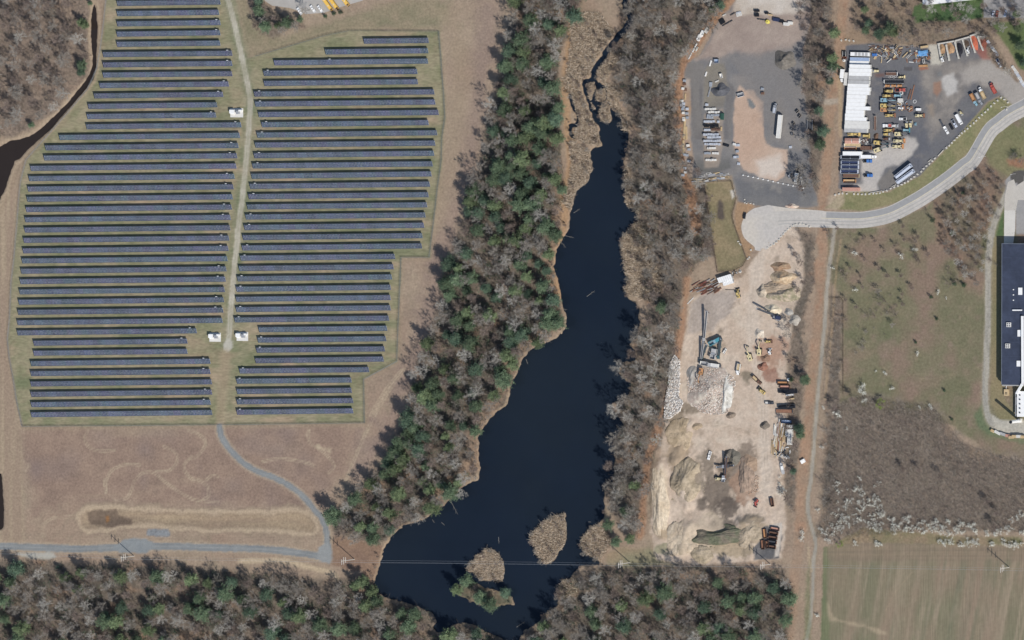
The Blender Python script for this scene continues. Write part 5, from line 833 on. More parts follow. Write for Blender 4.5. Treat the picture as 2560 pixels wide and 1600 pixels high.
def spoil(px, py, rx, ry, h, c1, c2, label, seed, rot=0, bite=None):
    """ragged spoil heap with gullies running down its sides"""
    n = 56; rn = np.random.default_rng(seed); u, v = np.meshgrid(np.linspace(-1.15, 1.15, n), np.linspace(-1.15, 1.15, n)); q = np.hypot(u, v); a = np.arctan2(v, u)
    def nz(f): return sum(np.sin(f*(u*np.cos(t)+v*np.sin(t))*k+p)/k for k, t, p in zip((1, 1.7, 2.3, 3.1, 4.3, 5.9), rn.uniform(0, 6.28, 6), rn.uniform(0, 6.28, 6)))/2.2
    q = q+.2*nz(3.2); z = np.clip(1-q, 0, 1)**.62*h*(1+.25*nz(5)); gl = np.abs(np.sin(a*rn.integers(9, 14)+2.5*nz(3)+q*3)); z *= 1-.3*(1-gl)**3*np.clip(q*1.6, 0, 1); z += (z > .05)*rn.uniform(-.12, .12, z.shape)
    if bite is not None: z *= np.clip((np.hypot(u-bite[0], v-bite[1])-bite[2])*4, 0, 1)
    z = np.where(z < .04, -.6, z); x0, y0, z0 = at(px, py); c, s = math.cos(rot), math.sin(rot); U = u*rx*.305; Vv = v*ry*.28
    ii = np.arange(n*n).reshape(n, n); me = npmesh('spoil_heap', np.stack([U*c-Vv*s, U*s+Vv*c, z], -1).reshape(-1, 3), np.stack([ii[:-1, :-1], ii[:-1, 1:], ii[1:, 1:], ii[1:, :-1]], -1).reshape(-1, 4), mat('spoil_%d' % seed, S(*c1), .95, .2, .5, .1, bump=.5, col2=S(*c2), cscale=.12), smooth=True)
    o = link('spoil_heap', me); o.location = (x0, y0, min(z0, .4)); tag(o, label, 'heap')
spoil(1716, 1200, 40, 52, 4.6, (176, 158, 132), (150, 134, 110), 'broad gullied spoil heap west of the brown stacker', 1, bite=(.75, .1, .25))
spoil(1650, 1255, 22, 92, 3.4, (190, 170, 142), (204, 186, 160), 'long tan spoil bank along the west rim of the pit', 2, .05)
spoil(1797, 1338, 66, 26, 4.0, (122, 112, 96), (104, 106, 84), 'dark weedy spoil ridge at the south of the pit', 3, .1, bite=(-.1, .8, .35))
spoil(1872, 1335, 36, 34, 2.8, (176, 158, 134), (156, 140, 116), 'tan spoil heap left of the row of skips', 4)
spoil(1700, 1345, 40, 42, 2.2, (200, 182, 156), (184, 164, 138), 'pale smooth spoil heap at the south west of the pit', 5)
spoil(1755, 1385, 30, 22, 2.0, (180, 162, 136), (160, 144, 118), 'low spoil heap against the bottom wood', 6)
spoil(1865, 1190, 20, 46, 2.4, (162, 138, 118), (140, 122, 106), 'narrow reddish spoil ridge beside the haul road', 7)
spoil(1700, 1085, 34, 40, 2.0, (184, 162, 132), (158, 138, 110), 'low tan spoil heap by the west entrance of the pit', 8)
spoil(1945, 720, 44, 16, 2.2, (184, 162, 136), (160, 140, 116), 'low spoil bank north of the weedy heap', 9)
# loose stones: concrete rubble
def stones(name, poly, n, smin, smax, cols, label, cat, zoff=0, dens=None, hfun=None):
    p = np.array(poly); lo = p.min(0); hi = p.max(0); rgn = np.random.default_rng(len(poly)*7+n)
    A = rgn.uniform(lo[0], hi[0], n*3); Bv = rgn.uniform(lo[1], hi[1], n*3); k = sdf(poly, 5, A, Bv) < 0
    A = A[k][:n]; Bv = Bv[k][:n]; n = len(A); x, y = G(A, Bv); z = np.array([hz(a, b) for a, b in zip(A, Bv)])+(hfun(A, Bv) if hfun else 0)
    s = rgn.uniform(smin, smax, n)**1; base = np.array([(-1,-1,-.6),(1,-1,-.6),(1,1,-.6),(-1,1,-.6),(-.6,-.7,.6),(.7,-.6,.7),(.6,.7,.5),(-.7,.6,.6)])*.5
    V = base[None]*(s[:, None, None])*rgn.uniform(.6, 1.3, (n, 1, 3)); th = rgn.uniform(0, 6.28, n); c, s_ = np.cos(th)[:, None], np.sin(th)[:, None]
    V = np.stack([V[..., 0]*c-V[..., 1]*s_, V[..., 0]*s_+V[..., 1]*c, V[..., 2]], -1)+np.stack([x, y, z+.1], -1)[:, None]
    Fq = (np.array([[4, 5, 6, 7], [0, 1, 5, 4], [1, 2, 6, 5], [2, 3, 7, 6], [3, 0, 4, 7]])[None]+np.arange(n)[:, None, None]*8).reshape(-1, 4)
    cl = np.array([S(*c_) for c_ in cols])[rgn.integers(0, len(cols), n)]*rgn.uniform(.75, 1.15, (n, 1)); cl = cl.repeat(8, 0)
    o = link(name, npmesh(name, V.reshape(-1, 3), Fq, mat('rubble', (0, 0, 0), .95, .1, .8, .1, attr='Col'), attrs={'Col': cl}))
    return tag(o, label, cat, kind='stuff')
stones('rubble_bank', pts('1540 330 1590 380 1590 560 1580 720 1620 780 1590 860 1500 930 1440 940 1450 780 1480 600 1490 420', 1280, 800), 5200, .25, .85, [(232, 228, 222), (214, 208, 200), (182, 174, 166), (210, 194, 178)], 'long bank of broken white concrete lumps beside the wood', 'rubble', hfun=lambda a, b: np.random.default_rng(2).uniform(0, 1.6, len(a)))
def dome(cx, cy, rx, ry, h): return lambda a, b: np.clip(1-np.hypot((a-cx)/rx, (b-cy)/ry), 0, 1)**1.25*h
stones('broken_concrete', pts('130 760 330 590 700 600 1000 760 1060 900 1000 1100 960 1300 900 1450 700 1500 400 1450 180 1250 140 950', *P2), 5200, .25, .85, [(222, 212, 200), (200, 188, 174), (166, 152, 138), (206, 180, 162)], 'scattered broken concrete over the broad rubble heap', 'rubble', hfun=dome(1700+600/7.56, 840+1000/7.56, 56, 62, 5))
stones('pit_cobbles', pts('1290 1250 1500 1180 1480 1500 1300 1560', *P3), 260, .3, .8, [(170, 140, 116), (190, 170, 150)], 'scattered cobbles on the pale haul road in the pit', 'rubble')

# ================================================================== STORAGE BAYS
t0 = (1920, 0)
walls = [((1608, 418), (1640, 590)), ((1680, 420), (1710, 575)), ((1762, 392), (1800, 556)), ((1834, 374), (1882, 530)), ((1906, 345), (1955, 500)), ((1976, 345), (2030, 480))]
def wall_blocks(p, q, label, hgt=1.8, k=3.78, ox=1920, oy=0, th=.9):
    a = Vector((*W(ox+p[0]/k, oy+p[1]/k, hgt), 0)); b = Vector((*W(ox+q[0]/k, oy+q[1]/k, hgt), 0)); d = b-a; L = d.length; rz = math.atan2(d.y, d.x)
    t = thing('block_wall', label, 'wall', a, rz, 'concrete block walls of the storage bays'); n = max(1, int(L/1.8))
    for lv in (0, 1):
        for i in range(n):
            kk = ('wb', lv)
            if kk not in MC: MC[kk] = MB().box(0, 0, 0, 1.74, th, hgt/2-.03, .98, .96).mesh('block', M('concrete'))
            o = link('block', MC[kk], t); o.location = ((i+.5)*L/n, 0, lv*hgt/2); o.scale = (L/n/1.8, 1, 1)
for i, (p, q) in enumerate(walls): wall_blocks(p, q, f'{nth(i+1)} dividing wall of the storage bays from the west')
for i, (p, q) in enumerate([((1600, 416), (1760, 388)), ((1765, 386), (1900, 348)), ((1905, 340), (1960, 322)), ((1978, 345), (2050, 348))]): wall_blocks(p, q, f'{nth(i+1)} back wall of the storage bays from the west')
for x, y, rx, ry, h, c, c2, lab in [(1648, 462, 7.5, 14, 1.8, (170, 136, 100), (150, 116, 84), 'brown sand heap in the first storage bay from the west'), (1728, 455, 8.5, 16, 2.0, (182, 148, 110), (166, 128, 92), 'tan sand heap in the second storage bay'), (1808, 468, 9, 19, 1.8, (42, 42, 48), (52, 52, 58), 'black heap in the third storage bay'), (1872, 430, 8.5, 16, 1.7, (86, 72, 62), (100, 84, 70), 'dark brown heap in the fourth storage bay'), (1948, 405, 9.5, 20, 2.2, (196, 104, 74), (184, 96, 68), 'bright orange mulch heap in the fifth storage bay'), (2036, 405, 9.5, 14, 1.7, (144, 84, 66), (124, 72, 58), 'dark red mulch heap in the sixth storage bay')]:
    heap(1920+x/3.78, y/3.78, rx, ry, h, c, lab, 'bay_heap', col2=c2, rz=.2, seed=x, rough=.15)
# single concrete blocks along yard edges
def blocks(lst, where, size=1.7, group=None, name='concrete_block'):
    for i, (px, py) in enumerate(lst):
        key = ('cb', size)
        if key not in MC: MC[key] = MB().box(0, 0, 0, size, size*.72, size*.6, .97, .95).box(0, 0, size*.58, .3*size, .2*size, .06*size).mesh('concrete_block', M('concrete'))
        o = link(name, MC[key]); x, y, z = at(px, py); o.location = (x, y, z); o.rotation_euler[2] = random.uniform(0, 3.1)
        tag(o, f'{nth(i+1)} pale concrete block {where}', 'concrete block', group or 'concrete blocks '+where.split(',')[0])
b0 = 0; b1 = pts('65 1490 140 1470 205 1460 285 1470 420 1475 495 1475 570 1480 635 1480 710 1475 785 1465 845 1465 910 1455 970 1430 1040 1410 1115 1370 1180 1345 1250 1320 1320 1295 1380 1265 1440 1235 1500 1190 1560 1150 1620 1100 1690 1050 1735 995 1790 945 1845 900 1900 850 1950 800 2165 605', 2080, 290, 7.56)
b2 = pts('1690 1395 1715 1375 1740 1350 1765 1325 1790 1300 1812 1280 1835 1258 1860 1240 1888 1215 1915 1190 1945 1165 1970 1140 1998 1112 2025 1085 2055 1060 2080 1035 2110 1005 2140 975 2172 950 2205 922 2235 940 2270 968 2255 1035', 1920)
blocks(b1+b2, 'from the west along the road edge of the machinery yard', 1.35)
blocks(pts('0 830 30 810 60 795 85 775 110 750 130 720 150 700 170 675 190 655 215 640 240 620 265 610 300 605 335 605 365 615 395 632', 1920, 400), 'from the south round the turning circle', 1.2)
blocks(pts('695 382 738 376 770 382 812 388', 1920), 'from the west across the north railbed', 1.3)
blocks(pts('2140 770 2155 790 2165 800 2260 850 2245 920 2230 935', 1280, 400), 'from the north by the grass plot fence', 1.2)
blocks(pts('1300 1200 1305 1260 1340 1275 1410 1275 1470 1285', 1690, 340, 7.56), 'from the west at the mouth of the turning circle', 1.0)
for i, (p, q) in enumerate([((2005, 755), (2110, 640)), ((1815, 870), (1880, 815)), ((715, 1455), (950, 1410)), ((1140, 1330), (1210, 1295))]):
    a = Vector((*W(2080+p[0]/7.56, 290+p[1]/7.56), 0)); b = Vector((*W(2080+q[0]/7.56, 290+q[1]/7.56), 0)); d = b-a
    o = link('barrier_rail', MB().box(0, 0, 0, d.length, .45, .35).box(0, 0, .35, d.length, .22, .45).mesh('barrier_rail', M('concrete'))); o.location = (a+b)/2; o.rotation_euler[2] = math.atan2(d.y, d.x)
    tag(o, f'{nth(i+1)} long concrete barrier counted in the block line by the road', 'barrier', 'long concrete barriers')
# white posts with a cable across the yard gate
gp = [(1270+i*94.5, 738+i*20.4) for i in range(13)]
for i, (x, y) in enumerate(gp):
    X0, Y0, Z0 = at(1690+x/7.56, 340+y/7.56); t = thing('white_post', f'{nth(i+1)} white post from the west in the line across the yard', 'post', (X0, Y0, Z0), 0, 'white posts across the yard')
    link('post', MB().tube((0, 0, -.2), (0, 0, 1.2), .18, n=6).mesh('post', M('white')), t); link('foot', MB().box(0, 0, 0, .9, .9, .35).mesh('foot', M('white')), t)
a = Vector((*W(1690+gp[0][0]/7.56, 340+gp[0][1]/7.56), 1)); b = Vector((*W(1690+gp[-1][0]/7.56, 340+gp[-1][1]/7.56), 1))
tag(link('cable', MB().tube(a, b, .06, n=4).mesh('cable', M('offwhite'))), 'white cable strung along the row of white posts', 'cable')
# orange hipped bunkers
for i, x in enumerate((308, 448)):
    X0, Y0 = W(2080+x/7.56, 290+470/7.56, 2.2); t = thing('bunker_shed', f'{"western" if i == 0 else "eastern"} of two small sheds with orange roofs', 'shed', (X0, Y0, 0), 0, 'orange roofed sheds')
    link('wall', MB().box(0, 0, 0, 5.0, 3.4, 2.0).mesh('wall', M('offwhite')), t); link('roof', MB().box(0, 0, 2.0, 5.2, 3.7, .9, .9, .05).mesh('roof', M('salmon')), t); link('gable_panel', MB().box(2.55, 0, 2.0, .12, 3.5, .95, 1, .1).mesh('gable_panel', M('white')), t)
    link('door', MB().box(-.5, -1.73, 0, 2.6, .08, 1.8).mesh('door', M('rust')), t)

# ================================================================== SCRAP
SC = [('brown', 'rusty'), ('rust', 'rusty'), ('offwhite', 'white'), ('steel', 'grey'), ('darksteel', 'dark'), ('tan', 'wooden')]
def scrap(poly, n, where, group, lmin=1.2, lmax=5.5, cols=None, ang=None, seed=1, thick=(.2, .7)):
    rgn = random.Random(seed); p = np.array(poly); lo, hi = p.min(0), p.max(0); k = 0
    while k < n:
        px, py = rgn.uniform(lo[0], hi[0]), rgn.uniform(lo[1], hi[1])
        if sdf(poly, 5, np.array([px]), np.array([py]))[0] > 0: continue
        c, w_ = rgn.choice(cols or SC); L = rgn.uniform(lmin, lmax); th = rgn.uniform(*thick); h = rgn.uniform(.2, .6)
        m = MB(); ty = rgn.choice(('beam', 'plate', 'rack'))
        if ty == 'beam': m.box(0, 0, 0, L, th, .08).box(0, 0, .08, L, th*.3, h).box(0, 0, .08+h, L, th, .08)
        elif ty == 'plate': m.box(0, 0, 0, L*.7, th*2.4, .12).box(L*.1, 0, .12, L*.5, th*1.8, h)
        else: m.box(0, th, 0, L, .18, h+.2).box(0, -th, 0, L, .18, h+.2).box(L*.4, 0, 0, .18, th*2-.2, h).box(-L*.4, 0, 0, .18, th*2-.2, h)
        o = link('scrap_'+ty, m.mesh('scrap', M(c))); x, y, z = at(px, py); o.location = (x, y, z+rgn.uniform(0, .3)); o.rotation_euler = (rgn.uniform(-.06, .06), rgn.uniform(-.1, .1), (rgn.uniform(0, 3.14) if ang is None else R(ang+rgn.uniform(-7, 7))))
        tag(o, f'{w_} scrap {ty} {where}', 'scrap', f'{group}, {w_} {ty}'); k += 1
scrap(pts('720 100 1050 90 1340 160 1330 220 1290 330 1230 380 1000 400 850 380 720 180', *T8), 70, 'in the junk heap east of the north trailers', 'junk by the trailers', seed=2)
scrap(pts('1360 130 1660 110 1840 190 1850 420 1640 440 1380 460 1330 350', *T8), 46, 'in the junk heap west of the stone pad', 'junk by the stone pad', seed=3)
scrap(pts('300 430 560 380 690 380 780 560 620 650 470 640 250 580', *P1), 46, 'in the red pipe heap beside the two white sheds', 'red pipe heap', lmin=3, lmax=8, cols=[('darkred', 'red'), ('rust', 'rusty'), ('greyroof', 'grey'), ('brown', 'brown')], ang=25, seed=4, thick=(.15, .3))
scrap(pts('1790 260 1980 230 1990 500 1950 740 1860 740 1740 780 1740 560', *P3), 44, 'in the long stack on the east of the pit', 'long bar stack', lmin=7, lmax=14, cols=[('rust', 'rusty'), ('offwhite', 'white'), ('tan', 'pale wooden'), ('wood', 'wooden'), ('offwhite', 'white')], ang=82, seed=5, thick=(.2, .45))
scrap(pts('1800 730 2080 640 2110 860 1980 900 1790 860', *P3), 26, 'in the dark junk south of the bar stack', 'dark junk', lmin=1, lmax=3.5, cols=[('black', 'black'), ('darksteel', 'dark'), ('offwhite', 'white'), ('greyroof', 'grey')], seed=6)
scrap(pts('620 700 1000 680 980 790 760 850 320 860 330 800', *TD), 30, 'in the low pile north of the grass plot', 'low pile by the plot', lmin=3, lmax=8, cols=[('tan', 'wooden'), ('offwhite', 'white'), ('steel', 'grey')], ang=6, seed=8)
scrap(pts('1340 1130 1600 1240 1530 1330 1260 1330 1260 1200', *T8), 14, 'among the beams east of the excavators', 'bits among the beams', lmin=1, lmax=3, seed=9)
scrap(pts('540 430 740 440 780 570 560 570', *T9), 14, 'on the apron behind the sheds', 'bits behind the sheds', lmin=1.5, lmax=4, cols=[('darksteel', 'dark'), ('brown', 'rusty'), ('offwhite', 'white')], seed=10)
scrap(pts('1000 200 1180 200 1180 260 980 280', *P1), 12, 'beside the white sheds in the pit', 'bits beside the sheds', lmin=.8, lmax=2, cols=[('offwhite', 'white'), ('black', 'black')], seed=11)
scrap(pts('1460 1300 1540 1300 1540 1340 1460 1350', *T8)+[], 4, 'among the rusty buckets', 'rusty bits', lmin=1, lmax=3, cols=[('rust', 'rusty'), ('brown', 'brown')], seed=12)
def bar(p, q, k, ox, oy, wd, c, label, name='steel_beam', h=.5):
    a = Vector((*W(ox+p[0]/k, oy+p[1]/k), 0)); b = Vector((*W(ox+q[0]/k, oy+q[1]/k), 0)); d = b-a; L = d.length
    m = MB().box(0, 0, 0, L, wd, .1).box(0, 0, .1, L, wd*.25, h-.2).box(0, 0, h-.1, L, wd, .1)
    o = link(name, m.mesh(name, M(c))); o.location = (a+b)/2; o.rotation_euler[2] = math.atan2(d.y, d.x); return tag(o, label, 'beam')
bar((1560, 850), (1490, 1130), 7.56, 2080, 100, .6, 'rust', 'longest rusty beam lying east of the machine row'); bar((1500, 930), (1440, 1120), 7.56, 2080, 100, .9, 'brown', 'shorter brown beam beside the longest rusty beam'); bar((1410, 900), (1390, 1050), 7.56, 2080, 100, 1.4, 'darksteel', 'dark broad beam west of the rusty beams')
bar((260, 710), (140, 830), 7.56, 1700, 650, .5, 'offwhite', 'pale rail at the north west rim of the pit', h=.3); bar((860, 560), (1040, 565), 7.56, 1700, 650, .3, 'black', 'dark rail south of the two white sheds', h=.3)
# blue tarps
for px, py, w_, h_, lab in ((2080+1720/7.56, 100+250/7.56, 8.5, 4.2, 'crumpled bright blue tarp over the junk heap'), (2080+810/7.56, 100+280/7.56, 4, 2.0, 'small dark blue tarp near the trailer row')):
    n = 12; rgn = np.random.default_rng(int(px)); u, v = np.meshgrid(np.linspace(-.5, .5, n), np.linspace(-.5, .5, n)); zt = .9+rgn.uniform(-.3, .35, u.shape); zt[0] = zt[-1] = .1; zt[:, 0] = zt[:, -1] = .1
    x, y, z = at(px, py); VV_ = np.stack([u*w_*(1+.1*rgn.uniform(-1, 1, u.shape)), v*h_*(1+.15*rgn.uniform(-1, 1, u.shape)), zt], -1).reshape(-1, 3); ii = np.arange(n*n).reshape(n, n)
    o = link('tarp', npmesh('tarp', VV_, np.stack([ii[:-1, :-1], ii[:-1, 1:], ii[1:, 1:], ii[1:, :-1]], -1).reshape(-1, 4), M('tarp' if w_ > 5 else 'blue'))); o.location = (x, y, z); tag(o, lab, 'tarp')
V('container', 1745, 130, *T8, 8, ('tan', 'offwhite'), 'cream box at the back of the junk by the stone pad', sx=.42, sy=.6, sz=.7)
for i, x in enumerate((1360, 1435, 1510)):
    px, py = 2080+x/7.56, 100+1285/7.56; X0, Y0, Z0 = at(px, py); t = thing('loader_bucket', f'{nth(i+1)} rusty loader bucket from the west beside the white vehicle', 'bucket', (X0, Y0, Z0), R(90), 'loose loader buckets')
    link('shell', MB().box(0, 0, 0, 2.8, 1.4, .15).box(0, .65, .15, 2.8, .12, .9).mesh('shell', M('rust')), t); link('side_plate', MB().box(1.36, 0, .15, .08, 1.2, .8, 1, .5).mesh('side_plate', M('brown')), t); link('side_plate', MB().box(-1.36, 0, .15, .08, 1.2, .8, 1, .5).mesh('side_plate', M('brown')), t)
for i, (x, y) in enumerate([(1310, 1000), (1290, 1215), (1565, 1160), (1090, 700), (1130, 690), (1170, 705), (1200, 690)]):
    px, py = 2080+x/7.56, 100+y/7.56; X0, Y0, Z0 = at(px, py); m = MB()
    for k in range(14):
        a0, a1 = k/14*6.283, (k+1)/14*6.283; m.tube((math.cos(a0)*.75, math.sin(a0)*.75, .25), (math.cos(a1)*.75, math.sin(a1)*.75, .25), .24, n=5, cap=False)
    o = link('loose_tyre', m.mesh('loose_tyre', M('offwhite' if i < 2 else 'greyroof'))); o.location = (X0, Y0, Z0+.9*(i > 2)*0); tag(o, f'{nth(i+1)} pale loose tyre counted among the parked machines', 'tyre', 'loose tyres')
    o.scale = (1.5, 1.5, 1) if i < 3 else (.9, .9, 1)

# ================================================================== PIT PLANT
def conveyor(pts_, k, ox, oy, z0, z1, wd, c, label, c2='darksteel'):
    """inclined belt on trestle legs from p to q (ends read at their own height)"""
    (p, q) = pts_; a = Vector((*W(ox+p[0]/k, oy+p[1]/k, z0), z0)); b = Vector((*W(ox+q[0]/k, oy+q[1]/k, z1), z1)); g = Vector((a.x, a.y, 0))
    t = thing('conveyor', label, 'conveyor', g, 0); a2 = a-g; b2 = b-g
    link('belt', MB().beam(a2, b2, wd, .12).mesh('belt', M(c2)), t); d = (b2-a2).normalized(); sd_ = d.cross(Vector((0, 0, 1))).normalized()*(wd/2+.12)
    for s in (-1, 1): link('side_frame', MB().beam(a2+sd_*s, b2+sd_*s, .2, .6).mesh('side_frame', M(c)), t)
    for u in (.25, .55, .9):
        m_ = a2+(b2-a2)*u
        for s in (-1, 1): link('leg', MB().beam(m_+sd_*s-Vector((0, 0, .3)), Vector((m_.x, m_.y, -.2))+sd_*s, .18, .18).mesh('leg', M(c)), t)
    link('head_drum', MB().tube(b2-sd_, b2+sd_, .35, n=10).mesh('head_drum', M('steel')), t)
    link('feed_hopper', MB().box(a2.x, a2.y, a2.z, 1.8, 1.8, .9, 1.3, 1.3).mesh('feed_hopper', M(c)), t); return t
conveyor(((455, 1500), (505, 965)), 7.56, 1700, 650, 1.2, 6.5, 1.0, 'greyroof', 'long grey conveyor reaching north from the crusher')
conveyor(((388, 500), (440, 110)), 7.56, 1700, 840, 1, 5.5, .9, 'greyroof', 'grey conveyor at the west side of the crusher')
conveyor(((390, 470), (500, 165)), 7.56, 1700, 840, 1, 4.5, 1.2, 'darkteal', 'dark teal conveyor inside the crusher loop')
conveyor(((730, 400), (770, 60)), 7.56, 1700, 840, 1, 4.5, .9, 'darkteal', 'dark conveyor at the east side of the crusher loop')
conveyor(((1850, 1070), (1450, 915)), 7.56, 1700, 650, 1.5, 6, .9, 'darksteel', 'dark stacker conveyor pointing at the cream sand heap')
conveyor(((850, 1215), (880, 850)), 7.56, 1700, 1030, 1.2, 5.5, 1.0, 'brown', 'brown stacker conveyor feeding the dark grey heap')
conveyor(((830, 1030), (690, 1045)), 7.56, 1700, 1030, 1.5, 3.5, .9, 'steel', 'short grey side conveyor of the brown stacker')
conveyor(((900, 1020), (1010, 1010)), 7.56, 1700, 1030, 1.5, 3.5, .9, 'darksteel', 'short dark side conveyor of the brown stacker')
def plant(px, py, rz, L, wd, h, c, c2, label, name='crusher'):
    x, y, z = at(px, py); t = thing(name, label, 'crusher', (x, y, z), rz)
    link('track', MB().box(0, wd*.36, 0, L*.6, .6, .9, .9).mesh('track', M('black')), t); link('track', MB().box(0, -wd*.36, 0, L*.6, .6, .9, .9).mesh('track', M('black')), t)
    link('chassis', MB().box(0, 0, .9, L, wd*.7, .6).mesh('chassis', M('darksteel')), t); hp = link('hopper', MB().box(-L*.3, wd*.45, 1.5, L*.36, .15, h-1, 1.15).box(-L*.3, -wd*.45, 1.5, L*.36, .15, h-1, 1.15).box(-L*.48, 0, 1.5, .15, wd*.8, h-1).mesh('hopper', M(c)), t)
    link('feed_grid', MB().box(-L*.3, 0, 1.6, L*.33, wd*.8, .3).mesh('feed_grid', M('steel')), hp)
    link('engine_housing', MB().box(L*.22, 0, 1.5, L*.38, wd*.8, h-1.2, .95, .92).mesh('engine_housing', M(c)), t); link('jaw_box', MB().box(-.02*L, 0, 1.5, L*.16, wd*.7, h-.9).mesh('jaw_box', M(c2)), t); link('walkway', MB().box(L*.1, -wd*.55, 1.6, L*.6, .5, .08).mesh('walkway', M('steel')), t)
plant(1700+690/7.56, 840+95/7.56, R(27), 10, 3, 3.2, 'teal', 'lightblue', 'bright teal screening machine at the north of the crusher loop', 'screener')
plant(1700+600/7.56, 840+535/7.56, R(-8), 15, 3, 3.4, 'offwhite', 'greyroof', 'long white jaw crusher at the south of the loop')
plant(1700+655/7.56, 840+325/7.56, R(80), 8, 4, 3.2, 'greyroof', 'steel', 'grey screen box in the middle of the crusher loop', 'screen_box')
plant(1700+1850/7.56, 650+1085/7.56, R(-10), 6, 3.2, 2.4, 'navy', 'navy', 'dark navy stacker base beside the grey stone heaps', 'stacker_base')
plant(1700+842/7.56, 1030+1250/7.56, R(85), 5, 2.4, 2.6, 'steel', 'white', 'small grey feeder at the foot of the brown stacker', 'feeder')
for kind, x, y, o_, a, c, lab, kw in [
 ('excavator', 410, 690, P2, -100, ('orange', 'orange'), 'orange excavator working on the broad rubble heap', dict(z=1.3)), ('excavator', 1318, 385, P2, 105, ('paleyellow', 'paleyellow'), 'western of two pale excavators in the middle of the pit', {}), ('excavator', 1502, 285, P2, 85, ('paleyellow', 'paleyellow'), 'eastern of two pale excavators in the middle of the pit', {}),
 ('loader', 1665, 105, P2, 0, ('yellow', 'brown'), 'yellow machine right of the eastern pale excavator', dict(sx=.7, sy=.8)), ('loader', 1700, 300, P2, 90, ('white', 'white'), 'white little machine right of the pale excavators', dict(sx=.6, sy=.8)), ('pickup', 845, 285, P2, 60, ('offwhite', 'offwhite'), 'cream pickup right of the crusher loop', dict(sx=.7, sy=.8)),
 ('dump', 1108, 625, P2, -100, ('offwhite', 'white', 'tan'), 'white cabbed dump truck driving south in the pit', {}), ('dump', 1458, 830, P2, -42, ('brown', 'brown', 'tan'), 'brown dump truck parked on the damp sand', {}), ('loader', 1545, 1035, P2, 142, ('yellow', 'darksteel'), 'yellow loader south of the brown dump truck', {}), ('pickup', 1690, 1265, P2, 0, ('darksteel', 'offwhite'), 'dark pickup with a loaded white bed', dict(sx=1.15)),
 ('skip', 1945, 890, P2, 0, ('brown', 'orange', 'black'), 'northern of two rusty skips on the pit edge', dict(sx=1.25)), ('skip', 1985, 965, P2, 0, ('brown', 'salmon', 'black'), 'southern of two rusty skips on the pit edge', dict(sx=1.15)), ('flatbed', 2040, 1045, P2, 0, ('black', 'darksteel'), 'long dark flatbed south of the rusty skips', dict(sx=1.2)), ('flatbed', 2080, 1115, P2, 8, ('offwhite', 'steel'), 'pale small trailer south of the dark flatbed', dict(sx=.5, sy=.5)), ('flatbed', 2085, 1195, P2, 12, ('tan', 'tan'), 'tan beam trailer among the shrubs', dict(sx=.5, sy=.4)), ('hopper', 2020, 1335, P2, 4, ('darksteel', 'black', 'black'), 'dark trailer north of the rusty one in the shrubs', dict(sx=1.0, sz=.6)), ('flatbed', 1975, 1420, P2, 0, ('rust', 'darksteel'), 'rusty trailer bed at the shrubs', dict(sx=1.05)),
 ('loader', 1100, 635, P1, 100, ('yellow', 'darksteel'), 'yellow loader beside the two white sheds', {}), ('skip', 2010, 180, P3, 0, ('darksteel', 'bluegrey', 'black'), 'dark skip north of the bar stack', dict(sx=1.25)), ('pickup', 553, 822, P3, -108, ('white', 'greyroof'), 'white pickup on the damp sand by the stacker', dict(sx=1.1)), ('loader', 740, 1262, P3, 0, ('paleyellow', 'white'), 'pale loader at the foot of the brown stacker', dict(sx=.8))]:
    V(kind, x, y, *o_, a, c, lab, **kw)
for i, (x, y, a, c) in enumerate([(65, 462, 172, 'salmon'), (55, 503, 172, 'brown'), (48, 545, 173, 'brown'), (42, 588, 174, 'darksteel'), (33, 632, 174, 'brown')]):
    V('skip', x, y, 1920, 1200, 3.78, a, ('brown', c, 'black'), f'{nth(i+1)} open skip from the north in the row of five', group='row of five skips', sx=.98, sy=.95)
V('skip', 38, 210, 1920, 1200, 3.78, 100, ('brown', 'brown', 'black'), 'lone dark skip north of the five', sx=.95, sy=.9); V('skip', 2388, 508, 1280, 1200, 3.78, 98, ('brown', 'orange', 'black'), 'rusty skip north west of the pair', sx=1.05); V('skip', 2370, 612, 1280, 1200, 3.78, 95, ('brown', 'rust', 'black'), 'western of a pair of dark skips by the pole', sx=1.0); V('skip', 2414, 612, 1280, 1200, 3.78, 95, ('brown', 'rust', 'black'), 'eastern of a pair of dark skips by the pole', sx=.8)
V('loader', 2310, 215, 1280, 1200, 3.78, 250, ('red', 'darksteel'), 'small red loader at the south east of the pit', sx=.8, sy=.8)
# two white sheds in the pit
for i, (q, hh) in enumerate(((pts('705 345 945 270 985 368 742 432', *P1), 3.4), (pts('808 425 978 372 1002 432 830 488', *P1), 3.0))):
    c4 = [W(*p, hh) for p in q]; cx = sum(c[0] for c in c4)/4; cy = sum(c[1] for c in c4)/4; c4 = [(c[0]-cx, c[1]-cy) for c in c4]
    t = thing('storage_shed', f'{"larger" if i == 0 else "smaller"} white roofed shed beside the red pipe heap', 'shed', (cx, cy, hz(*q[0])), 0)
    link('wall', MB().prism(c4, 0, hh-.3).mesh('wall', M('offwhite')), t); link('roof', MB().prism([(c[0]*1.06, c[1]*1.06) for c in c4], hh-.3, hh).mesh('roof', M('white')), t)
    rb = MB()
    for u in np.linspace(.1, .9, 6):
        a = Vector((*c4[0], hh+.03)).lerp(Vector((*c4[1], hh+.03)), u); b = Vector((*c4[3], hh+.03)).lerp(Vector((*c4[2], hh+.03)), u); rb.beam(a, b, .12, .08)
    link('roof_ribs', rb.mesh('roof_ribs', M('greyroof')), t); link('door', MB().box(c4[2][0]*.9, (c4[2][1]+c4[1][1])/2, 0, .1, 1.6, 2.1).mesh('door', M('steel')), t)
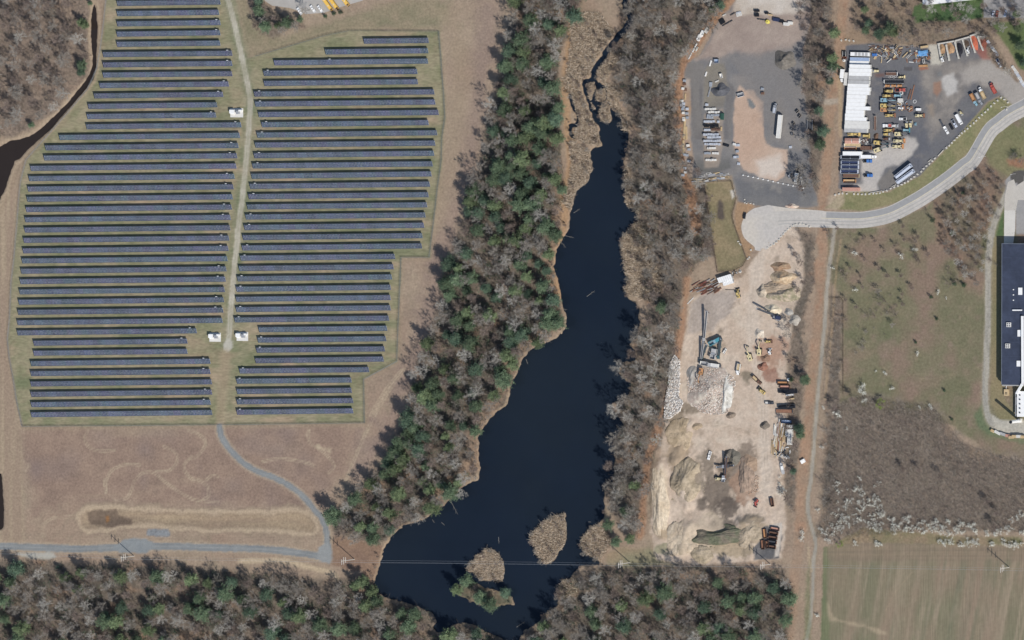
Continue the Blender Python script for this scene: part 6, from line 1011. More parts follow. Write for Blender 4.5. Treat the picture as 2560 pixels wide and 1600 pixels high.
# boxes by the bar stack and the boat
for x, y, w_, h_, lab in ((2075, 275, .36, .9, 'northern of three white boxes by the bar stack'), (2070, 395, .4, 2.0, 'middle, largest of three white boxes by the bar stack'), (2078, 545, .24, 2.0, 'southern of three white boxes by the bar stack')):
    V('container', x, y, *P3, 0, ('offwhite', 'white'), lab, sx=w_, sy=h_*1.05)
bx, by, bz = at(1700+1945/7.56, 1030+1065/7.56); t = thing('boat', 'long white boat stored under the pit side trees', 'boat', (bx, by, bz), R(-76))
hull = MB(); sec = [(-4.2, .3, .9), (-3, 1.1, .55), (0, 1.3, .4), (3, 1.15, .4), (4, .95, .45)]
hull.v = [p for x, hw, zb in sec for p in ((x, -hw, 1.5), (x, -hw*.55, zb), (x, hw*.55, zb), (x, hw, 1.5))]
hull.f = [(4*i+k, 4*i+4+k, 4*i+5+k, 4*i+1+k) for i in range(4) for k in range(3)] + [(0, 1, 2, 3), (19, 18, 17, 16)]
link('hull', hull.mesh('hull', M('white')), t); dk = MB(); dk.v = [p for x, hw, zb in sec for p in ((x, -hw*.96, 1.42), (x, hw*.96, 1.42))]; dk.f = [(2*i, 2*i+2, 2*i+3, 2*i+1) for i in range(4)]; link('deck', dk.mesh('deck', M('greyroof')), t)
link('cabin', MB().box(-.6, 0, 1.42, 2.6, 1.6, .8, .8, .8).mesh('cabin', M('white')), t); link('cradle', MB().box(-2, 0, 0, .3, 1.6, .7).box(2, 0, 0, .3, 1.8, .6).mesh('cradle', M('darksteel')), t)
V('container', 2325, 930, *P3, 30, ('white', 'white'), 'small white cabin on the old railbed', sx=.26, sy=1.0, sz=.7)

# ================================================================== EAST WORKS AND TOP RIGHT BUILDING
RH = 7.0
c4 = [W(2505, 609, RH), W(2700, 609, RH), W(2700, 965, RH), W(2505, 965, RH)]; ox_, oy_ = c4[0]; l4 = [(c[0]-ox_, c[1]-oy_) for c in c4]
wk = thing('works_building', 'large works building with a dark navy flat roof at the right', 'building', (ox_, oy_, 0))
link('wall', MB().prism(l4, 0, RH-.5).mesh('wall', mat('works_wall', S(168, 166, 162), .8, .06, .3)), wk)
rf = link('roof', MB().prism([(-.15, .15), (l4[1][0]+.15, .15), (l4[2][0]+.15, l4[2][1]-.15), (-.15, l4[2][1]-.15)], RH-.5, RH).mesh('roof', mat('works_roof', S(62, 70, 90), .7, .14, .3, .3, col2=S(54, 61, 79), cscale=.06)), wk)
link('parapet', MB().box(l4[1][0]/2, 0, RH, l4[1][0]+.4, .25, .3).box(0, l4[2][1]/2, RH, .25, -l4[2][1]-.3, .3).mesh('parapet', mat('works_edge', S(120, 126, 140), .6)), rf)
for k in range(9):
    link('roof_seam', MB().box(l4[1][0]/2, l4[2][1]*(k+1)/10, RH, l4[1][0], .12, .04).mesh('roof_seam', mat('works_seam', S(76, 84, 104), .6)), rf)
def roofbox(px, py, w_, d_, h, lab, c='white'):
    x, y = W(px, py, RH+h); o = link(lab, MB().box(x-ox_, y-oy_, RH, w_, d_, h, .96, .96).mesh(lab, M(c)), wk); return x-ox_, y-oy_, o
for px, py, w_, d_, n in [(1920+2382/3.78, 400+1240/3.78, 2.8, 5, 'skylight'), (1920+2375/3.78, 800+125/3.78, 2.8, 4.6, 'skylight'), (1920+2367/3.78, 800+412/3.78, 2.8, 4, 'skylight')]: roofbox(px, py, w_, d_, .7, n)
for px, py in ((1920+2262/3.78, 800+245/3.78), (1920+2272/3.78, 800+45/3.78)):
    x, y, o = roofbox(px, py, 3.2, 3.2, 1.1, 'air_handler', 'offwhite')
    for dx, dy in ((-.7, -.7), (.7, -.7), (-.7, .7), (.7, .7)): link('fan', MB().tube((x+dx, y+dy, RH+1.1), (x+dx, y+dy, RH+1.16), .5, n=10).mesh('fan', M('darksteel')), o)
for px, py in [(1920+x/3.78, 400+y/3.78) for x, y in ((2318, 1225), (2318, 1275), (2318, 1325), (2318, 1420), (2400, 1480))]: roofbox(px, py, .7, .7, .6, 'roof_vent', 'white')
x0, y0 = W(1920+2310/3.78, 400+1418/3.78, RH+.8); x1, y1 = W(1920+2400/3.78, 400+1418/3.78, RH+.8)
link('roof_pipe', MB().tube((x0-ox_, y0-oy_, RH+.7), (x1-ox_, y1-oy_, RH+.7), .5, n=8).box(x0-ox_+2, y0-oy_, RH, .3, .3, .4).mesh('roof_pipe', M('white')), wk)
dq = [(2556, 790, 8.2), (2557, 958, 8.2), (2545, 978, 5), (2542, 984, 4)]; P = [Vector((*W(a, b, h), h))-Vector((ox_, oy_, 0)) for a, b, h in dq]
dm = MB(); 
for a, b in zip(P[:-1], P[1:]): dm.beam(a, b, 1.6, 1.2)
link('duct', dm.mesh('duct', M('white')), wk)
# annex and yard south of it
ax, ay = W(2553, 1010, 4.5); an = thing('works_annex', 'white roofed annex with vents beneath the works building', 'building', (ax, ay, 0))
x_w = W(2543, 1010, 4.5)[0]-ax; link('wall', MB().box(20+x_w, 0, 0, 40, 17, 4.2).mesh('wall', M('offwhite')), an); r_ = link('roof', MB().box(20+x_w, 0, 4.2, 40.4, 17.4, .3).mesh('roof', M('white')), an)
for k in range(5): link('vent', MB().box(x_w+2, 6-k*3, 4.5, .8, .8, .7).mesh('vent', M('darksteel')), r_)
link('pipe_rack', MB().box(x_w-1.6, 0, 0, .3, .3, 3).box(x_w-1.6, 7, 0, .3, .3, 3).box(x_w-1.6, -7, 0, .3, .3, 3).box(x_w-1.6, 0, 3, .6, 17, .3).mesh('pipe_rack', M('steel')), an); link('awning', MB().box(x_w-1.0, 2, 3.4, 1.2, 5, .2).mesh('awning', M('greyroof')), an)
cx, cy = W(2300+2340/9.31, 940+1040/9.31); t = thing('chimney_stack', 'tall white chimney rising beside the works annex', 'chimney', (cx, cy, 0))
link('base', MB().box(0, 0, -.1, 3, 3, 1.2).mesh('base', M('concrete')), t); st = link('shaft', MB().tube((0, 0, 1), (0, 0, 20), 1.15, 1.0, 20).mesh('shaft', M('white')), t); link('rim', MB().tube((0, 0, 20), (0, 0, 20.4), 1.1, 1.1, 20).mesh('rim', M('black')), t); link('ladder', MB().box(-1.2, .3, 1, .06, .06, 18.5).box(-1.2, -.3, 1, .06, .06, 18.5).mesh('ladder', M('darksteel')), t)
px, py = 2300+2015/9.31, 940+385/9.31; x, y, z = at(px, py, 1); t = thing('chiller_unit', 'beige cooling unit with four round fans on the grass', 'chiller', (x, y, 0)); link('casing', MB().box(0, 0, 0, 3.2, 4.4, 2).mesh('casing', M('tan')), t)
for dx in (-.5, .5):
    for dy in (-.3, .6): link('fan', MB().tube((dx, dy-.6, 2), (dx, dy-.6, 2.08), .36, n=10).mesh('fan', M('black')), t)
link('pipe', MB().tube((-.3, 2.2, 1), (-.3, 6, 1), .2).tube((-.3, 6, 1), (-.3, 6, 0), .2).mesh('pipe', M('white')), t)
for i, (x, y, a, w_, c) in enumerate([(1692, 1275, -28, .22, 'tan'), (1805, 1315, -28, .36, 'offwhite'), (1930, 1352, -18, .34, 'greyroof'), (2045, 1390, -8, .26, 'salmon'), (2127, 1425, 5, .24, 'tan'), (2210, 1405, 0, .26, 'tan'), (2305, 1402, 0, .27, 'offwhite'), (2395, 1415, 0, .26, 'tan')]):
    V('container', x, y, 2300, 940, 9.31, a, (c, c), f'{nth(i+1)} small bin from the west along the lane by the works', group='bins along the works lane', sx=w_, sy=.75, sz=.7 if i < 4 else 1.0)
# concrete dock ramp and drive
def slab(name, poly, z, m, label, cat='pavement', kind='structure'):
    mb = MB(); mb.v = [(*W(*p), z) for p in poly]; mb.f = [tuple(range(len(poly)))]; me = mb.mesh(name, m); me.update()
    if me.polygons[0].normal.z < 0: me.flip_normals()
    return tag(link(name, me), label, cat, kind=kind)
slab('dock_apron', [(2511, 526), (2539, 526), (2538, 575), (2533, 610), (2510, 610)], .09, mat('pale_concrete', S(206, 200, 190), .9, .05, .3), 'pale concrete dock apron north of the works')
slab('drive', [(2520, 455), (2535, 448), (2540, 465), (2560, 452), (2560, 440), (2700, 440), (2700, 500), (2545, 500), (2540, 526), (2511, 526), (2512, 490)], .07, mat('drive_concrete', S(190, 182, 170), .9, .06, .3), 'pale concrete drive curving to the works dock')
slab('bus_lot', [(660, -140), (662, 2), (680, 14), (725, 20), (765, 35), (810, 32), (850, 18), (905, 2), (960, -30), (1000, -140)], .05, mat('bus_lot_paving', S(172, 166, 158), .9, .08, .2), 'grey paved lot holding the yellow buses')
# top right building
q = [W(2306, -60, 6.5), W(2307, 13, 6.5), W(2413, 1, 6.5), W(2520, -12, 6.5), W(2520, -60, 6.5)]; o0 = q[0]; t = thing('white_roofed_building', 'building with a bright white flat roof at the top right', 'building', (o0[0], o0[1], 0))
l5 = [(a-o0[0], b-o0[1]) for a, b in q]; link('wall', MB().prism(l5, 0, 6.2).mesh('wall', M('offwhite')), t); link('roof', MB().prism([(a+.1*(1 if a > 5 else -1), b-.1) for a, b in l5], 6.2, 6.5).mesh('roof', M('white')), t)
link('door', MB().box(l5[1][0]+12, l5[1][1]+1.35, 0, 3, .1, 3).mesh('door', M('steel')), t)
# lamp posts
for i, (px, py, h, lab) in enumerate([(2464, 391, 8.5, 'street lamp beside the road bend'), (2519, 266, 8, 'street lamp by the yard entrance'), (1920+2340/3.78, 400+130/3.78, 5, 'short lamp post beside the works drive'), (2553, 18, 7, 'lamp post in the top right car park')]):
    x, y, z = at(px, py); t = thing('lamp_post', lab, 'lamp post', (x, y, z), R(200)); link('post', MB().tube((0, 0, -.2), (0, 0, h), .12, .08, 6).mesh('post', M('offwhite')), t); a = link('arm', MB().beam((0, 0, h-.1), (1.6, 0, h+.1), .09, .09).mesh('arm', M('offwhite')), t); link('lamp_head', MB().box(1.7, 0, h, .7, .3, .14).mesh('lamp_head', M('white')), a)
fence('pathside_fence', pts('580 1300 690 1300 712 1330 712 1512', 1920, 400) + pts('712 200 712 700', 1920, 800), 'low dark wire fence at the west edge of the scrub meadow', post=mat('fence_brown', S(80, 66, 56)), h=1.3)
# pale sign board on the solar gate side and mailbox like marker on the drive
x, y, z = at(672, 58); 

for i, (x, y) in enumerate([(2095, 420), (2120, 455), (2145, 490), (2330, 660), (2360, 710), (2390, 760), (2410, 800)]): V('bundle', x, y, *T4, -52, ('offwhite' if i % 2 else 'greyblock', 'wood'), f'{nth(i+1)} stack of pale sheets from the north along the east rim of the yard', group='pale sheets on the east rim', sx=1.6, sy=1.6)
# ================================================================== TREES AND OTHER PLANTS
def tubes(segs, n=4):
    """segs (m,8): p0 p1 r0 r1 -> verts, quads"""
    s = np.array(segs, float); p0 = s[:, :3]; p1 = s[:, 3:6]; d = p1-p0; d /= np.linalg.norm(d, axis=1)[:, None]+1e-9
    a = np.cross(d, np.where(np.abs(d[:, 2:3]) > .9, [[1., 0, 0]], [[0, 0, 1.]])); a /= np.linalg.norm(a, axis=1)[:, None]+1e-9; b = np.cross(d, a)
    V = []
    for p, r in ((p0, s[:, 6]), (p1, s[:, 7])):
        for k in range(n):
            t = 2*math.pi*k/n; V.append(p+(a*math.cos(t)+b*math.sin(t))*r[:, None])
    V = np.stack(V, 1); m = len(s)
    f = np.array([[k, (k+1) % n, n+(k+1) % n, n+k] for k in range(n)]); F = (f[None]+np.arange(m)[:, None, None]*2*n).reshape(-1, 4)
    return V.reshape(-1, 3), F
def twigs(segs):
    """thin tapering two-sided slivers (m,7): p0 p1 w"""
    s = np.array(segs, float); p0 = s[:, :3]; p1 = s[:, 3:6]; d = p1-p0
    a = np.cross(d, np.random.default_rng(1).normal(size=d.shape)); a /= np.linalg.norm(a, axis=1)[:, None]+1e-9
    w_ = s[:, 6:7]; V = np.stack([p0-a*w_, p0+a*w_, p1+a*w_*.35, p1-a*w_*.35], 1)
    return V.reshape(-1, 3), np.arange(len(s)*4).reshape(-1, 4)
def bare_meshes(seed, Ht, spread, m_trunk, m_crown, nl=11, tw=7, upr=.75, thick=1.0, tww=1.0):
    rg = random.Random(seed); big = []; med = []; tg = []
    def rv(): return Vector((rg.gauss(0, 1), rg.gauss(0, 1), rg.gauss(0, 1))).normalized()
    top = Vector((rg.uniform(-1, 1), rg.uniform(-1, 1), Ht)); P = [Vector((0, 0, -.3))]
    for k in range(1, 6): P.append(top*(k/5)+Vector((rg.uniform(-.4, .4), rg.uniform(-.4, .4), 0))*(k/5))
    for k in range(5):
        r0 = .30*thick*(1-k/5.3); r1 = .30*thick*(1-(k+1)/5.3); big.append((*P[k], *P[k+1], r0, r1))
    def on(t): q = t*5; i = min(int(q), 4); return P[i].lerp(P[i+1], q-i)
    def sub(a, b, n, L, up):
        for j in range(n):
            u = .3+.7*(j+rg.random())/n; p = a.lerp(b, min(u, 1)); d = ((b-a).normalized()*.8+rv()*.75+Vector((0, 0, up*.4))).normalized(); e_ = p+d*L*rg.uniform(.6, 1.1)*(1.15-.5*u)
            med.append((*p, *e_, .055*thick, .02*thick))
            for i in range(tw):
                v = rg.uniform(.25, 1); q = p.lerp(e_, v); dd = (d*.6+rv()*.8+Vector((0, 0, .3))).normalized(); tg.append((*q, *(q+dd*rg.uniform(.7, 1.9)), .026*tww*rg.uniform(.7, 1.3)))
    for k in range(nl):
        t = .36+.58*k/nl; az = k*2.4+rg.uniform(-.4, .4); L = spread*(1.08-.62*(t-.36)/.6)*rg.uniform(.75, 1.15)
        d = Vector((math.cos(az), math.sin(az), upr*rg.uniform(.6, 1.4))).normalized(); a = on(t); m_ = a+d*L*.5; d2 = (d+Vector((0, 0, .35))+rv()*.2).normalized(); b = m_+d2*L*.6
        r_ = .13*thick*(1.2-t*.7); big.append((*a, *m_, r_, r_*.7)); big.append((*m_, *b, r_*.7, r_*.25)); sub(a.lerp(m_, .4), m_, 3, L*.42, upr); sub(m_, b, 5, L*.42, upr)
    sub(on(.8), P[5], 5, spread*.35, 1)
    V, F = tubes(big, 5); me1 = npmesh('trunk', V, F, m_trunk, smooth=True)
    V, F = tubes(med, 3); V2, F2 = twigs(tg); me2 = npmesh('crown', np.vstack([V, V2]), np.vstack([F, F2+len(V)]), m_crown)
    return me1, me2
def pine_meshes(seed, Ht, Rd, m_trunk, m_leaf, t0=.2, nw=13, nb=6, leaf=.62, pw=.75, fz=1.0):
    rg = random.Random(seed); segs = [(0, 0, -.3, 0, 0, Ht*.5, .3, .2), (0, 0, Ht*.5, 0, 0, Ht*.97, .2, .04)]; Q = []; rn = np.random.default_rng(seed)
    for i in range(nw):
        t = t0+(1-t0)*(i+rg.random()*.6)/nw; prof = (1-(t-t0)/(1-t0))**pw*.92+.08
        if t < t0+.16: prof *= .55+.45*(t-t0)/.16
        for k in range(nb):
            az = rg.uniform(0, 6.283); L = Rd*prof*rg.uniform(.55, 1.18); el = .12+.45*(t-.3)+rg.uniform(-.1, .18)
            d = Vector((math.cos(az), math.sin(az), el)); a = Vector((0, 0, t*Ht)); b = a+d*L; segs.append((*a, *b, .07, .02))
            for j in range(max(1, int(L/.72))):
                p = a.lerp(b, .25+.75*(j+rg.random()*.7)/max(1, int(L/.72))); Q += [tuple(p)]*7
    Q = np.array(Q); n = len(Q); c = Q+rn.normal(size=(n, 3))*[.42*fz, .42*fz, .22*fz]; u = rn.normal(size=(n, 3))*[1, 1, .45]; u /= np.linalg.norm(u, axis=1)[:, None]; v = np.cross(u, rn.normal(size=(n, 3))*[.5, .5, 1]); v /= np.linalg.norm(v, axis=1)[:, None]+1e-9
    s1 = leaf*rn.uniform(.5, 1.1, (n, 1)); s2 = s1*rn.uniform(.25, .5, (n, 1)); V = np.stack([c-u*s1*.5, c+v*s2*.5, c+u*s1*.6, c-v*s2*.5], 1).reshape(-1, 3)
    me2 = npmesh('crown', V, np.arange(n*4).reshape(-1, 4), m_leaf); V, F = tubes(segs, 4); me1 = npmesh('trunk', V, F, m_trunk); return me1, me2
BK = dict(rough=.9, spec=.1)
MT_G = mat('bark_grey', S(128, 120, 112), .9, .15, .8, .1, objvar=.15); MC_G = mat('twigs_grey', S(150, 142, 132), .9, .2, .3, .1, objvar=.22)
MT_P = mat('bark_pale', S(178, 172, 162), .9, .12, .8, .1, objvar=.1); MC_P = mat('twigs_pale', S(176, 170, 160), .9, .15, .3, .1, objvar=.15)
MT_B = mat('bark_brown', S(108, 94, 84), .9, .15, .8, .1, objvar=.15); MC_B = mat('twigs_brown', S(140, 124, 114), .9, .2, .3, .1, objvar=.2)
MT_N = mat('bark_pine', S(96, 84, 74), .9, .15, .8, .1); ML_N = [mat('needles_%d' % i, S(*c1), .8, .35, .35, .12, objvar=.3, col2=S(*c2), cscale=.35) for i, (c1, c2) in enumerate([((86, 108, 82), (104, 122, 90)), ((98, 117, 82), (114, 128, 88)), ((76, 100, 82), (94, 115, 90))])]
ML_J = mat('needles_dark', S(62, 88, 62), .8, .3, .6, .15, objvar=.2); MB_W = mat('blossom', S(232, 230, 216), .8, .1, .5, .1, objvar=.06); MB_Y = mat('young_leaves', S(126, 140, 66), .8, .2, .5, .1)
GREY = [bare_meshes(10+i, rh, sp*1.12, MT_G, MC_G, nl=13, tw=17, tww=1.15, thick=.8) for i, (rh, sp) in enumerate([(17, 5.2), (19, 5.8), (15, 4.8), (18, 6.2), (16, 5.5)])]
PALE = [bare_meshes(30+i, rh, sp, MT_P, MC_P, upr=.8, thick=.62, nl=13, tw=14, tww=1.05) for i, (rh, sp) in enumerate([(18, 6.0), (20, 6.4), (16, 5.6)])]
BRWN = [bare_meshes(50+i, rh, sp, MT_B, MC_B, nl=11, upr=1.1, tw=17, tww=1.15, thick=.7) for i, (rh, sp) in enumerate([(13, 4.8), (15, 5.4), (12, 5.2), (14, 4.8)])]
PINE = [pine_meshes(70+i, rh, rd, MT_N, ML_N[i % 3], leaf=.95, nw=15, nb=7, pw=p_, fz=f_) for i, (rh, rd, p_, f_) in enumerate([(18, 6.4, .5, 1.5), (20, 7.2, .7, 1.2), (16, 6.6, .4, 1.9), (19, 7.6, .55, 1.5), (21, 6.6, .8, 1.2), (15, 5.6, .45, 1.8), (17, 7.2, .5, 1.7)])]
JUNI = [pine_meshes(90+i, rh, rd, MT_N, ML_J, t0=.06, nw=9, nb=6, leaf=.5, pw=.55) for i, (rh, rd) in enumerate([(4, 1.9), (6, 2.3), (9, 3.0)])]
def shrub_mesh(seed, Ht, m, n=10, tw=9):
    rg = random.Random(seed); st = []; tg = []
    for k in range(n):
        az = rg.uniform(0, 6.28); d = Vector((math.cos(az)*rg.uniform(.15, .7), math.sin(az)*rg.uniform(.15, .7), 1)).normalized(); L = Ht*rg.uniform(.7, 1.1); b = d*L; st.append((0, 0, -.15, *b, .035, .012))
        for j in range(tw):
            q = b*rg.uniform(.35, 1); dd = (d+Vector((rg.gauss(0, .6), rg.gauss(0, .6), rg.gauss(0, .4)))).normalized(); tg.append((*q, *(q+dd*Ht*rg.uniform(.2, .45)), .02*(1+Ht*.12)))
    V, F = tubes(st, 3); V2, F2 = twigs(tg); return npmesh('shrub', np.vstack([V, V2]), np.vstack([F, F2+len(V)]), m)
def puff_mesh(seed, Ht, m, n=240, sz=.42):
    rn = np.random.default_rng(seed); k = rn.integers(0, 7, n); ctr = rn.normal(size=(7, 3))*[Ht*.26, Ht*.26, Ht*.14]+[0, 0, Ht*.68]; c = ctr[k]+rn.normal(size=(n, 3))*Ht*.11
    u = rn.normal(size=(n, 3)); u /= np.linalg.norm(u, axis=1)[:, None]; v = np.cross(u, rn.normal(size=(n, 3))); v /= np.linalg.norm(v, axis=1)[:, None]; s = sz*rn.uniform(.5, 1.1, (n, 1))
    return npmesh('blossom', np.stack([c-u*s*.5, c+v*s*.4, c+u*s*.5, c-v*s*.4], 1).reshape(-1, 3), np.arange(n*4).reshape(-1, 4), m)
SHR = [shrub_mesh(110+i, h, MC_B if i % 2 else MC_G) for i, h in enumerate((2.6, 3.4, 4.4, 5.2))]; STEM = [shrub_mesh(130+i, h, MT_B, 7, 4) for i, h in enumerate((2.6, 3.6, 4.6))]
BLO = [puff_mesh(140+i, h, MB_W, 300, .3) for i, h in enumerate((2.6, 3.6, 4.6))]; YEL = [puff_mesh(160, 4.6, MB_Y, 320, .5)]
CNT = {}
def plant(nm, lib, px, py, label, cat, group, s=1, crown='crown', rg=random):
    CNT[nm] = CNT.get(nm, 0)+1; x, y = W(px, py); a, b = rg.choice(lib)
    t = thing(nm, label, cat, (x, y, hz(px, py)-.02), rg.uniform(0, 6.28), group, s*rg.uniform(.92, 1.08)); link('trunk' if crown == 'crown' else 'stems', a, t); link(crown, b, t)
def shrub(px, py, label, group, s=1, rg=random):
    CNT['shrub'] = CNT.get('shrub', 0)+1; o = link('bare_shrub', rg.choice(SHR)); o.location = (*W(px, py), hz(px, py)); o.rotation_euler[2] = rg.uniform(0, 6.28); o.scale = (s*rg.uniform(.8, 1.2),)*3; tag(o, label, 'shrub', group)
WL = {'nw': 'in the upper left wood', 'mid': 'in the long wood', 'east': 'on the east bank', 'south': 'in the bottom left wood', 'southeast': 'in the bottom centre wood', 'yardside': 'in the tree strip between the yard and railbed', 'northeast': 'in the scrub above the machinery yard', 'roadside': 'in the copse below the road bend', 'busside': 'in the clump beside the bus lot', 'thicket': 'in the big bare thicket', 'pathside': 'in the shrub strip beside the grey path', 'pitside': 'along the east edge of the pit', 'scrubwest': 'in the west half of the scrub meadow'}
WOODS['scrubwest'] = [(2080, 560), (2180, 575), (2260, 560), (2330, 620), (2310, 700), (2260, 780), (2220, 850), (2160, 860), (2115, 800), (2110, 700)]
PLACED = []
BAND = {'mid': (1, [110, 260, 420, 560, 700, 850, 1000, 1140], ['at its north tip', 'level with the first panel rows', 'beside the creek reeds', 'level with the turning circle', 'level with the fence corner', 'where the wood bulges to the water', 'level with the transformer pads', 'level with the last panel rows', 'at its south end by the junction']),
        'south': (0, [150, 330, 520, 700, 860], ['near the left edge', 'below the leftmost pole', 'below the dry basin', 'below the basin end', 'below the road junction', 'at the reservoir corner']),
        'southeast': (0, [1480, 1650, 1820], ['by the water', 'below the peninsula pole', 'below the sand pit', 'near the service path']),
        'east': (1, [180, 360, 540, 720, 900, 1080], ['beside the creek', 'left of the block pallets', 'left of the salmon mound', 'left of the grass plot', 'left of the red pipes', 'left of the rubble bank', 'left of the sand mound']),
        'nw': (1, [110, 220], ['in its top third', 'in its middle', 'near the ditch bend'])}
def where(key, x, y):
    if key not in BAND: return WL[key], WL[key]
    ax, lim, nm = BAND[key]; v = (x, y)[ax]; return WL[key]+' '+nm[sum(v > l for l in lim)], nm[sum(v > l for l in lim)]
def scatter(key, sp, mix, shift=(14, -3), seed=1, maxn=999, scale=1.0, shore=3, near=None):
    rgn = random.Random(seed); poly = WOODS[key]; p = np.array(poly); lo = np.maximum(p.min(0), (-90, -90)); hi = np.minimum(p.max(0), (2650, 1690)); n = 0
    cand = [(rgn.uniform(lo[0], hi[0]), rgn.uniform(lo[1], hi[1])) for _ in range(int((hi[0]-lo[0])*(hi[1]-lo[1])/sp/sp*9))]
    c = np.array(cand); ok = sdf(poly, 5, c[:, 0], c[:, 1]) < -2; grid = {}
    for (x, y), k in zip(cand, ok):
        if not k or n >= maxn: continue
        x2, y2 = x+shift[0], y+shift[1]
        if dwat(x2, y2) < shore: continue
        gi, gj = int(x2//sp), int(y2//sp)
        if any((x2-a)**2+(y2-b)**2 < sp*sp for i in (-1, 0, 1) for j in (-1, 0, 1) for a, b in grid.get((gi+i, gj+j), ())): continue
        if any((x2-a)**2+(y2-b)**2 < sp*sp*.8 for a, b in PLACED): continue
        grid.setdefault((gi, gj), []).append((x2, y2)); n += 1; u = rgn.random(); wl = where(key, x2, y2)[0]; sc_ = scale*rgn.uniform(.78, 1.15)
        for kind, pr in mix:
            if u < pr: break
            u -= pr
        if kind == 'pine': plant('pine_tree', PINE, x2, y2, f'dark green pine {wl}', 'tree', f'pines {wl}', sc_*rgn.uniform(.75, 1.08), rg=rgn)
        elif kind == 'grey': plant('bare_tree', GREY, x2, y2, f'leafless grey tree {wl}', 'tree', f'bare grey trees {wl}', sc_, rg=rgn)
        elif kind == 'pale': plant('pale_bare_tree', PALE, x2, y2, f'leafless tree with whitish limbs {wl}', 'tree', f'whitish bare trees {wl}', sc_*.95, rg=rgn)
        elif kind == 'brown': plant('young_bare_tree', BRWN, x2, y2, f'smaller leafless brown tree {wl}', 'tree', f'small brown trees {wl}', sc_, rg=rgn)
        elif kind == 'shrub': shrub(x2, y2, f'bare twiggy shrub {wl}', f'bare shrubs {wl}', sc_*1.1, rg=rgn)
# pines that stand out at the wood's edges, each with its own shadow
EDGE = [(1276, 232), (1275, 275), (1262, 415), (1250, 447), (1208, 532), (1158, 800), (1082, 990), (1098, 1012), (1070, 1090), (1002, 1172), (1024, 1148)]
for i, (px, py) in enumerate(EDGE): PLACED.append((px, py)); plant('pine_tree', PINE, px, py, f'{nth(i+1)} pine from the north along the meadow edge, casting a broad shadow', 'tree', 'pines along the meadow edge', 1.0 if i != 6 else 1.15)
for i, (x, y, s, lab) in enumerate([(1890, 1040, .8, 'westernmost pine on the small islet'), (1975, 960, .8, 'northern pine on the small islet'), (2110, 1120, .85, 'middle pine on the small islet'), (2210, 1185, .9, 'southern pine on the small islet'), (2330, 1075, .85, 'easternmost pine on the small islet'), (1000, 970, .95, 'pine by the landing below the wire crossing'), (930, 1000, .8, 'second pine by the landing below the wire crossing'), (1090, 1060, .8, 'pine leaning at the south shore, west side'), (1040, 1190, .9, 'pine at the wood corner south of the shore')]):
    px, py = 640+x/3.78+14, 1200+y/3.78-3; PLACED.append((px, py)); plant('pine_tree', PINE, px, py, lab, 'tree', None, s)
for i, (x, y, s) in enumerate([(905, 100, .55), (935, 230, .5), (910, 295, .5), (1150, 280, .8), (1180, 310, .7), (1045, 330, .7)]):
    px, py = 1920+x/3.78+10, y/3.78-2; PLACED.append((px, py)); plant('conifer', PINE, px, py, f'{nth(i+1)} dark conifer from the north in the scrub above the yard', 'tree', 'conifers above the yard', s)
for i, (x, y, s) in enumerate([(620, 320, .7), (600, 560, .75), (605, 640, .8), (560, 770, .55), (460, 1060, .55), (510, 1250, .75), (480, 1370, .7)]):
    px, py = 1920+x/3.78+12, y/3.78-2; PLACED.append((px, py)); plant('conifer', PINE, px, py, f'{nth(i+1)} dark conifer from the north in the strip by the railbed', 'tree', 'conifers by the railbed', s)
for i, (x, y, s) in enumerate([(1150, 50, .7), (1070, 300, .8), (900, 430, .75), (1110, 560, .7), (970, 590, .7)]):
    px, py = 1280+x/3.78+12, 1200+y/3.78-2; PLACED.append((px, py)); plant('pine_tree', PINE, px, py, f'{nth(i+1)} pine from the north on the bank right of the isle of reeds', 'tree', 'pines on the east bank', s)
for i, (x, y, s) in enumerate([(2360, 270, .55), (2380, 430, .6), (2400, 590, .5), (2340, 130, .5)]): plant('conifer', PINE, 1920+x/3.78+8, y/3.78, f'{nth(i+1)} dark conifer counted on the lawn at the upper right edge', 'tree', 'conifers on the lawn', s)
for i, (x, y, s) in enumerate([(1960, 50, .6), (1880, 90, .5)]): plant('conifer', PINE, 1280+x/3.78+10, y/3.78, f'{"northern" if i == 0 else "southern"} dark conifer beside the yard corner', 'tree', None, s)
for i, (x, y, s) in enumerate([(20, 20, .7), (30, 110, .7), (90, 260, .8), (200, 250, .5), (300, 220, .75), (400, 190, .4)]): plant('conifer', PINE, 640+x/3.78+10, y/3.78-2, f'{nth(i+1)} conifer from the west in the clump by the bus lot', 'tree', 'conifers by the bus lot', s)
for i, (x, y) in enumerate([(655, 155), (740, 130), (805, 115)]): plant('round_bush', JUNI, 640+x/3.78+2, y/3.78, f'{nth(i+1)} round dark bush from the west below the buses', 'bush', 'round bushes below the buses', 1.0)
for i, (x, y, s) in enumerate([(350, 570, .9), (300, 1030, .9), (300, 1090, .7), (225, 1430, .6), (205, 570, .4)]): plant('conifer', PINE, 1920+x/3.78+8, 800+y/3.78-2 if y < 1400 else 1178, f'{nth(i+1)} conifer counted from the north beside the pit skips', 'tree', 'conifers beside the pit', s*.75)
for i, (x, y, s) in enumerate([(830, 40, .4), (770, 220, .8), (800, 250, .7), (770, 620, .75), (760, 690, .7), (280, 1190, .5)]): PLACED.append((x/3.78+12, y/3.78)); plant('pine_tree', PINE, x/3.78+10, y/3.78-2, f'{nth(i+1)} dark pine from the north at the rim of the upper left wood', 'tree', 'pines at the rim of the upper left wood', s*.8)
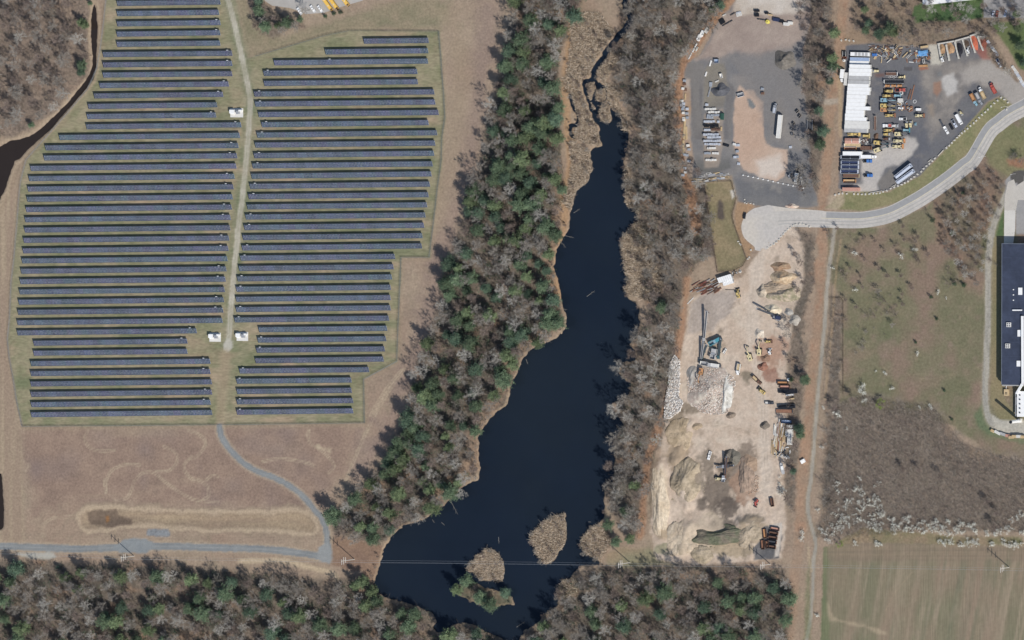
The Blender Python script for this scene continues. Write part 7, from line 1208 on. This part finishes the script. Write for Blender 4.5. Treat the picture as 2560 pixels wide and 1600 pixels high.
for i, (x, y, s) in enumerate([(1560, 570, 1.2), (1740, 690, 1.1), (1850, 310, 1.4), (1760, 1165, 1.1), (1850, 1180, 1.1), (1540, 1295, .8), (1590, 1500, .8), (1390, 1722, .7), (1660, 2177, .7), (1730, 2450, .7)]):
    plant('round_bush', JUNI[:2] if s < 1.2 else JUNI[2:], 1920+x/3.78+3, 400+y/3.78, f'{nth(i+1)} dark green bush counted from the north in the scrub meadow', 'bush', 'green bushes in the scrub meadow', s if s < 1.2 else .8)
plant('round_bush', [(STEM[2], YEL[0])], 1920+1080/3.78, 800+790/3.78, 'yellow green leafy bush in the scrub meadow', 'bush', None, 1.5, 'leaves')
plant('round_bush', [(STEM[2], YEL[0])], 1920+700/3.78, 1200+600/3.78, 'yellow green leafy bush at the field corner', 'bush', None, 1.0, 'leaves')
plant('round_bush', [(STEM[2], YEL[0])], 125/3.78, 1200+1010/3.78, 'bright yellow green bush deep in the bottom left wood', 'bush', None, .8, 'leaves')
# blossoming shrubs
bs = [(825, 885, 1.3), (1395, 850, 1.2), (1270, 900, 1.2), (830, 1220, 1.0), (1605, 1245, .9), (1680, 1305, .5), (615, 1015, .9)]
bl = [(1410, 315, .9), (1105, 505, .9), (1015, 480, .5), (905, 640, 1.6), (900, 690, 1.4), (920, 765, 1.2), (1175, 640, 1.0), (1535, 820, 1.0), (1430, 825, .7), (670, 880, 1.5), (510, 1205, .9), (750, 1025, .7), (875, 1490, 1.0), (520, 830, .8)]
bb = [(670, 30), (660, 110), (830, 80), (770, 210), (740, 190), (850, 215), (950, 190), (1050, 195), (910, 260), (960, 230), (470, 290), (690, 360), (720, 380), (660, 440), (860, 370), (1000, 330), (1060, 330), (1180, 370), (1300, 380), (1010, 420), (1170, 450), (1230, 440), (1450, 400), (1520, 430), (1580, 390), (1640, 440), (1700, 390), (1760, 440), (1830, 410), (1900, 430), (1960, 480), (1850, 490), (1780, 490), (1720, 500), (1660, 480), (1600, 480), (1540, 480), (1480, 480), (1420, 460), (1370, 470), (1310, 450), (1290, 470), (2060, 490), (2140, 510), (2200, 480), (2290, 470), (2350, 360), (2400, 330), (2390, 500), (500, 490), (540, 500), (590, 520), (560, 570), (1020, 480), (830, 610), (1030, 600), (1060, 610), (1610, 580), (1690, 590), (1740, 600), (1820, 600), (1880, 590), (1930, 585), (1980, 590), (2120, 610), (2230, 600), (2280, 605), (2330, 615), (2390, 600), (330, 500), (325, 560), (470, 1275)]
for i, (x, y, s) in enumerate(bs): plant('blossom_shrub', [(STEM[1], BLO[1])], 1920+x/3.78+2, 400+y/3.78, f'{nth(i+1)} white blossoming shrub from the north in the upper scrub meadow', 'shrub', 'blossom in the upper scrub meadow', s, 'blossom')
for i, (x, y, s) in enumerate(bl): plant('blossom_shrub', [(STEM[1], BLO[1])], 1920+x/3.78+2, 800+y/3.78, f'{nth(i+1)} white blossoming shrub listed down the lower scrub meadow', 'shrub', 'blossom in the lower scrub meadow', s*1.05, 'blossom')
rb_ = random.Random(4)
for i, (x, y) in enumerate(bb): [plant('blossom_shrub', list(zip(STEM, BLO)), 1920+(x+q*rb_.gauss(0, 22))/3.78+3, 1200+(y+q*rb_.gauss(0, 14))/3.78, 'white blossoming shrub in the hedge between thicket and crop field', 'shrub', 'blossom hedge above the crop field', rb_.uniform(.65, 1.1), 'blossom', rg=rb_) for q in ((0, 1, 1) if y > 300 and x > 600 else (0, 1))]
for i in range(54):
    plant('blossom_shrub', list(zip(STEM, BLO)), rb_.uniform(2075, 2215), 1235+rb_.uniform(-30, 95), 'white blossoming shrub in the loose drift left of the thicket', 'shrub', 'blossom drift by the path', rb_.uniform(.5, 1.0), 'blossom', rg=rb_)
for i in range(16):
    plant('blossom_shrub', list(zip(STEM, BLO)), 1950+rb_.uniform(-7, 12), 1205+rb_.uniform(-12, 30), 'white blossoming shrub at the east edge of the pit', 'shrub', 'blossom by the pit', rb_.uniform(.4, .7), 'blossom', rg=rb_)
# woods
scatter('mid', 25.5, [('pine', .5), ('grey', .24), ('pale', .12), ('brown', .14)], seed=1)
scatter('south', 28.5, [('pine', .3), ('grey', .32), ('pale', .16), ('brown', .22)], seed=2, shift=(14, 16))
scatter('southeast', 28.5, [('pine', .22), ('grey', .34), ('pale', .16), ('brown', .28)], seed=3, shift=(14, 14))
scatter('east', 29, [('pine', .02), ('grey', .45), ('pale', .25), ('brown', .28)], seed=4)
scatter('nw', 31, [('grey', .34), ('pale', .22), ('brown', .42), ('pine', .02)], seed=5)
scatter('yardside', 17, [('brown', .4), ('shrub', .4), ('grey', .2)], shift=(8, -2), seed=6, scale=.8)
scatter('northeast', 21, [('brown', .45), ('shrub', .33), ('pale', .11), ('grey', .11)], shift=(6, -2), seed=7, scale=.7)
scatter('roadside', 17, [('grey', .35), ('pale', .3), ('brown', .35)], shift=(22, 24), seed=8, scale=.55)
scatter('busside', 22, [('brown', .6), ('grey', .4)], shift=(8, -1), seed=9, scale=.7)
scatter('pathside', 19, [('shrub', 1)], shift=(2, 0), seed=10, scale=1.0)
scatter('pitside', 17, [('shrub', .6), ('brown', .4)], shift=(5, 0), seed=11, scale=.7, maxn=48)
scatter('thicket', 27, [('shrub', .9), ('brown', .1)], shift=(3, 0), seed=12, scale=.7, maxn=95)
scatter('scrubwest', 27, [('brown', .45), ('shrub', .45), ('grey', .1)], shift=(3, 0), seed=13, scale=.45, maxn=60)
rs = random.Random(21)
for i, (cx, cy, n, sp) in enumerate([(2230, 770, 9, 26), (2210, 760, 8, 22), (2180, 830, 7, 22), (2140, 610, 6, 22), (2390, 690, 9, 22), (2250, 620, 6, 22), (2290, 600, 5, 14), (2540, 395, 7, 14), (2100, 680, 5, 20), (2480, 660, 5, 14), (2150, 875, 5, 14), (2330, 520, 6, 18), (2300, 640, 5, 16), (2470, 420, 5, 12)]):
    for k in range((n+1)//2): shrub(cx+rs.gauss(0, sp*.55), cy+rs.gauss(0, sp*.55), 'bare twiggy shrub in a loose patch of the scrub meadow', 'bare shrubs of the scrub meadow', rs.uniform(.8, 1.5), rs)
for i, (px, py, lab) in enumerate([(2410, 678, 'spreading leafless tree in the middle of the scrub meadow'), (766, 26, 'leafless tree growing over the bus lot'), (1970, 835, 'leafless tree at the east side of the pit'), (1160, 1232, 'dead pale tree leaning over the reservoir'), (2445, 85, 'pale spreading tree above the orange storage bay'), (2075, 590, 'leafless tree by the south end of the concrete blocks'), (2555, 400, 'leafless tree on the red earth patch')]):
    plant('lone_tree', PALE if i in (3, 4) else GREY, px+8, py, lab, 'tree', None, .55 if i != 3 else .8)
# ---- uncountable stuff: reeds, undergrowth, thicket twigs
def sliver_field(name, polys, n, hmin, hmax, wd, lean, cols, label, cat, seed, avoid=None, shore=None, weight=None, bias=(0, 0)):
    rn = np.random.default_rng(seed); A = []; Bp = []; ar = [abs(sum(p[i][0]*p[(i+1) % len(p)][1]-p[(i+1) % len(p)][0]*p[i][1] for i in range(len(p))))/2 for p in polys]; tot = sum(ar)
    for p, a_ in zip(polys, ar):
        q = np.array(p); k = max(8, int(n*a_/tot)); lo = np.maximum(q.min(0), -120); hi = np.minimum(q.max(0), (2690, 1720)); x = rn.uniform(lo[0], hi[0], k*4); y = rn.uniform(lo[1], hi[1], k*4); ok = sdf(p, 5, x, y) < 1; A.append(x[ok][:k]); Bp.append(y[ok][:k])
    A = np.concatenate(A); Bp = np.concatenate(Bp); i = np.clip(((Bp-gy[0])/ST).round().astype(int), 0, NY-1); j = np.clip(((A-gx[0])/ST).round().astype(int), 0, NX-1)
    if shore is not None: k = dw[i, j] > shore; A, Bp, i, j = A[k], Bp[k], i[k], j[k]
    z = H[i, j]; x, y = G(A, Bp); m = len(A); h = rn.uniform(hmin, hmax, m); d = rn.normal(size=(m, 2))*lean+bias
    p0 = np.stack([x, y, z-.1], -1); p1 = np.stack([x+d[:, 0]*h, y+d[:, 1]*h, z+h], -1); V, F = twigs(np.concatenate([p0, p1, np.full((m, 1), wd)*rn.uniform(.6, 1.4, (m, 1))], 1))
    c = np.array([S(*c_) for c_ in cols])[rn.integers(0, len(cols), m)]*rn.uniform(.7, 1.2, (m, 1))
    o = link(name, npmesh(name, V, F, mat('stuff_'+name, (0, 0, 0), .9, .1, .5, .1, attr='Col'), attrs={'Col': c.repeat(4, 0)})); return tag(o, label, cat, kind='stuff')
sliver_field('reeds', REEDS, 60000, .8, 2.4, .085, .45, [(222, 203, 178), (204, 184, 158), (182, 163, 140), (234, 218, 196)], 'dense tan reeds round the reservoir margins and isles', 'reeds', 1, shore=.2)
sliver_field('undergrowth', [WOODS[k] for k in ('nw', 'mid', 'south', 'southeast', 'east')], 110000, .4, 4.5, .045, .7, [(132, 118, 104), (112, 104, 94), (140, 122, 102), (104, 96, 86), (96, 102, 80)], 'tangled undergrowth and fallen sticks beneath the woods', 'undergrowth', 2, shore=1.5)
sliver_field('thicket_twigs', [WOODS['thicket']], 60000, 1.0, 4.2, .04, .35, [(162, 152, 142), (140, 128, 120), (182, 172, 160), (122, 112, 104), (130, 128, 108)], 'dense mass of bare twigs filling the thicket', 'thicket', 3, bias=(.15, .1))
sliver_field('copse_twigs', [WOODS['pathside'], WOODS['roadside'], WOODS['northeast'], WOODS['yardside'], WOODS['pitside']], 16000, .6, 2.8, .035, .4, [(138, 122, 110), (120, 106, 96), (110, 98, 88)], 'bare brush filling the shrub strips near the yards', 'brush', 4)
sliver_field('rough_grass', [SCR, VG], 26000, .2, .7, .05, .5, [(128, 122, 88), (146, 130, 98), (108, 110, 76)], 'rough grass tufts over the scrub meadow and verge', 'grass', 5)
# the many further leafless trees that fill the woods between the ones above: one mass
def mesh_arrays(seed, Ht, sp):
    a, b = bare_meshes(seed, Ht, sp, MT_G, MC_G, nl=11, tw=7, tww=1.45, thick=.7); out = []; off = 0; Fs = []
    for me in (a, b):
        v = np.empty(len(me.vertices)*3, np.float32); me.vertices.foreach_get('co', v); f = np.empty(len(me.polygons)*4, np.int32); me.loops.foreach_get('vertex_index', f); out.append(v.reshape(-1, 3)); Fs.append(f.reshape(-1, 4)+off); off += len(out[-1]); bpy.data.meshes.remove(me)
    return np.vstack(out), np.vstack(Fs)
LIB = [mesh_arrays(200+i, h, s_) for i, (h, s_) in enumerate([(13, 5.0), (15, 5.6), (12, 4.6)])]
rm_ = np.random.default_rng(9); VS, FS, CS, off = [], [], [], 0
for key, n_ in (('mid', 130), ('south', 130), ('southeast', 65), ('east', 85), ('nw', 25)):
    p = np.array(WOODS[key]); lo = np.maximum(p.min(0), -60); hi = np.minimum(p.max(0), (2620, 1660)); A = rm_.uniform(lo[0], hi[0], n_*9); Bv = rm_.uniform(lo[1], hi[1], n_*9); k = np.where(sdf(WOODS[key], 5, A, Bv) < -8)[0]; c_ = 0
    for q in k:
        x2, y2 = A[q]+14, Bv[q]+(14 if key.startswith('south') else -2)
        if c_ >= n_ or dwat(x2, y2) < 6: continue
        c_ += 1; v, f = LIB[rm_.integers(0, 3)]; t = rm_.uniform(0, 6.28); s_ = rm_.uniform(.75, 1.15); cs, sn = math.cos(t)*s_, math.sin(t)*s_; xw_, yw_ = W(x2, y2)
        VS.append(np.stack([v[:, 0]*cs-v[:, 1]*sn+xw_, v[:, 0]*sn+v[:, 1]*cs+yw_, v[:, 2]*s_+hz(x2, y2)], -1)); FS.append(f+off); off += len(v)
        CS.append(np.tile(np.array(S(*[(150, 143, 135), (140, 131, 123), (128, 122, 110), (162, 156, 147)][rm_.integers(0, 4)])), (len(v), 1)))
tag(link('bare_woodland', npmesh('bare_woodland', np.vstack(VS), np.vstack(FS), mat('filler_twigs', (0, 0, 0), .9, .15, .3, .1, attr='Col'), attrs={'Col': np.vstack(CS)})), 'further leafless grey trees crowding the woods between the larger ones', 'trees', kind='stuff')
print('FILL', off)
# bushes leaning over the water's edge and standing in the marsh
sh = [(j, i) for i in range(0, NY, 2) for j in range(0, NX, 2) if 1.5 < dR[i, j] < 7 and -20 < gx[j] < 2580 and -20 < gy[i] < 1620]; rsh = random.Random(31); rsh.shuffle(sh); used = []
for j, i in sh:
    px, py = gx[j], gy[i]
    if len(used) >= 150 or any((px-a)**2+(py-b)**2 < 20**2 for a, b in used): continue
    used.append((px, py)); side = 'north creek' if py < 330 else 'west' if px < 1330+(700-py)*.35 else 'east'
    band = 'upper' if py < 600 else 'middle' if py < 950 else 'lower'
    plant('shore_bush', BRWN if rsh.random() < .5 else GREY, px, py, f'bare bush leaning over the water, {band} {side} shore', 'bush', f'shore bushes, {band} {side} shore', rsh.uniform(.22, .45), rg=rsh)
mp = [(j, i) for i in range(0, NY, 2) for j in range(0, NX, 2) if RM[i, j] > .8 and dR[i, j] > 6]; rsh.shuffle(mp); used = []
for j, i in mp:
    px, py = gx[j], gy[i]
    if len(used) >= 60 or any((px-a)**2+(py-b)**2 < 24**2 for a, b in used): continue
    used.append((px, py)); plant('marsh_bush', BRWN, px, py, f'grey brown bush standing in the reeds, {"north marsh" if py < 450 else "south isles" if py > 1150 else "east bank"}', 'bush', f'marsh bushes {"north" if py < 450 else "south" if py > 1150 else "east"}', rsh.uniform(.2, .42), rg=rsh)
# low evergreens and briars under the tall trees, one green mass
rn = np.random.default_rng(77); CN = []
for key, n_ in (('mid', 760), ('south', 480), ('southeast', 240), ('east', 110)):
    p = np.array(WOODS[key]); lo = np.maximum(p.min(0), -60); hi = np.minimum(p.max(0), (2620, 1660)); A = rn.uniform(lo[0], hi[0], n_*6); Bv = rn.uniform(lo[1], hi[1], n_*6); k = sdf(WOODS[key], 5, A, Bv) < -6
    CN += [(a+8, b, hz(a+8, b)) for a, b in zip(A[k][:n_], Bv[k][:n_]) if dwat(a+8, b) > 5]
CN = np.array(CN); xw, yw = G(CN[:, 0], CN[:, 1]); nq = 46; base = np.stack([xw, yw, CN[:, 2]], -1); rad = rn.uniform(1.2, 3.2, (len(CN), 1, 1)); hh = rn.uniform(1.5, 7.5, (len(CN), 1))
q = rn.normal(size=(len(CN), nq, 3)); c = base[:, None]+q*rad*[.6, .6, 0]+np.concatenate([np.zeros((len(CN), nq, 2)), (hh*np.abs(rn.normal(size=(len(CN), nq))*.5+.6))[..., None]], -1)
c = c.reshape(-1, 3); n_ = len(c); u = rn.normal(size=(n_, 3)); u /= np.linalg.norm(u, axis=1)[:, None]; v = np.cross(u, rn.normal(size=(n_, 3))); v /= np.linalg.norm(v, axis=1)[:, None]; s1 = rn.uniform(.4, 1.0, (n_, 1))
gc = np.array([S(74, 96, 74), S(88, 104, 76), S(96, 104, 82), S(66, 86, 70)])[rn.integers(0, 4, len(CN))].repeat(nq, 0)*rn.uniform(.75, 1.2, (n_, 1))
tag(link('evergreen_understory', npmesh('evergreen_understory', np.stack([c-u*s1*.5, c+v*s1*.25, c+u*s1*.5, c-v*s1*.25], 1).reshape(-1, 3), np.arange(n_*4).reshape(-1, 4), mat('understory_leaf', (0, 0, 0), .8, .2, .4, .1, attr='Col'), attrs={'Col': gc.repeat(4, 0)})), 'low green evergreens and briars spread through the woods', 'undergrowth', kind='stuff')
# fallen trunks and sticks in the water
lg = [('1560 860 1640 830', 0, 0)]
LOG = [((580, 500), (640, 462), 1280, 400), ((705, 1290), (780, 1235), 1280, 400), ((430, 740), (508, 828), 1280, 400), ((425, 1415), (520, 1412), 1280, 400), ((500, 715), (585, 735), 1280, 400), ((1835, 195), (1905, 325), 640, 1200), ((1665, 375), (1685, 405), 640, 1200), ((1750, 400), (1782, 428), 640, 1200), ((1965, 805), (2018, 782), 640, 1200), ((130, 370), (150, 420), 1280, 800), ((720, 396), (746, 397), 1280, 1200), ((2290, 540), (2295, 600), 640, 1200), ((850, 815), (905, 812), 1280, 0), ((40, 1390), (120, 1340), 1280, 1200)]
for i, (p, q, ox, oy) in enumerate(LOG):
    a = Vector((*W(ox+p[0]/3.78, oy+p[1]/3.78), -.42)); b = Vector((*W(ox+q[0]/3.78, oy+q[1]/3.78), -.30)); d = b-a; m = MB(); m.tube((0, 0, 0), d, .13, .05, 6); s_ = d.cross(Vector((0, 0, 1))).normalized()
    for u, s in ((.45, 1), (.6, -1), (.75, 1)): m.tube(d*u, d*(u+.16)+s_*s*d.length*.12, .07, .02, 4)
    o = link('fallen_log', m.mesh('fallen_log', mat('drowned_wood', S(150, 144, 134), .9))); o.location = a; tag(o, f'{nth(i+1)} pale drowned log, counted down the reservoir', 'log', 'drowned logs in the reservoir')
for i, (x, y, ox, oy) in enumerate([(840, 215, 1280, 800), (985, 238, 1280, 800), (935, 355, 1280, 800), (765, 997, 1280, 400), (888, 1388, 1280, 400), (1025, 1055, 1280, 400), (727, 380, 1280, 800), (767, 1045, 1280, 800)]):
    heap(ox+x/3.78, oy+y/3.78, 3.2 if i < 5 else 1.6, 2.6 if i < 5 else 1.4, 2.2, (150, 140, 122), f'{nth(i+1)} tiny reedy tussock standing in the open reservoir', 'tussock', cat='tussock', ring=4, seg=10)
print('PLANTS', CNT)
